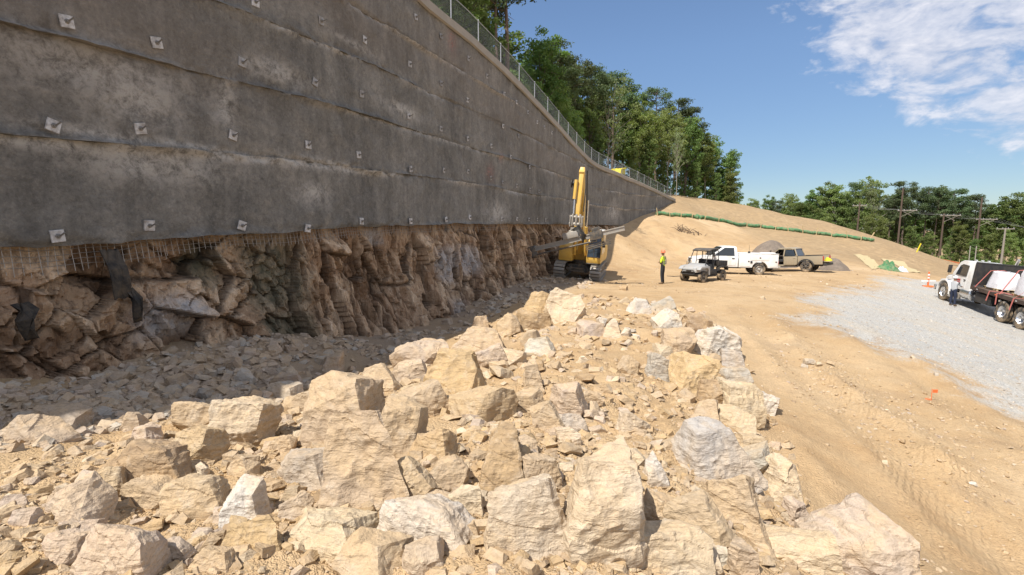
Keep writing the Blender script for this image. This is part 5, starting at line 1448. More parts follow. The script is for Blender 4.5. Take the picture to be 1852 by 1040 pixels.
MB().box((-.55, .5, 1.47), (.9, .5, .09)).build('ladder_rack_box', M_white, svc, bevel=.02)
an = MB(); an.cyl((.62, .62, 1.44), (.62, .62, 1.56), .08, n=10); an.cyl((.62, .62, 1.56), (.64, .62, 1.98), .01, n=5); an.build('whip_antenna', M_black, svc)
MB().box((-1.20, 0, .56), (.16, 2.0, .16)).build('rear_bumper', M_steel, svc, bevel=.02)
for sgn in (1, -1): MB().box((-1.135, .93 * sgn, .86), (.03, .12, .22)).build('tail_light', M_red, svc)
place(svc, (ps.x - sl.x * .86, ps.y - sl.y * .86), (shd.x, shd.y), SB, 1.7, SB / 2)

# ---- tan pickup with its door open
pku = empty('pickup_truck')
tag(pku, 'tan crew cab pickup with its driver door open and tailgate down', 'pickup')
pp = P(1458, 492.5, 38.2); ph = Vector((-.69, .72, 0)).normalized(); pl_ = Vector((-ph.y, ph.x, 0))
PB = 3.25
for xx in (0, PB):
    for y_, sd in ((.80, 1), (-.80, -1)): wheel(pku, xx, y_, .40, .27, sd, M_dkgrey, .58, 6)
ff = MB()
for sgn in (1, -1): ff.box((1.5, .42 * sgn, .50), (5.0, .09, .18))
ff.cyl((0, -.8, .4), (0, .8, .4), .08, n=8); ff.cyl((PB, -.8, .4), (PB, .8, .4), .08, n=8); ff.build('chassis', M_black, pku)
# lower body in three pieces, doorway left open on the driver's side
fnt = MB(); fnt.prism(arch_profile(2.52, 4.12, .52, [(4.16, .95), (4.05, 1.10), (2.9, 1.20), (2.52, 1.20)], [(PB, .50, .42)]), -.93, .93); fnt.build('front_body', M_tan, pku, bevel=.04)
rs = MB(); rs.prism([(1.55, .50), (1.55, 1.18), (.58, 1.18), (.58, .62), (.72, .50)], -.93, .93); rs.box((2.03, -.90, .84), (.96, .06, .68)); rs.box((2.03, 0, .50), (.98, 1.80, .10)); rs.build('cabin_body', M_tan, pku, bevel=.03)
gt = lambda z: 1 - max(0, z - 1.18) * .26
rp_ = MB()
for sgn in (1, -1):
    for a_, b_ in (((2.60, .90, 1.18), (1.95, .74, 1.76)), ((1.55, .90, 1.18), (1.50, .74, 1.78)), ((.60, .90, 1.18), (.80, .76, 1.72))):
        rp_.bar((a_[0], a_[1] * sgn, a_[2]), (b_[0], b_[1] * sgn, b_[2]), .09, .06)
    rp_.bar((1.98, .745 * sgn, 1.76), (.80, .75 * sgn, 1.74), .09, .07)
rp_.build('pillars', M_tan, pku, bevel=.015)
MB().loft([[Vector((x, -w, z)), Vector((x, w, z)), Vector((x, w * .9, z + .05)), Vector((x, -w * .9, z + .05))] for x, w, z in ((2.02, .74, 1.74), (1.7, .77, 1.80), (1.1, .77, 1.80), (.74, .75, 1.72))]).build('roof', M_tan, pku, bevel=.02)
MB().prism([(2.64, 1.20), (2.60, 1.18), (1.96, 1.77), (2.0, 1.79)], -.76, .76).build('windshield', M_glass, pku)
MB().prism([(.60, 1.20), (.64, 1.18), (.84, 1.70), (.80, 1.73)], -.70, .70).build('rear_window', M_glass, pku)
for sgn in (1, -1):
    d_ = MB(); d_.box((1.05, .935 * sgn, .86), (.86, .03, .62)); rd = d_.build('rear_door', M_tan, pku, bevel=.012)
    wn = MB(); wn.prism([(1.46, 1.21), (.72, 1.21), (.88, 1.66), (1.44, 1.68)], .885 * sgn, .905 * sgn); wn.v = [(x, y * gt(z), z) for x, y, z in wn.v]; wn.build('window', M_glass, rd)
    MB().box((.78, .96 * sgn, 1.04), (.17, .025, .05)).build('handle', M_tan, rd)
wn = MB(); wn.prism([(2.50, 1.21), (1.58, 1.21), (1.56, 1.68), (2.0, 1.70)], -.885, -.905); wn.v = [(x, y * gt(z), z) for x, y, z in wn.v]; wn.build('window', M_glass, pku)
# open driver's door, hinged at the front edge and swung out
od = empty('driver_door'); od.parent = pku; od.location = (2.50, .93, 0); od.rotation_euler = (0, 0, math.radians(-72))
MB().prism([(0, .54), (0, 1.20), (-.92, 1.20), (-.95, .60), (-.90, .54)], -.02, .06).build('door_panel', M_tan, od, bevel=.015)
dfm = MB(); dfm.tube([(0, .02, 1.18), (-.50, -.06, 1.70), (-.90, -.06, 1.70), (-.93, .02, 1.20)], .025, 6); dfm.prism([(-.02, .60), (-.02, 1.15), (-.88, 1.15), (-.88, .60)], -.05, -.02); dfm.build('door_trim', M_black, od)
gw = MB(); gw.prism([(-.05, 1.20), (-.90, 1.20), (-.88, 1.67), (-.50, 1.67)], .0, .012); gw.build('window', M_glass, od)
mi = MB(); mi.box((2.45, 1.10, 1.26), (.10, .22, .18)); mi.build('mirror', M_black, pku, bevel=.02)
for yy in (.40, -.40):
    se = MB(); se.box((1.92, yy, .86), (.50, .50, .20)); se.box((1.62, yy, 1.20), (.16, .50, .62), rot=(0, -.12, 0)); se.box((1.56, yy, 1.56), (.10, .26, .18)); se.build('seat', M_seat, pku, bevel=.04)
MB().box((2.56, 0, 1.08), (.26, 1.6, .22)).build('dashboard', M_black, pku, bevel=.04)
o = MB().lathe([(.18 + .018 * math.cos(t), .018 * math.sin(t)) for t in [k * 1.047 for k in range(6)]], (0, 0, 0), 'x', 16, True).build('steering_wheel', M_black, pku, smooth=60); o.location = (2.32, .40, 1.12); o.rotation_euler = (0, .4, 0)
bdm = MB()
for sgn in (1, -1): bdm.prism(arch_profile(-1.12, .54, .56, [(.54, 1.20), (-1.12, 1.18)], [(0, .50, .42)]), .86 * sgn, .94 * sgn)
bdm.box((.52, 0, .92), (.06, 1.84, .52)); bdm.build('bed_side', M_tan, pku, bevel=.02)
MB().box((-.30, 0, .74), (1.60, 1.72, .06)).build('bed_floor', M_black, pku)
tr = MB(); [tr.box((-.29, .90 * sg, 1.215), (1.68, .10, .03)) for sg in (1, -1)]; tr.build('bed_rail', M_black, pku)
for sgn in (1, -1):
    for xx in (0, PB):
        fl_ = MB(); ro = [(xx + .58 * math.cos(t), .42 + .56 * math.sin(t)) for t in [math.radians(a) for a in range(0, 181, 20)]]; ri = [(xx + .49 * math.cos(t), .42 + .48 * math.sin(t)) for t in [math.radians(a) for a in range(180, -1, -20)]]
        fl_.prism(ro + ri, .90 * sgn, 1.0 * sgn); fl_.build('fender_flare', M_black, pku, bevel=.012)
    MB().box((-1.13, .82 * sgn, 1.0), (.06, .17, .34)).build('tail_light', M_red, pku, bevel=.02)
    st = MB(); st.box((1.5, .93 * sgn, .42), (1.9, .12, .06)); st.build('side_step', M_black, pku)
MB().box((-1.24, 0, .56), (.20, 1.80, .18)).build('rear_bumper', M_black, pku, bevel=.03)
tg = MB(); tg.box((-1.32, 0, .76), (.46, 1.48, .05)); tg.build('tailgate', M_tan, pku, bevel=.012)
MB().box((4.18, 0, .70), (.14, 1.80, .34)).build('front_bumper', M_black, pku, bevel=.04)
place(pku, (pp.x - pl_.x * .82, pp.y - pl_.y * .82), (ph.x, ph.y), PB, 1.6, PB / 2)
vs_ = MB(); rnd = random.Random(4)
vs_.loft([[Vector((x + rnd.uniform(-.03, .03), y_, z)) for y_, z in ((-w, 0), (w, 0), (w * .9, h_ * .6), (w * .3, h_), (-w * .4, h_ * .9), (-w * .9, h_ * .5))] for x, w, h_ in ((-.22, .10, .08), (-.1, .28, .20), (.05, .34, .30), (.18, .22, .16), (.26, .08, .06))])
M_vest = mat('hi_vis_yellow', (0.62, 0.80, 0.03), 0.7, 0, 0.10, 9)
M_bag = mat('yellow_cloth', (0.75, 0.62, 0.03), 0.7, 0, 0.15, 9)
o = vs_.build('safety_vest', M_bag, None, smooth=60); o.matrix_world = pku.matrix_world @ Matrix.Translation((-1.30, .22, .79)); tag(o, 'crumpled yellow vest lying on the lowered tailgate of the pickup', 'vest')

# ---- excavator with a drill mast
exc = empty('drill_excavator')
tag(exc, 'yellow tracked excavator carrying a long drill mast in front of the rock cut', 'excavator')
pe = P(1050, 500, 31.4); eh = Vector((-.27, -.96, 0)).normalized()
for sgn, yy in ((1, 1.15), (-1, -1.15)):
    tk = []
    n = 40
    prof = []
    L2, R2 = 1.55, .44
    for k in range(n):
        t = k / n * (4 * L2 + 2 * math.pi * R2)
        if t < 2 * L2: prof.append((L2 - t, 0.0 + .02))
        elif t < 2 * L2 + math.pi * R2:
            a = (t - 2 * L2) / R2; prof.append((-L2 - R2 * math.sin(a), .02 + R2 - R2 * math.cos(a)))
        elif t < 4 * L2 + math.pi * R2: prof.append((-L2 + (t - 2 * L2 - math.pi * R2), .02 + 2 * R2))
        else:
            a = (t - 4 * L2 - math.pi * R2) / R2; prof.append((L2 + R2 * math.sin(a), .02 + R2 + R2 * math.cos(a)))
    core = MB(); core.prism([(x * .97, .06 + (z - .02) * .90) for x, z in prof], yy - .24, yy + .24); trk = core.build('track', M_dkgrey, exc)
    shoe = MB(); shoe.box((0, 0, 0), (.15, .68, .035)); shoe.box((0, 0, -.03), (.03, .68, .04)); s0 = None
    for k, (x, z) in enumerate(prof):
        x2, z2 = prof[(k + 1) % n]; ang_ = math.atan2(z2 - z, x2 - x)
        if s0 is None: o = s0 = shoe.build('track_shoe', M_steel, trk)
        else: o = s0.copy(); COL.objects.link(o)
        o.location = ((x + x2) / 2, yy, (z + z2) / 2 + .02); o.rotation_euler = (0, -ang_ + math.pi, 0)
    for k in range(6):
        ro = MB(); ro.cyl((-1.4 + .56 * k, yy - .27, .26), (-1.4 + .56 * k, yy + .27, .26), .15, n=14); ro.build('track_roller', M_steel, trk, smooth=40)
uc = MB(); uc.box((0, 0, .62), (1.5, 1.7, .36)); uc.box((1.0, 0, .55), (.5, 1.66, .16)); uc.box((-1.0, 0, .55), (.5, 1.66, .16)); uc.cyl((0, 0, .78), (0, 0, 1.02), .62, n=24)
for yy in (-.55, .55): uc.box((1.20, yy, .58), (.12, .16, .34))
uc.box((1.22, 0, .50), (.06, 1.3, .22)); uc.build('undercarriage', M_dkgrey, exc, bevel=.02)
hs = MB()
hs.prism([(1.30, 1.00), (1.36, 1.40), (1.30, 1.95), (-.3, 2.02), (-2.3, 1.96), (-2.65, 1.70), (-2.65, 1.10), (-2.2, 1.00)], -1.36, -.46)
hs.prism([(.2, 1.00), (.2, 1.62), (-.3, 2.02), (-2.3, 1.96), (-2.65, 1.70), (-2.65, 1.10), (-2.2, 1.00)], -.46, .46)
hs.prism([(-.55, 1.00), (-.55, 1.98), (-2.3, 1.96), (-2.65, 1.70), (-2.65, 1.10), (-2.2, 1.00)], .46, 1.36)
hs.build('house', M_yellow, exc, bevel=.05)
sk = MB(); sk.box((.20, -.91, 1.03), (2.2, .90, .05)); sk.box((.6, .91, 1.03), (2.0, .90, .05)); sk.build('deck_skirt', M_dkgrey, exc)
pn = MB(); pn.box((1.37, -.91, 1.55), (.03, .60, .62)); pn.build('tank_panel', M_yellow, exc, bevel=.02)
cbm = MB(); cbm.prism([(1.52, 1.02), (1.62, 1.34), (1.50, 1.95), (1.12, 2.86), (.95, 2.94), (-.30, 2.94), (-.48, 2.84), (-.50, 1.02)], .46, 1.36); ecab = cbm.build('cab', M_yellow, exc, bevel=.05)
wsx = MB(); wsx.add([(1.63, .54, 1.42), (1.63, 1.28, 1.42), (1.535, 1.28, 1.98), (1.535, .54, 1.98), (1.19, 1.26, 2.80), (1.19, .56, 2.80)], [(0, 1, 2, 3), (3, 2, 4, 5)]); wsx.v = [(x + .012, y, z + .006) for x, y, z in wsx.v]
wsx.build('windshield', M_glass, ecab)
for yy, nm in ((1.372, 'side_window'), (.448, 'side_window')):
    w_ = MB(); w_.prism([(1.40, 1.60), (1.36, 2.02), (1.05, 2.78), (-.35, 2.80), (-.36, 1.60)], yy - .006, yy + .006); w_.build(nm, M_glass, ecab)
fz = MB(); [fz.bar((1.66, yy, 1.40), (1.56, yy, 1.98), .05, .05, (0, 1, 0)) for yy in (.52, .91, 1.30)]; fz.bar((1.57, .5, 1.98), (1.57, 1.32, 1.98), .05, .05); fz.build('window_frame', M_black, ecab)
rg_ = MB(); rg_.box((.35, .91, 2.985), (1.2, .80, .06)); rg_.build('roof_hatch', M_white, ecab, bevel=.02)
rail = MB(); rail.tube([(1.1, -1.25, 1.95), (1.1, -1.25, 2.5), (-1.2, -1.25, 2.55), (-1.2, -1.25, 1.95)], .022, 6); rail.tube([(1.1, -1.25, 2.2), (-1.2, -1.25, 2.25)], .018, 6); rail.build('hand_rail', M_dkgrey, exc)
for xx, yy in ((1.40, -1.1), (1.3, 1.42)): MB().box((xx, yy, 2.2), (.10, .24, .34)).build('mirror', M_black, exc, bevel=.02)
MB().cyl((-1.6, -.7, 1.95), (-1.6, -.7, 2.45), .09, n=10).build('exhaust', M_dkgrey, exc)
# boom: up steeply, then the stick hangs down in front of it
bA, bB, bC = Vector((.55, -.06, 1.55)), Vector((2.1, -.06, 4.6)), Vector((3.35, -.06, 6.35))
bm_ = MB(); bm_.loft([[p + Vector((d.z, 0, -d.x)).normalized() * h_ + Vector((0, w, 0)) for w, h_ in ((-.16, -hh), (.16, -hh), (.16, hh), (-.16, hh))] for p, d, hh in
                      ((bA, (bB - bA), .24), (bA.lerp(bB, .5), (bB - bA), .32), (bB, (bC - bA), .36), (bB.lerp(bC, .6), (bC - bB), .25), (bC, (bC - bB), .16))])
boom = bm_.build('boom', M_yellow, exc, bevel=.03)
for yy in (-.36, .32):
    cy_ = MB(); cy_.cyl((1.25, yy, 1.45), (1.95, yy, 3.2), .095, n=12); cy_.build('boom_cylinder', M_yellow, exc, smooth=50)
    cr_ = MB(); cr_.cyl((1.95, yy, 3.2), (2.25, yy, 4.75), .055, n=10); cr_.build('cylinder_rod', M_chrome, exc, smooth=50)
sA, sB = Vector((3.15, -.06, 6.42)), Vector((3.62, -.06, 3.75))
st_ = MB(); st_.loft([[p + Vector((hh, w, 0)) for w, hh in ((-.13, -h0), (.13, -h0), (.13, h1), (-.13, h1))] for p, h0, h1 in
                      ((sA + Vector((0, 0, .1)), .12, .12), (sA.lerp(sB, .12), .28, .22), (sA.lerp(sB, .35), .30, .24), (sA.lerp(sB, .8), .2, .18), (sB, .14, .14))])
stick = st_.build('stick', M_yellow, exc, bevel=.025)
cy_ = MB(); cy_.cyl((3.62, -.30, 5.8), (3.74, -.30, 4.75), .10, n=12); cy_.build('bucket_cylinder', M_yellow, stick, smooth=50)
cr_ = MB(); cr_.cyl((3.74, -.30, 4.75), (3.86, -.26, 3.95), .055, n=10); cr_.build('cylinder_rod', M_chrome, stick, smooth=50)
rl_ = MB(); rl_.lathe([(.0, -.09), (.24, -.09), (.24, -.06), (.12, -.05), (.12, .05), (.24, .06), (.24, .09), (0, .09)], (3.3, -.52, 5.6), 'y', 18); rl_.build('hose_reel', M_black, stick, smooth=40)
hd_ = MB()
for yy in (-.40, .28): hd_.box((3.78, yy, 3.55), (.40, .05, .62)); 
hd_.cyl((3.78, -.46, 3.78), (3.78, .34, 3.78), .09, n=12); hd_.cyl((3.78, -.46, 3.40), (3.78, .34, 3.40), .09, n=12)
for yy in (-.28, -.06, .16): hd_.cyl((3.86, yy, 3.95), (3.86, yy, 3.30), .055, n=8)
hd_.build('head_bracket', M_steel, exc, bevel=.01)
rt = MB(); rt.lathe([(0, 0), (.34, 0), (.40, .08), (.40, .20), (.30, .28), (.30, .42), (0, .42)], (3.80, -.06, 2.78), 'z', 22); rt.box((3.86, -.06, 2.66), (.5, .62, .26)); rt.build('rotator', M_steel, exc, smooth=40)
# drill mast, in the machine's own frame along its left-right axis
mA, mB = Vector((4.15, -2.65, 1.72)), Vector((4.05, 2.75, 3.42))
md = (mB - mA).normalized(); mu = Vector((1, 0, 0)).cross(md).normalized()
if mu.z < 0: mu = -mu
ms = MB(); ms.bar(mA, mB, .18, .16, up=mu)
mast = ms.build('drill_mast', M_steel, exc, bevel=.015)
rlm = MB(); [rlm.bar(mA + Vector((xx, 0, 0)) + mu * zz, mB + Vector((xx, 0, 0)) + mu * zz, .05, .05, up=mu) for xx, zz in ((.11, .10), (-.11, .10), (.11, -.10), (-.11, -.10))]; rlm.build('mast_rail', M_steel, mast)
rod = MB(); rod.tube([mA + Vector((.30, 0, 0)) - mu * .32 - md * .15, mB + Vector((.30, 0, 0)) - mu * .32 - md * 1.6], .05, 8); rod.build('drill_rod', M_dkgrey, mast, smooth=60)
cr2 = MB(); cc = mA.lerp(mB, .46); cr2.bar(cc + mu * .30 - md * .45, cc + mu * .30 + md * .45, .46, .34, up=mu); cr2.build('mast_cradle', M_steel, mast, bevel=.02)
dh = MB(); dc = mA.lerp(mB, .72); dh.bar(dc + mu * -.02 + Vector((.26, 0, 0)) - md * .35, dc + mu * -.02 + Vector((.26, 0, 0)) + md * .35, .26, .46, up=mu); dh.bar(dc + Vector((.28, 0, 0)) + mu * .3 - md * .2, dc + Vector((.28, 0, 0)) + mu * .3 + md * .25, .2, .2, up=mu); dh.build('drill_head', M_dkgrey, mast, bevel=.02)
clp = MB(); c2 = mA + md * .22; clp.bar(c2 - md * .18 - mu * .12, c2 + md * .18 - mu * .12, .62, .62, up=mu); clp.cyl(c2 + Vector((.2, 0, 0)) - mu * .35 - md * .25, c2 + Vector((.2, 0, 0)) - mu * .35 + md * .25, .16, n=12); clp.build('rod_clamp', M_dkgrey, mast, bevel=.02)
trg = MB(); t0, t1 = cc + md * .75 - mu * .5 + Vector((.2, 0, 0)), cc + md * 2.2 - mu * .42 + Vector((.2, 0, 0)); [trg.bar(t0 - mu * o_, t1 - mu * o_, .14, .05, up=mu) for o_ in (0, .10, .2)]; trg.build('hose_tray', M_dkgrey, mast)
hz = MB(); rnd = random.Random(8)
for k in range(7):
    a_ = Vector((3.95 + .03 * k, -.35 + .05 * k, 2.95)); b_ = cc + md * (.65 + .04 * k) - mu * (.25 - .05 * k) + Vector((.28, 0, 0))
    hz.tube([a_, a_ + Vector((.25, .25, .20 + .04 * k)), a_.lerp(b_, .6) + Vector((.3, .25, .28 - .04 * k)), b_ + Vector((.1, -.02, .1)), b_], .034, 6)
hz.tube([(3.5, .20, 6.1), (3.75, .3, 5.4), (3.8, .3, 4.1)], .03, 6); hz.tube([bC + Vector((0, .3, 0)), bB + Vector((.5, .34, .2)), bA + Vector((.9, .34, .6))], .03, 6)
hz.build('hydraulic_hose', M_black, exc, smooth=60)
place(exc, (pe.x, pe.y), (eh.x, eh.y), 3.0, 2.4)
exc.matrix_world = exc.matrix_world @ Matrix.Diagonal((.95, .92, .97, 1))
# ------------------------------------------------------------------ trees
def leaf_material(name, dark, light, trans=.35):
    m, t, b = new_mat(name)
    oi = t.nodes.new('ShaderNodeObjectInfo'); pos = t.nodes.new('ShaderNodeNewGeometry').outputs['Position']
    nA = noise_tex(t, pos, 0.55, 3, 0.6); nB = noise_tex(t, pos, 5.0, 3, 0.6)
    f = mth(t, 'ADD', mth(t, 'MULTIPLY', nA, .6), mth(t, 'MULTIPLY', nB, .4))
    c = mix(t, ramp(t, f, [(.33, 0), (.67, 1)]), dark, light)
    hs = t.nodes.new('ShaderNodeHueSaturation'); L(t, c, hs.inputs['Color'])
    L(t, mth(t, 'MULTIPLY_ADD', oi.outputs['Random'], .05, .475), hs.inputs['Hue']); L(t, mth(t, 'MULTIPLY_ADD', oi.outputs['Random'], .5, .75), hs.inputs['Value'])
    hs.inputs['Saturation'].default_value = .95
    L(t, hs.outputs[0], b.inputs['Base Color']); b.inputs['Roughness'].default_value = .6; b.inputs['Specular IOR Level'].default_value = .25
    tr = t.nodes.new('ShaderNodeBsdfTranslucent'); L(t, mix(t, 1.0, hs.outputs[0], (1.3, 1.45, .6), 'MULTIPLY'), tr.inputs['Color'])
    ms_ = t.nodes.new('ShaderNodeMixShader'); ms_.inputs[0].default_value = trans
    L(t, b.outputs[0], ms_.inputs[1]); L(t, tr.outputs[0], ms_.inputs[2]); L(t, ms_.outputs[0], t.nodes['Material Output'].inputs['Surface'])
    return m
m_pine = leaf_material('pine_needles', (.065, .095, .040), (.14, .185, .080), .22)
m_dec = leaf_material('dark_leaves', (.085, .135, .036), (.20, .265, .080), .35)
m_lit = leaf_material('light_leaves', (.16, .22, .058), (.29, .34, .13), .42)
m_spa = leaf_material('pale_leaves', (.17, .20, .09), (.28, .31, .17), .40)
m_bark = mat('grey_brown_bark', (.155, .115, .085), .9, 0, .3, 3, bump=.5)
m_pbark = mat('pale_bark', (.36, .32, .27), .9, 0, .25, 3, bump=.3)
def clumps_to_leaves(cl, rnd, size, asp=.65):
    """cl: (centre, radius, count, flatten); returns quads scattered through each clump"""
    V = []
    for c, r, n, fl in cl:
        d = rnd.normal(0, 1, (n, 3)); d /= np.linalg.norm(d, axis=1)[:, None]
        rad = r * rnd.random(n) ** .45
        p = np.array(c) + d * rad[:, None] * np.array([1, 1, fl])
        nrm = d * .6 + rnd.normal(0, .7, (n, 3)) + np.array([0, 0, .5]); nrm /= np.linalg.norm(nrm, axis=1)[:, None]
        a = np.cross(nrm, rnd.normal(0, 1, (n, 3))); a /= np.linalg.norm(a, axis=1)[:, None]
        b_ = np.cross(nrm, a)
        s_ = size * rnd.uniform(.6, 1.35, n)[:, None]
        V.append(np.stack([p - a * s_ * .5, p + b_ * s_ * asp * .5 + nrm * s_ * .1, p + a * s_ * .5, p - b_ * s_ * asp * .5 + nrm * s_ * .1], 1))
    V = np.concatenate(V).reshape(-1, 3)
    return V, np.arange(len(V)).reshape(-1, 4)
def make_tree(kind, seed):
    """a tree 16 m tall: (trunk mesh, crown mesh)"""
    rnd = np.random.default_rng(seed); rr = random.Random(seed); m_ = MB(); cl = []
    HT = 16.0
    bend = [Vector((0, 0, -.6))]
    lean = Vector((rr.uniform(-.04, .04), rr.uniform(-.04, .04), 0)) * (1 if kind == 'pine' else 2)
    n = 9
    for i in range(1, n + 1):
        f = i / n
        bend.append(Vector((lean.x * HT * f + rr.gauss(0, .08), lean.y * HT * f + rr.gauss(0, .08), HT * f * (.97 if kind == 'pine' else .86))))
    r0 = {'pine': .19, 'dec': .17, 'lit': .14, 'spa': .13, 'edge': .12}[kind]
    m_.tube(bend, [r0 * (1.15 - .95 * (i / n)) for i in range(n + 1)], 7)
    def at(f):
        q = f * n; i = min(n - 1, int(q)); return bend[i].lerp(bend[i + 1], q - i)
    if kind == 'pine':
        nb = 26; z0 = rr.uniform(.58, .68)
        for k in range(nb):
            f = z0 + (1 - z0) * (k + rr.random()) / nb
            g = (f - z0) / (1 - z0); R = (1.1 + 2.3 * (1 - g) ** .7 * min(1, .5 + 2.4 * g)) * rr.uniform(.55, 1.15)
            t = rr.uniform(0, 6.283); p = at(min(.98, f)); e = p + Vector((math.cos(t) * R, math.sin(t) * R, R * rr.uniform(.0, .35)))
            mid = p.lerp(e, .5) + Vector((0, 0, -.1 * R)); m_.tube([p, mid, e], [.05, .035, .015], 4, False)
            for q in (e, mid.lerp(e, .5) + Vector((rr.gauss(0, .3), rr.gauss(0, .3), .15)), mid.lerp(e, .1) + Vector((rr.gauss(0, .4), rr.gauss(0, .4), .25))):
                cl.append((q, rr.uniform(.5, .9), 75, .72))
        for k in range(5):                     # dead stubs on the bare trunk
            p = at(rr.uniform(.25, z0)); t = rr.uniform(0, 6.283); R = rr.uniform(.4, 1.5); m_.tube([p, p + Vector((math.cos(t) * R, math.sin(t) * R, rr.uniform(-.2, .3)))], [.03, .01], 4, False)
        V, Q = clumps_to_leaves(cl, rnd, .27, .42)
        cm = m_pine
    else:
        z0 = {'dec': .34, 'lit': .42, 'spa': .36, 'edge': .06}[kind]; nb = {'dec': 30, 'lit': 28, 'spa': 26, 'edge': 30}[kind]
        W_ = {'dec': 3.3, 'lit': 3.0, 'spa': 3.1, 'edge': 2.7}[kind]
        for k in range(nb):
            f = z0 + (.99 - z0) * (k + rr.random()) / nb; g = (f - z0) / (1 - z0)
            R = W_ * (math.sin(math.pi * min(1, .22 + .78 * g) ** .9) ** .6 * .9 + .12) * rr.uniform(.6, 1.15)
            t = k * 2.399 + rr.uniform(-.5, .5); p = at(f * .86)
            e = Vector((p.x + math.cos(t) * R, p.y + math.sin(t) * R, min(HT, HT * f + R * rr.uniform(.05, .45))))
            mid = p.lerp(e, .5) + Vector((rr.gauss(0, .15), rr.gauss(0, .15), .12 * R)); m_.tube([p, mid, e], [.075 * (1.2 - .7 * g), .045 * (1.2 - .7 * g), .012], 5, False)
            for a_ in (1.0, .72, .45):
                q = p.lerp(e, a_) + Vector((rr.gauss(0, .35), rr.gauss(0, .35), rr.gauss(.1, .3)))
                if kind == 'spa': cl.append((q, rr.uniform(.55, 1.0), 44, .6))
                else: cl.append((q, rr.uniform(.6, 1.15), 105 if kind != 'edge' else 95, .62))
        for k in range(6): cl.append((at(1.0) + Vector((rr.gauss(0, .9), rr.gauss(0, .9), rr.uniform(-.5, 1.4))), .8, 80 if kind != 'spa' else 30, .7))
        V, Q = clumps_to_leaves(cl, rnd, .30 if kind != 'spa' else .24, .7)
        cm = {'dec': m_dec, 'lit': m_lit, 'spa': m_spa, 'edge': m_dec if seed % 2 else m_lit}[kind]
    tr = m_.build('trunk', m_pbark if kind in ('spa', 'lit') else m_bark, None, smooth=60); tm = tr.data; bpy.data.objects.remove(tr)
    cr = big_mesh('crown', V, Q, cm); cmh = cr.data; bpy.data.objects.remove(cr)
    return tm, cmh
KINDS = {'pine': [make_tree('pine', 1000 + k) for k in range(4)], 'dec': [make_tree('dec', 1100 + k) for k in range(3)], 'lit': [make_tree('lit', 1200 + k) for k in range(3)],
         'spa': [make_tree('spa', 1300)], 'edge': [make_tree('edge', 1400 + k) for k in range(4)]}
def upper_z(x, y):
    d = np.hypot(_fx - x, _fy - y); i = int(d.argmin()); s_ = _sf[i]
    a_, b_ = wall_n(s_); side = (x - _fx[i]) * a_ + (y - _fy[i]) * b_
    if side < 0 and s_ < SEND - .3: return float(wall_top(s_)) - .06 + .045 * d[i]
    return Hs(x, y)
rt_ = random.Random(21)
TREE_USED = set()
MARK = [(760, 'the near end of the crest fence'), (917, 'the tall bare pine above the wall'), (985, 'the big dark pine crown'), (1045, 'the excavator boom'), (1098, 'the whitish sparse tree'), (1165, 'the yellow loader on the crest'), (1228, 'the leaning pale trunk'),
        (1320, 'the end of the wood above the hill'), (1395, 'the dark spoil mound'), (1470, 'the tan pickup'), (1553, 'the short leaning pole'), (1606, 'the green tarpaulin'), (1632, 'the first utility pole'), (1706, 'the second utility pole'), (1775, 'the third utility pole'), (1817, 'the grey stub pole')]
DESC = {'pine': ['tall pine with a tufted crown', 'dark pine with a rounded top', 'slim pine with a bare trunk', 'ragged topped pine'], 'dec': ['dense dark green tree', 'broad dark leafy tree', 'full crowned green tree'],
        'lit': ['bright green leafy tree', 'light green airy tree', 'yellow green young tree'], 'spa': ['thin pale leaved tree'], 'edge': ['leafy edge tree with low branches', 'bushy tree leafed to the ground', 'young tree clothed to its foot', 'small bushy understorey tree']}
def tree(px, ytop, Y, kind, label=None, grp='trees of the wood above the wall', wide=1.0, var=None, row='front'):
    top = P(px, ytop, Y); z0 = upper_z(top.x, top.y)
    hgt = max(4.0, top.z - z0)
    k = rt_.randrange(len(KINDS[kind])) if var is None else var
    tm, cm = KINDS[kind][k]
    root = empty('tree' if kind != 'pine' else 'pine_tree', (top.x, top.y, z0), rt_.uniform(0, 6.283))
    sc = hgt / 16.3
    root.scale = (sc * wide * rt_.uniform(.9, 1.12), sc * wide * rt_.uniform(.9, 1.12), sc)
    for nm, me in (('trunk', tm), ('crown', cm)):
        o = bpy.data.objects.new(nm, me); COL.objects.link(o); o.parent = root
    if label is None:
        near = sorted(MARK, key=lambda q: abs(q[0] - px))
        opts = []
        for mk in near[:3]:
            side = 'left of' if px < mk[0] - 6 else 'right of' if px > mk[0] + 6 else 'behind'
            if row == 'back': side = {'left of': 'deeper in the wood left of', 'right of': 'deeper in the wood right of', 'behind': 'deep in the wood behind'}[side]
            else: side = {'left of': 'standing left of', 'right of': 'standing right of', 'behind': 'standing behind'}[side]
            opts.append(f'{DESC[kind][k]} {side} {mk[1]}')
            opts.append(f'{"lower" if hgt < 13 else "taller"} {DESC[kind][k]} {side} {mk[1]}')
        label = next((q for q in opts if q not in TREE_USED and len(q.split()) <= 16), opts[0])
    TREE_USED.add(label)
    tag(root, label, 'tree', grp)
    return root
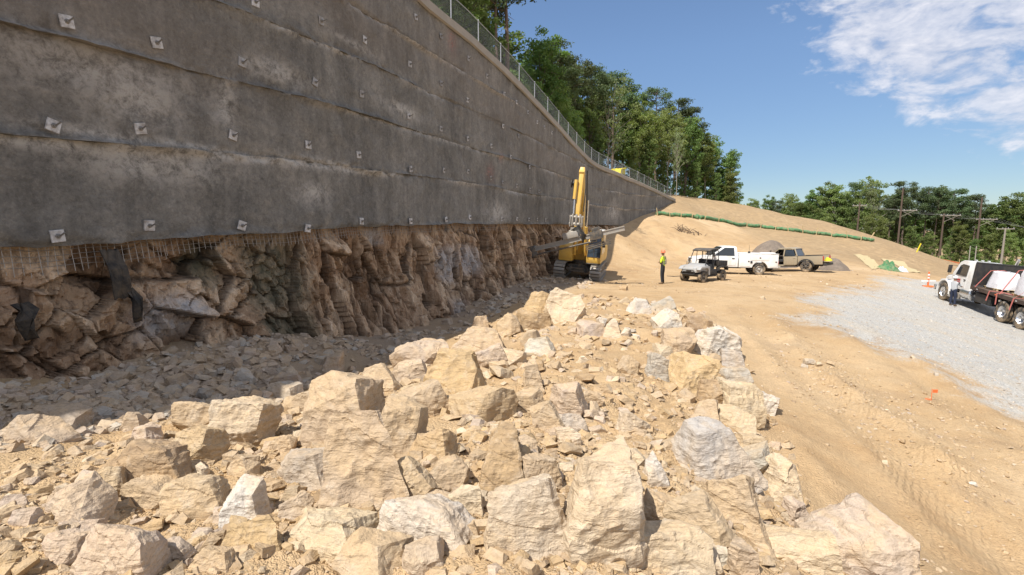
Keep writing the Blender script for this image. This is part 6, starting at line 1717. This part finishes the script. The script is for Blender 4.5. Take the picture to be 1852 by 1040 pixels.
for a in [(896, -190, 43, 'pine', 'left one of two tall bare pines above the wall', .8, 2), (921, -165, 45, 'pine', 'right one of two tall bare pines, its branches against the sky', 1.15, 0),
          (800, -90, 38, 'dec', None, 1, None), (842, -60, 42, 'dec', None, 1, None), (868, 20, 40, 'edge', None, .8, None), (775, -120, 34, 'pine', None, 1, None),
          (962, 62, 51, 'dec', 'leafy dark tree right beside the tall bare pines', .9, None), (985, 72, 54, 'pine', 'big dark pine crown standing against the sky', 1.25, 1), (948, 150, 46, 'edge', None, .7, None),
          (1012, 92, 57, 'pine', None, 1.1, None), (1045, 104, 62, 'pine', 'round topped dark pine directly behind the excavator boom', 1.2, 1), (1070, 112, 64, 'pine', None, 1.0, None), (1008, 135, 52, 'lit', 'yellow green tree with a pointed crown above the wall edge', .85, 0),
          (1040, 200, 55, 'lit', None, .8, None), (1070, 175, 60, 'dec', None, .9, None), (1112, 122, 72, 'pine', None, 1.0, None), (1105, 140, 65, 'spa', 'whitish sparse tree with bare pale limbs', 1.15, 0), (1085, 240, 60, 'edge', None, .8, None), (1060, 255, 57, 'edge', None, .7, None),
          (1145, 165, 72, 'dec', None, .9, None), (1160, 185, 70, 'lit', None, .95, None), (1192, 150, 82, 'pine', 'round pine crown rising over the light green trees', 1.1, 1), (1175, 200, 74, 'lit', 'bright green broad tree over the yellow loader', 1.1, 1),
          (1222, 178, 86, 'pine', None, 1.1, None), (1245, 188, 86, 'pine', None, 1.1, None), (1212, 195, 78, 'lit', None, 1.0, None), (1228, 230, 74, 'spa', 'leaning pale trunk with thin leaves at the wall end', .55, 0), (1240, 215, 82, 'dec', None, 1, None), (1262, 222, 86, 'dec', None, 1, None),
          (1280, 246, 86, 'lit', 'slender light tree with a pale trunk on the hilltop', .8, 2), (1300, 248, 90, 'dec', None, 1.0, None), (1318, 268, 90, 'edge', 'bushy tree at the right end of the upper wood', .9, 1), (1325, 305, 88, 'edge', None, .9, None), (1262, 290, 80, 'edge', None, .8, None), (1200, 270, 76, 'edge', None, .8, None), (1145, 265, 68, 'edge', None, .8, None), (1170, 250, 70, 'dec', None, .7, None), (1296, 310, 84, 'edge', None, .7, None)]:
    tree(a[0], a[1], a[2], a[3], a[4], wide=a[5], var=a[6])
for px in range(790, 1335, 30):
    yt = np.interp(px, [790, 880, 930, 960, 1060, 1130, 1250, 1330], [-80, 10, 110, 90, 130, 175, 225, 305]) + rt_.uniform(5, 45)
    Yb = np.interp(px, [790, 1000, 1330], [50, 68, 104]) + rt_.uniform(0, 8)
    tree(px + rt_.uniform(-8, 8), yt, Yb, rt_.choice(['dec', 'dec', 'pine', 'edge']), grp='trees deep in the upper wood', wide=1.15, row='back')
R_G = 'trees of the far wood on the right'
for a in [(1345, 368, 120, 'edge'), (1362, 360, 125, 'lit'), (1388, 356, 122, 'dec'), (1405, 360, 120, 'pine'), (1428, 350, 118, 'lit'), (1450, 362, 115, 'edge'), (1470, 344, 115, 'dec'), (1492, 334, 112, 'dec'), (1512, 336, 110, 'lit'), (1530, 348, 108, 'edge'),
          (1548, 326, 110, 'pine'), (1566, 322, 108, 'lit'), (1584, 330, 106, 'spa'), (1574, 385, 100, 'edge'), (1540, 400, 98, 'edge'), (1500, 385, 102, 'edge'), (1460, 385, 106, 'edge'), (1598, 390, 100, 'edge'), (1612, 350, 106, 'pine'), (1622, 345, 108, 'dec'), (1643, 324, 105, 'pine'), (1660, 342, 108, 'pine'),
          (1680, 334, 106, 'pine'), (1697, 336, 104, 'pine'), (1715, 342, 106, 'dec'), (1730, 338, 103, 'pine'), (1747, 350, 105, 'pine'), (1770, 348, 103, 'pine'), (1790, 372, 104, 'lit'), (1800, 365, 101, 'dec'), (1822, 350, 100, 'dec'), (1842, 366, 100, 'pine'), (1866, 355, 99, 'dec'), (1890, 350, 97, 'pine'),
          (1650, 405, 96, 'edge'), (1670, 425, 92, 'edge'), (1688, 420, 93, 'edge'), (1725, 410, 94, 'edge'), (1745, 400, 92, 'edge'), (1760, 430, 88, 'edge'), (1796, 420, 90, 'edge'), (1835, 415, 88, 'edge'), (1715, 440, 88, 'edge'), (1862, 430, 84, 'edge')]:
    tree(a[0], a[1], a[2], a[3], grp=R_G, wide=.95 if a[3] != 'pine' else 1.05)
for px in range(1340, 1960, 19):
    yt = np.interp(px, [1340, 1500, 1560, 1605, 1700, 1860, 1960], [372, 352, 345, 372, 350, 372, 380]) + rt_.uniform(2, 26)
    tree(px + rt_.uniform(-7, 7), yt, np.interp(px, [1340, 1860], [138, 116]) + rt_.uniform(0, 8), rt_.choice(['dec', 'dec', 'pine', 'edge']), grp='trees deep in the far wood', wide=1.35, row='back')
# ferns, brush and saplings under the trees, one mass
pts = []
for px in np.arange(1345, 1900, 1.6):
    for k in range(2):
        Yq = rt_.uniform(84, 112) if px > 1600 else rt_.uniform(98, 122); q = P(px, 420, Yq); pts.append((q.x + rt_.gauss(0, 1), Yq, None))
for px in np.arange(765, 1345, 1.4):
    Yq = np.interp(px, [765, 900, 1000, 1100, 1330], [32, 43, 52, 66, 92]) + rt_.uniform(0, 12); q = P(px, 300, Yq); pts.append((q.x + rt_.gauss(0, .6), Yq, None))
cl = []
PA = np.array([(p[0], p[1]) for p in pts])
for x, y in PA:
    z = upper_z(x, y); cl.append(((x, y, z + rt_.uniform(.3, 1.6)), rt_.uniform(.7, 1.5), 30, .8))
V, Q = clumps_to_leaves(cl, np.random.default_rng(77), .38, .7)
tag(big_mesh('undergrowth', V, Q, m_dec), 'green brush and saplings at the feet of the trees', kind='stuff')

# ------------------------------------------------------------------ utility poles and wires
def zg(x, y): return Hs(x, y)
ARMS = []
for i, (px, yt, Y, lab, arm_y, lean) in enumerate([(1553, 366, 96, 'short leaning pole left of the first utility pole', 372, .02), (1632, 340, 92, 'first utility pole, tall and dark with a pale crossarm', 381, .01), (1706, 386, 91, 'second utility pole, topped by its crossarm', 390, .015), (1775, 357, 89, 'third utility pole rising above the parked truck', 397, .01), (1817, 412, 84, 'grey stub pole right of the third utility pole', 414, .02)]):
    top = P(px, yt, Y); z0 = zg(top.x, top.y) - .3
    r = empty('utility_pole', (top.x, top.y, z0)); tag(r, lab, 'pole', 'utility poles along the far wood')
    Hh = top.z - z0
    m_ = MB(); m_.tube([(0, 0, -.3), (lean * Hh * .5, 0, Hh * .5), (lean * Hh, 0, Hh)], [.19, .16, .12], 9); m_.build('pole_shaft', M_pole if i not in (4,) else M_arm, r, smooth=60)
    az = P(px, arm_y, Y).z - z0; ax = lean * az
    a = MB(); d = Vector((.80, -.60, 0)); e0, e1 = Vector((ax, 0, az)) - d * .5, Vector((ax, 0, az)) + d * 2.3
    if i in (0, 4): e0, e1 = Vector((ax, 0, az)) - d * 1.1, Vector((ax, 0, az)) + d * 1.1
    a.bar(e0, e1, .11, .13); a.build('crossarm', M_arm, r)
    if i not in (0, 4):
        b_ = MB(); b_.bar((ax, -.1, az - 1.05), e1 - d * .3, .06, .06); b_.bar((ax, .1, az + .1), Vector((ax, 0, az - .9)) + d * 1.5, .06, .06); b_.build('brace', M_arm, r)
    for k in range(4):
        q = e0.lerp(e1, .05 + .3 * k); ins = MB(); ins.lathe([(.0, 0), (.05, 0), (.06, .06), (.04, .10), (.055, .14), (0, .18)], q + Vector((0, 0, .07)), 'z', 8); ins.build('insulator', M_galv, r)
    ARMS.append([Vector((top.x, top.y, z0)) + e0.lerp(e1, .05 + .3 * k) + Vector((0, 0, .24)) for k in range(4)])
far_end = [P(1990, 426 + 5 * k, 80 + k) for k in range(4)]
for k in range(4):
    m_ = MB(); pts = []
    seq = [ARMS[0][k], ARMS[1][k], ARMS[2][k], ARMS[3][k], far_end[k]]
    for a_, b_ in zip(seq[:-1], seq[1:]):
        for j in range(8): f = j / 8; pts.append(a_.lerp(b_, f) - Vector((0, 0, 1.6 * f * (1 - f))))
    pts.append(seq[-1]); m_.tube(pts, .011, 4)
    tag(m_.build('power_line', M_line, None), ['uppermost', 'second', 'third', 'lowest'][k] + ' power line strung along the utility poles', 'power line', 'power lines')
gp = MB(); q = P(1770, 395, 89.5); z0 = zg(q.x, q.y); gp.tube([(q.x - .3, q.y, z0 - .3), (q.x + .25, q.y, q.z)], [.16, .12], 8); tag(gp.build('support_pole', M_pole, None, smooth=60), 'slightly leaning pole close beside the third utility pole', 'pole')
gp = MB(); q = P(1755, 445, 84); q2 = P(1766, 445, 84); z0 = zg(q.x, q.y); gp.tube([(q.x, q.y, z0 - .3), (q.x, q.y, q.z), (q2.x, q2.y, q.z + .02), (q2.x, q2.y, z0 - .3)], .07, 6); tag(gp.build('pole_frame', M_steel, None), 'low grey pipe frame at the foot of the third utility pole', 'frame')

# ------------------------------------------------------------------ hillside: sock, mats, tarpaulin, mounds, silt fence
def drape(pts, lift):
    return [Vector((p.x, p.y, Hs(p.x, p.y) + lift)) for p in pts]
sock = empty('erosion_sock'); tag(sock, 'long green filled erosion sock staked across the bare hillside', 'erosion sock')
SP = [(1187, 389), (1210, 391), (1232, 392), (1252, 394), (1275, 397), (1300, 401), (1325, 406), (1350, 409), (1375, 412), (1400, 415), (1425, 418), (1450, 421), (1476, 424), (1502, 427), (1530, 430), (1556, 434), (1580, 437)]
SW_ = [ground_at(px, py, 30, 110) for px, py in SP]
stake_me = None
for i in range(len(SW_) - 1):
    a_, b_ = SW_[i], SW_[i + 1]; n = 7; m_ = MB()
    pts = drape([a_.lerp(b_, -.03 + 1.06 * j / n) + Vector((rt_.gauss(0, .05), rt_.gauss(0, .10), 0)) for j in range(n + 1)], .20)
    m_.tube(pts, [.15] + [rt_.uniform(.18, .25) for _ in range(n - 1)] + [.15], 9)
    m_.build('sock_segment', M_green, sock, smooth=60)
    st = MB(); q = pts[0]; st.box((q.x, q.y - .25, q.z + .15), (.07, .07, 1.0), rot=(rt_.uniform(-.1, .1), rt_.uniform(-.2, .2), 0)); st.build('stake', M_wood, sock)
m_straw = mat('straw_mat', (.50, .40, .22), .95, 0, .14, 2.5, bump=.6, bscale=30)
for k, poly in enumerate([[(1543, 461), (1569, 463), (1596, 487), (1577, 488)], [(1593, 468), (1636, 474), (1666, 494), (1636, 491)]]):
    cr = [ground_at(px, py, 30, 110) for px, py in poly]; m_ = MB(); n = 12; top = []
    for i in range(n + 1):
        for j in range(n + 1):
            p = cr[0].lerp(cr[1], j / n).lerp(cr[3].lerp(cr[2], j / n), i / n); top.append(Vector((p.x, p.y, Hs(p.x, p.y) + .04 + .02 * math.sin(i * 2.1 + j * 1.3))))
    N1 = (n + 1) ** 2
    fs = [(i * (n + 1) + j, i * (n + 1) + j + 1, (i + 1) * (n + 1) + j + 1, (i + 1) * (n + 1) + j) for i in range(n) for j in range(n)]
    m_.add(top + [p - Vector((0, 0, .08)) for p in top], fs + [tuple(x + N1 for x in f[::-1]) for f in fs])
    o = m_.build('erosion_blanket', m_straw, None, smooth=60); tag(o, ['pale straw blanket laid down the hill left of the green tarpaulin', 'pale straw blanket laid behind the green tarpaulin'][k], 'blanket', 'straw blankets on the hill')
def crumple(name, px, py, w, d, h, mt, lab, cat, seed):
    rnd = random.Random(seed); g = ground_at(px, py); m_ = MB(); n = 16; N_ = []
    for i in range(n + 1):
        for j in range(n + 1):
            u, v_ = i / n * 2 - 1, j / n * 2 - 1; r = min(1, math.hypot(u, v_))
            x, y = g.x + u * w / 2, g.y + v_ * d / 2
            N_.append((x + rnd.gauss(0, .03 * w), y, Hs(x, y) + h * (1 - r ** 1.6) * (.65 + .7 * abs(math.sin(u * 5 + seed) * math.cos(v_ * 4 - seed))) + rnd.uniform(0, .10) * h - .03))
    m_.add(N_, [(i * (n + 1) + j, i * (n + 1) + j + 1, (i + 1) * (n + 1) + j + 1, (i + 1) * (n + 1) + j) for i in range(n) for j in range(n)])
    o = m_.build(name, mt, None, smooth=25); return tag(o, lab, cat)
crumple('tarpaulin', 1607, 488, 1.9, 1.2, .75, M_green, 'crumpled green tarpaulin heap at the foot of the hill', 'tarpaulin', 3)
crumple('plastic_sheet', 1631, 490, 1.1, .8, .38, M_wrap, 'crumpled whitish sheet lying beside the green tarpaulin', 'sheet', 5)
m_spoil, t, b = new_mat('spoil_earth')
posn = t.nodes.new('ShaderNodeNewGeometry').outputs['Position']
L(t, ramp(t, noise_tex(t, posn, 2.0, 6, .7), [(.3, (.13, .105, .085)), (.55, (.205, .165, .13)), (.75, (.29, .225, .16))]), b.inputs['Base Color']); b.inputs['Roughness'].default_value = 1
set_bump(t, b, noise_tex(t, posn, 9, 6, .7), .9, .06)
def mound(px, py, Y, w, d, h, lab, seed, mt):
    c = P(px, py, Y); V_, n = [], 30
    u = np.linspace(-1, 1, n); U, Vv = np.meshgrid(u, u, indexing='ij'); X_, Y_ = c.x + U * w / 2, c.y + Vv * d / 2
    r = np.clip(np.hypot(U, Vv) * (1 + .18 * fbm(U * 2 + seed, Vv * 2, 0, 3, seed)), 0, 1.3)
    Z_ = H(X_, Y_) - .15 + (h + .15) * np.clip(1 - r ** 1.8, 0, 1) ** 1.2 + .10 * h * fbm(U * 4, Vv * 4, seed, 4, 7) * (r < 1)
    o = big_mesh('spoil_mound', np.stack([X_, Y_, Z_], -1).reshape(-1, 3), grid_faces(n, n, True), mt, smooth=70); return tag(o, lab, 'mound', 'spoil mounds by the pickup')
mound(1393, 470, 44.5, 5.4, 4.5, 2.2, 'dark grey brown spoil mound between the white truck and the pickup', 3, m_spoil)
mound(1506, 488, 40.5, 2.6, 2.2, .95, 'small dark spoil mound at the tail of the pickup', 5, m_spoil)
sf = empty('silt_fence'); tag(sf, 'low orange silt fence along the edge of the far wood', 'fence')
FP = [Vector((P(px, py, Y).x, Y, 0)) for px, py, Y in [(1585, 437, 80), (1610, 444, 81), (1640, 452, 80), (1670, 460, 79), (1700, 469, 77), (1735, 480, 75)]]
tp = drape(FP, 0); m_ = MB()
for a_, b_ in zip(tp[:-1], tp[1:]): m_.bar(a_ + Vector((0, 0, .22)), b_ + Vector((0, 0, .22)), .02, .4)
m_.build('fence_fabric', M_rust, sf)
for p in tp: MB().box((p.x, p.y + .05, p.z + .4), (.06, .06, 1.0)).build('stake', M_wood, sf)
def stake(px, py, h, lean, mt, lab):
    g = ground_at(px, py, 20, 110); m_ = MB(); m_.bar((g.x, g.y, g.z - .15), (g.x + lean, g.y, g.z + h), .09, .09); return tag(m_.build('survey_stake', mt, None), lab, 'stake', 'survey stakes on the hill')
stake(1657, 456, 1.1, .5, M_bag, 'yellow leaning stake on the ridge before the wood')
stake(1572, 433, .9, .6, M_wood, 'pale leaning stake at the right end of the green sock')
br = MB(); g = ground_at(1245, 421, 20, 100); rnd = random.Random(9)
for k in range(26):
    a_ = Vector((g.x + rnd.uniform(-1.2, 1.6), g.y + rnd.uniform(-.5, .5), 0)); a_.z = Hs(a_.x, a_.y); e = a_ + Vector((rnd.uniform(-1.1, 1.1), rnd.uniform(-.4, .4), rnd.uniform(.05, .75))); br.tube([a_, a_.lerp(e, .5) + Vector((0, 0, .1)), e], [.035, .025, .01], 4)
tag(br.build('dead_branches', M_pole, None), 'dead uprooted branches lying on the hillside above the worker', 'branches')

# delineator, ring, flag
g = ground_at(1678, 519); dl = empty('traffic_delineator', (g.x, g.y, g.z)); tag(dl, 'orange and white delineator post standing left of the flatbed truck', 'delineator')
MB().cyl((0, 0, .08), (0, 0, 1.02), .055, .045, 12).build('post', M_orange, dl, smooth=50)
MB().box((0, 0, .05), (.62, .40, .10), top=(.8, .8)).build('base', M_orange, dl, bevel=.02)
for z in (.62, .82): MB().cyl((0, 0, z - .05), (0, 0, z + .05), .058, n=12).build('reflective_band', M_white, dl, smooth=50)
MB().box((0, -.02, .40), (.95, .05, .12)).build('cross_board', M_white, dl, bevel=.01)
g = ground_at(1238, 500); rg = MB(); rg.lathe([(.20 + .03 * math.cos(a), .03 * math.sin(a)) for a in [k * 1.047 for k in range(6)]], (0, 0, .20), 'y', 18, True); rg.box((.05, 0, .03), (.5, .12, .06)); rg.tube([(-.2, 0, .03), (-.7, -.1, .02), (-1.1, .1, .02)], .02, 5)
o = rg.build('hose_coil', M_black, None, smooth=50); o.location = (g.x, g.y, g.z); tag(o, 'small black ring lying in front of the utility vehicle', 'hose')
g = ground_at(1684, 724); fl_ = MB(); fl_.tube([(0, 0, -.05), (0, 0, .25)], .006, 5); fl_.box((.07, 0, .20), (.10, .008, .07)); fl_.box((-.04, .03, .01), (.10, .07, .02), rot=(.2, .1, .4))
o = fl_.build('marker_flag', M_orange, None); o.location = (g.x, g.y, g.z); tag(o, 'little orange marker flag stuck in the dirt', 'flag')

# ------------------------------------------------------------------ small yellow loader behind the crest fence
s_, z_ = wall_hit(1146, 330); x, y = wall_xy(s_); nx_, ny_ = wall_n(s_)
ld = empty('compact_loader', (float(x - nx_ * 1.7), float(y - ny_ * 1.7), float(wall_top(s_)) + .12), math.atan2(float(-_ty[int(s_ / SEND * 2399)]), float(-_tx[int(s_ / SEND * 2399)])))
tag(ld, 'yellow compact loader parked behind the crest fence', 'loader')
MB().prism([(-.9, .45), (-.9, 1.15), (-.3, 1.25), (.5, .95), (.55, .40)], -.45, .45).build('body', M_bag, ld, bevel=.04)
MB().prism([(1.1, .15), (1.0, .75), (1.35, .95), (1.75, .15)], -.8, .8).build('bucket', M_bag, ld, bevel=.02)
for sgn in (1, -1):
    MB().tube([(-.7, .55 * sgn, 1.2), (.2, .55 * sgn, 1.1), (.9, .55 * sgn, .9), (1.1, .55 * sgn, .5)], .08, 8).build('lift_arm', M_bag, ld, smooth=50)
    MB().prism([(-.9, .0), (-1.05, .25), (-.9, .5), (.5, .5), (.65, .25), (.5, .0)], .45 * sgn, .75 * sgn).build('track', M_black, ld, bevel=.03)
MB().box((-.3, 0, 1.35), (.35, .5, .3)).build('seat', M_seat, ld, bevel=.05)
MB().tube([(-.55, -.42, 1.1), (-.6, -.42, 1.75), (-.6, .42, 1.75), (-.55, .42, 1.1)], .03, 6).build('roll_bar', M_black, ld, smooth=60)

# ------------------------------------------------------------------ people
M_skin = mat('skin', (.30, .17, .11), .55, 0, .06, 8)
M_denim = mat('dark_trousers', (.022, .024, .030), .85, 0, .2, 9)
M_navy = mat('navy_trousers', (.018, .026, .055), .85, 0, .2, 9)
M_grey = mat('grey_shirt', (.40, .41, .42), .85, 0, .08, 9)
M_boot = mat('work_boot', (.16, .105, .06), .8, 0, .2, 9)
M_band = mat('reflective_tape', (.16, .17, .15), .4, 0, .1, 9)
M_hat = mat('hard_hat', (.72, .20, .10), .35, 0, .04, 4)
M_whard = mat('white_hat', (.72, .72, .70), .35, 0, .04, 4)
def person(loc, face, arms, mats_, lab, hat, lean=0.0, scale=1.0, vest=True):
    """mats_: upper, sleeve, trousers, forearm"""
    root = empty('person', loc, math.atan2(face[1], face[0])); tag(root, lab, 'person')
    root.scale = (scale,) * 3
    J = {'pel': (0, 0, .96, .135), 'spi': (.01 + lean * .3, 0, 1.14, .135), 'che': (lean * .6, 0, 1.33, .15), 'neck': (lean * .9, 0, 1.50, .060), 'jaw': (.015 + lean, 0, 1.57, .072), 'crown': (.01 + lean, 0, 1.68, .085), 'top': (0 + lean, 0, 1.745, .05)}
    E = [('pel', 'spi', 0), ('spi', 'che', 0), ('che', 'neck', 0), ('neck', 'jaw', 3), ('jaw', 'crown', 3), ('crown', 'top', 3)]
    for sg, sfx in ((1, 'l'), (-1, 'r')):
        J['hip' + sfx] = (0, .09 * sg, .90, .105); J['kne' + sfx] = (.03, .105 * sg, .50, .068); J['ank' + sfx] = (-.01, .115 * sg, .10, .048); J['hee' + sfx] = (-.03, .12 * sg, .045, .045); J['toe' + sfx] = (.17, .14 * sg, .035, .038)
        E += [('pel', 'hip' + sfx, 2), ('hip' + sfx, 'kne' + sfx, 2), ('kne' + sfx, 'ank' + sfx, 2), ('ank' + sfx, 'hee' + sfx, 4), ('hee' + sfx, 'toe' + sfx, 4)]
        sh, el, wr, ha = arms[sfx]
        J['sho' + sfx] = (sh[0] + lean * .7, sh[1], sh[2], .072); J['elb' + sfx] = (*el, .050); J['wri' + sfx] = (*wr, .033); J['han' + sfx] = (*ha, .040)
        E += [('che', 'sho' + sfx, 0), ('sho' + sfx, 'elb' + sfx, 1), ('elb' + sfx, 'wri' + sfx, 5), ('wri' + sfx, 'han' + sfx, 3)]
    names = list(J)
    me = bpy.data.meshes.new('skeleton'); me.from_pydata([J[k][:3] for k in names], [(names.index(a_), names.index(b_)) for a_, b_, _ in E], [])
    o = bpy.data.objects.new('skeleton', me); COL.objects.link(o)
    md_ = o.modifiers.new('s', 'SKIN'); md_.use_smooth_shade = True; md_.branch_smoothing = .6
    for i, k in enumerate(names):
        v = me.skin_vertices[0].data[i]; v.radius = (J[k][3],) * 2; v.use_root = (k == 'pel')
    sb = o.modifiers.new('u', 'SUBSURF'); sb.levels = 2
    dg = bpy.context.evaluated_depsgraph_get(); bme = bpy.data.meshes.new_from_object(o.evaluated_get(dg)); bme.name = 'body'
    bpy.data.objects.remove(o)
    bm2 = bmesh.new(); bm2.from_mesh(bme)
    for v in bm2.verts:                      # the trunk is wider than deep
        if .92 < v.co.z < 1.47 and abs(v.co.y) < .2: v.co.y *= 1.12; v.co.x *= .88
    extra = MB()
    for sfx in 'lr':                         # fingers curl from the palm, the thumb leaves its side
        wr, ha = Vector(arms[sfx][2]), Vector(arms[sfx][3]); d = (ha - wr).normalized(); sd = d.cross(Vector((0, 0, 1))).normalized() if abs(d.z) < .9 else Vector((0, 1, 0)); dn = sd.cross(d)
        for k in range(4):
            q = ha + sd * (.024 - .016 * k) + d * .02; ln = (.062, .072, .068, .054)[k]
            extra.tube([q, q + d * ln * .55 + dn * .006, q + d * ln * .9 - dn * .02], [.0095, .0085, .006], 6)
        extra.tube([ha + sd * .028 - d * .02, ha + sd * .055 + d * .012, ha + sd * .05 + d * .045], [.011, .010, .007], 6)
    hx = J['jaw'][0]
    extra.tube([(hx + .078, 0, 1.635), (hx + .105, 0, 1.605), (hx + .080, 0, 1.595)], [.010, .016, .010], 6)
    for sg in (1, -1): extra.tube([(hx - .005, .082 * sg, 1.645), (hx - .015, .092 * sg, 1.62), (hx, .080 * sg, 1.59)], [.010, .014, .008], 6)
    b0 = len(bm2.verts); nv = [bm2.verts.new(v) for v in extra.v]
    nf = [bm2.faces.new([nv[i] for i in f]) for f in extra.f]
    bm2.to_mesh(bme); bm2.free()
    segs = [(Vector(J[a_][:3]), Vector(J[b_][:3]), c) for a_, b_, c in E]
    nbody = len(bme.polygons) - len(extra.f)
    idx = []
    for p in bme.polygons:
        if p.index >= nbody: idx.append(3); continue
        c = p.center; best = min(segs, key=lambda s__: (c - (s__[0] + (s__[1] - s__[0]) * max(0, min(1, (c - s__[0]).dot(s__[1] - s__[0]) / (s__[1] - s__[0]).length_squared)))).length)
        idx.append(best[2])
    mm = [mats_[0], mats_[1], mats_[2], M_skin, M_boot, mats_[3]]
    body = link_mesh('body', bme, mm, root, smooth=179)
    bme.polygons.foreach_set('material_index', idx)
    for sg in (1, -1): MB().lathe([(0, 0), (.009, .003), (.009, .010), (0, .013)], (hx + .070, .030 * sg, 1.648), 'x', 8).build('eye', M_black, root)
    MB().box((hx + .078, 0, 1.562), (.008, .045, .008)).build('mouth', M_strap, root)
    if hat:
        hm = MB(); hm.lathe([(.122, 0), (.120, .05), (.105, .10), (.07, .135), (0, .148)], (hx - .005, 0, 1.675), 'z', 18); hm.lathe([(.110, -.004), (.140, -.012), (.140, 0), (.110, .008)], (hx + .012, 0, 1.678), 'z', 18, True); hm.box((hx, 0, 1.81), (.20, .03, .02)); hm.build('hard_hat', hat, root, smooth=45)
    else:
        hm = MB(); hm.lathe([(.094, 0), (.098, .05), (.085, .10), (.05, .128), (0, .135)], (hx - .012, 0, 1.635), 'z', 16); hm.build('hair', M_black, root, smooth=60)
    if vest:
        for z, rx, ry in ((1.06, .150, .182), (1.16, .148, .180)):
            rgm = MB(); n = 20; rgm.loft([[Vector((math.cos(2 * math.pi * k / n) * rx * f + .005, math.sin(2 * math.pi * k / n) * ry * f, z + dz)) for k in range(n)] for f, dz in ((1, 0), (1.03, 0), (1.03, .05), (1, .05))], caps=False); rgm.build('reflective_band', M_band, root)
        for sg in (1, -1):
            MB().tube([(.13, .09 * sg, 1.06), (.145, .10 * sg, 1.30), (.06, .10 * sg, 1.475), (-.08, .10 * sg, 1.47), (-.15, .09 * sg, 1.28), (-.14, .09 * sg, 1.06)], .013, 6).build('shoulder_tape', M_band, root, smooth=60)
    return root
arms_x = {'l': ((0, .185, 1.41), (.03, .27, 1.16), (.20, .05, 1.19), (.225, -.04, 1.20)), 'r': ((0, -.185, 1.41), (.03, -.27, 1.15), (.21, -.04, 1.15), (.20, .05, 1.145))}
g = ground_at(1198, 513)
person((g.x, g.y, g.z - .01), (-.80, .60), arms_x, (M_vest, M_vest, M_denim, M_skin), 'worker with crossed arms in a yellow safety vest and orange hard hat', M_hat, scale=1.02)
arms_r = {'l': ((0, .18, 1.41), (.20, .24, 1.22), (.42, .16, 1.28), (.50, .15, 1.29)), 'r': ((0, -.18, 1.41), (.16, -.25, 1.20), (.38, -.17, 1.16), (.46, -.16, 1.15))}
g = ground_at(1722, 553)
q = Vector((pfw.x - g.x, pfw.y - g.y, 0))
person((g.x, g.y, g.z - .01), (.93, .30), arms_r, (M_grey, M_grey, M_navy, M_skin), 'person in a grey shirt and navy trousers reaching towards the truck cab', M_whard, lean=.05, scale=.90, vest=False)
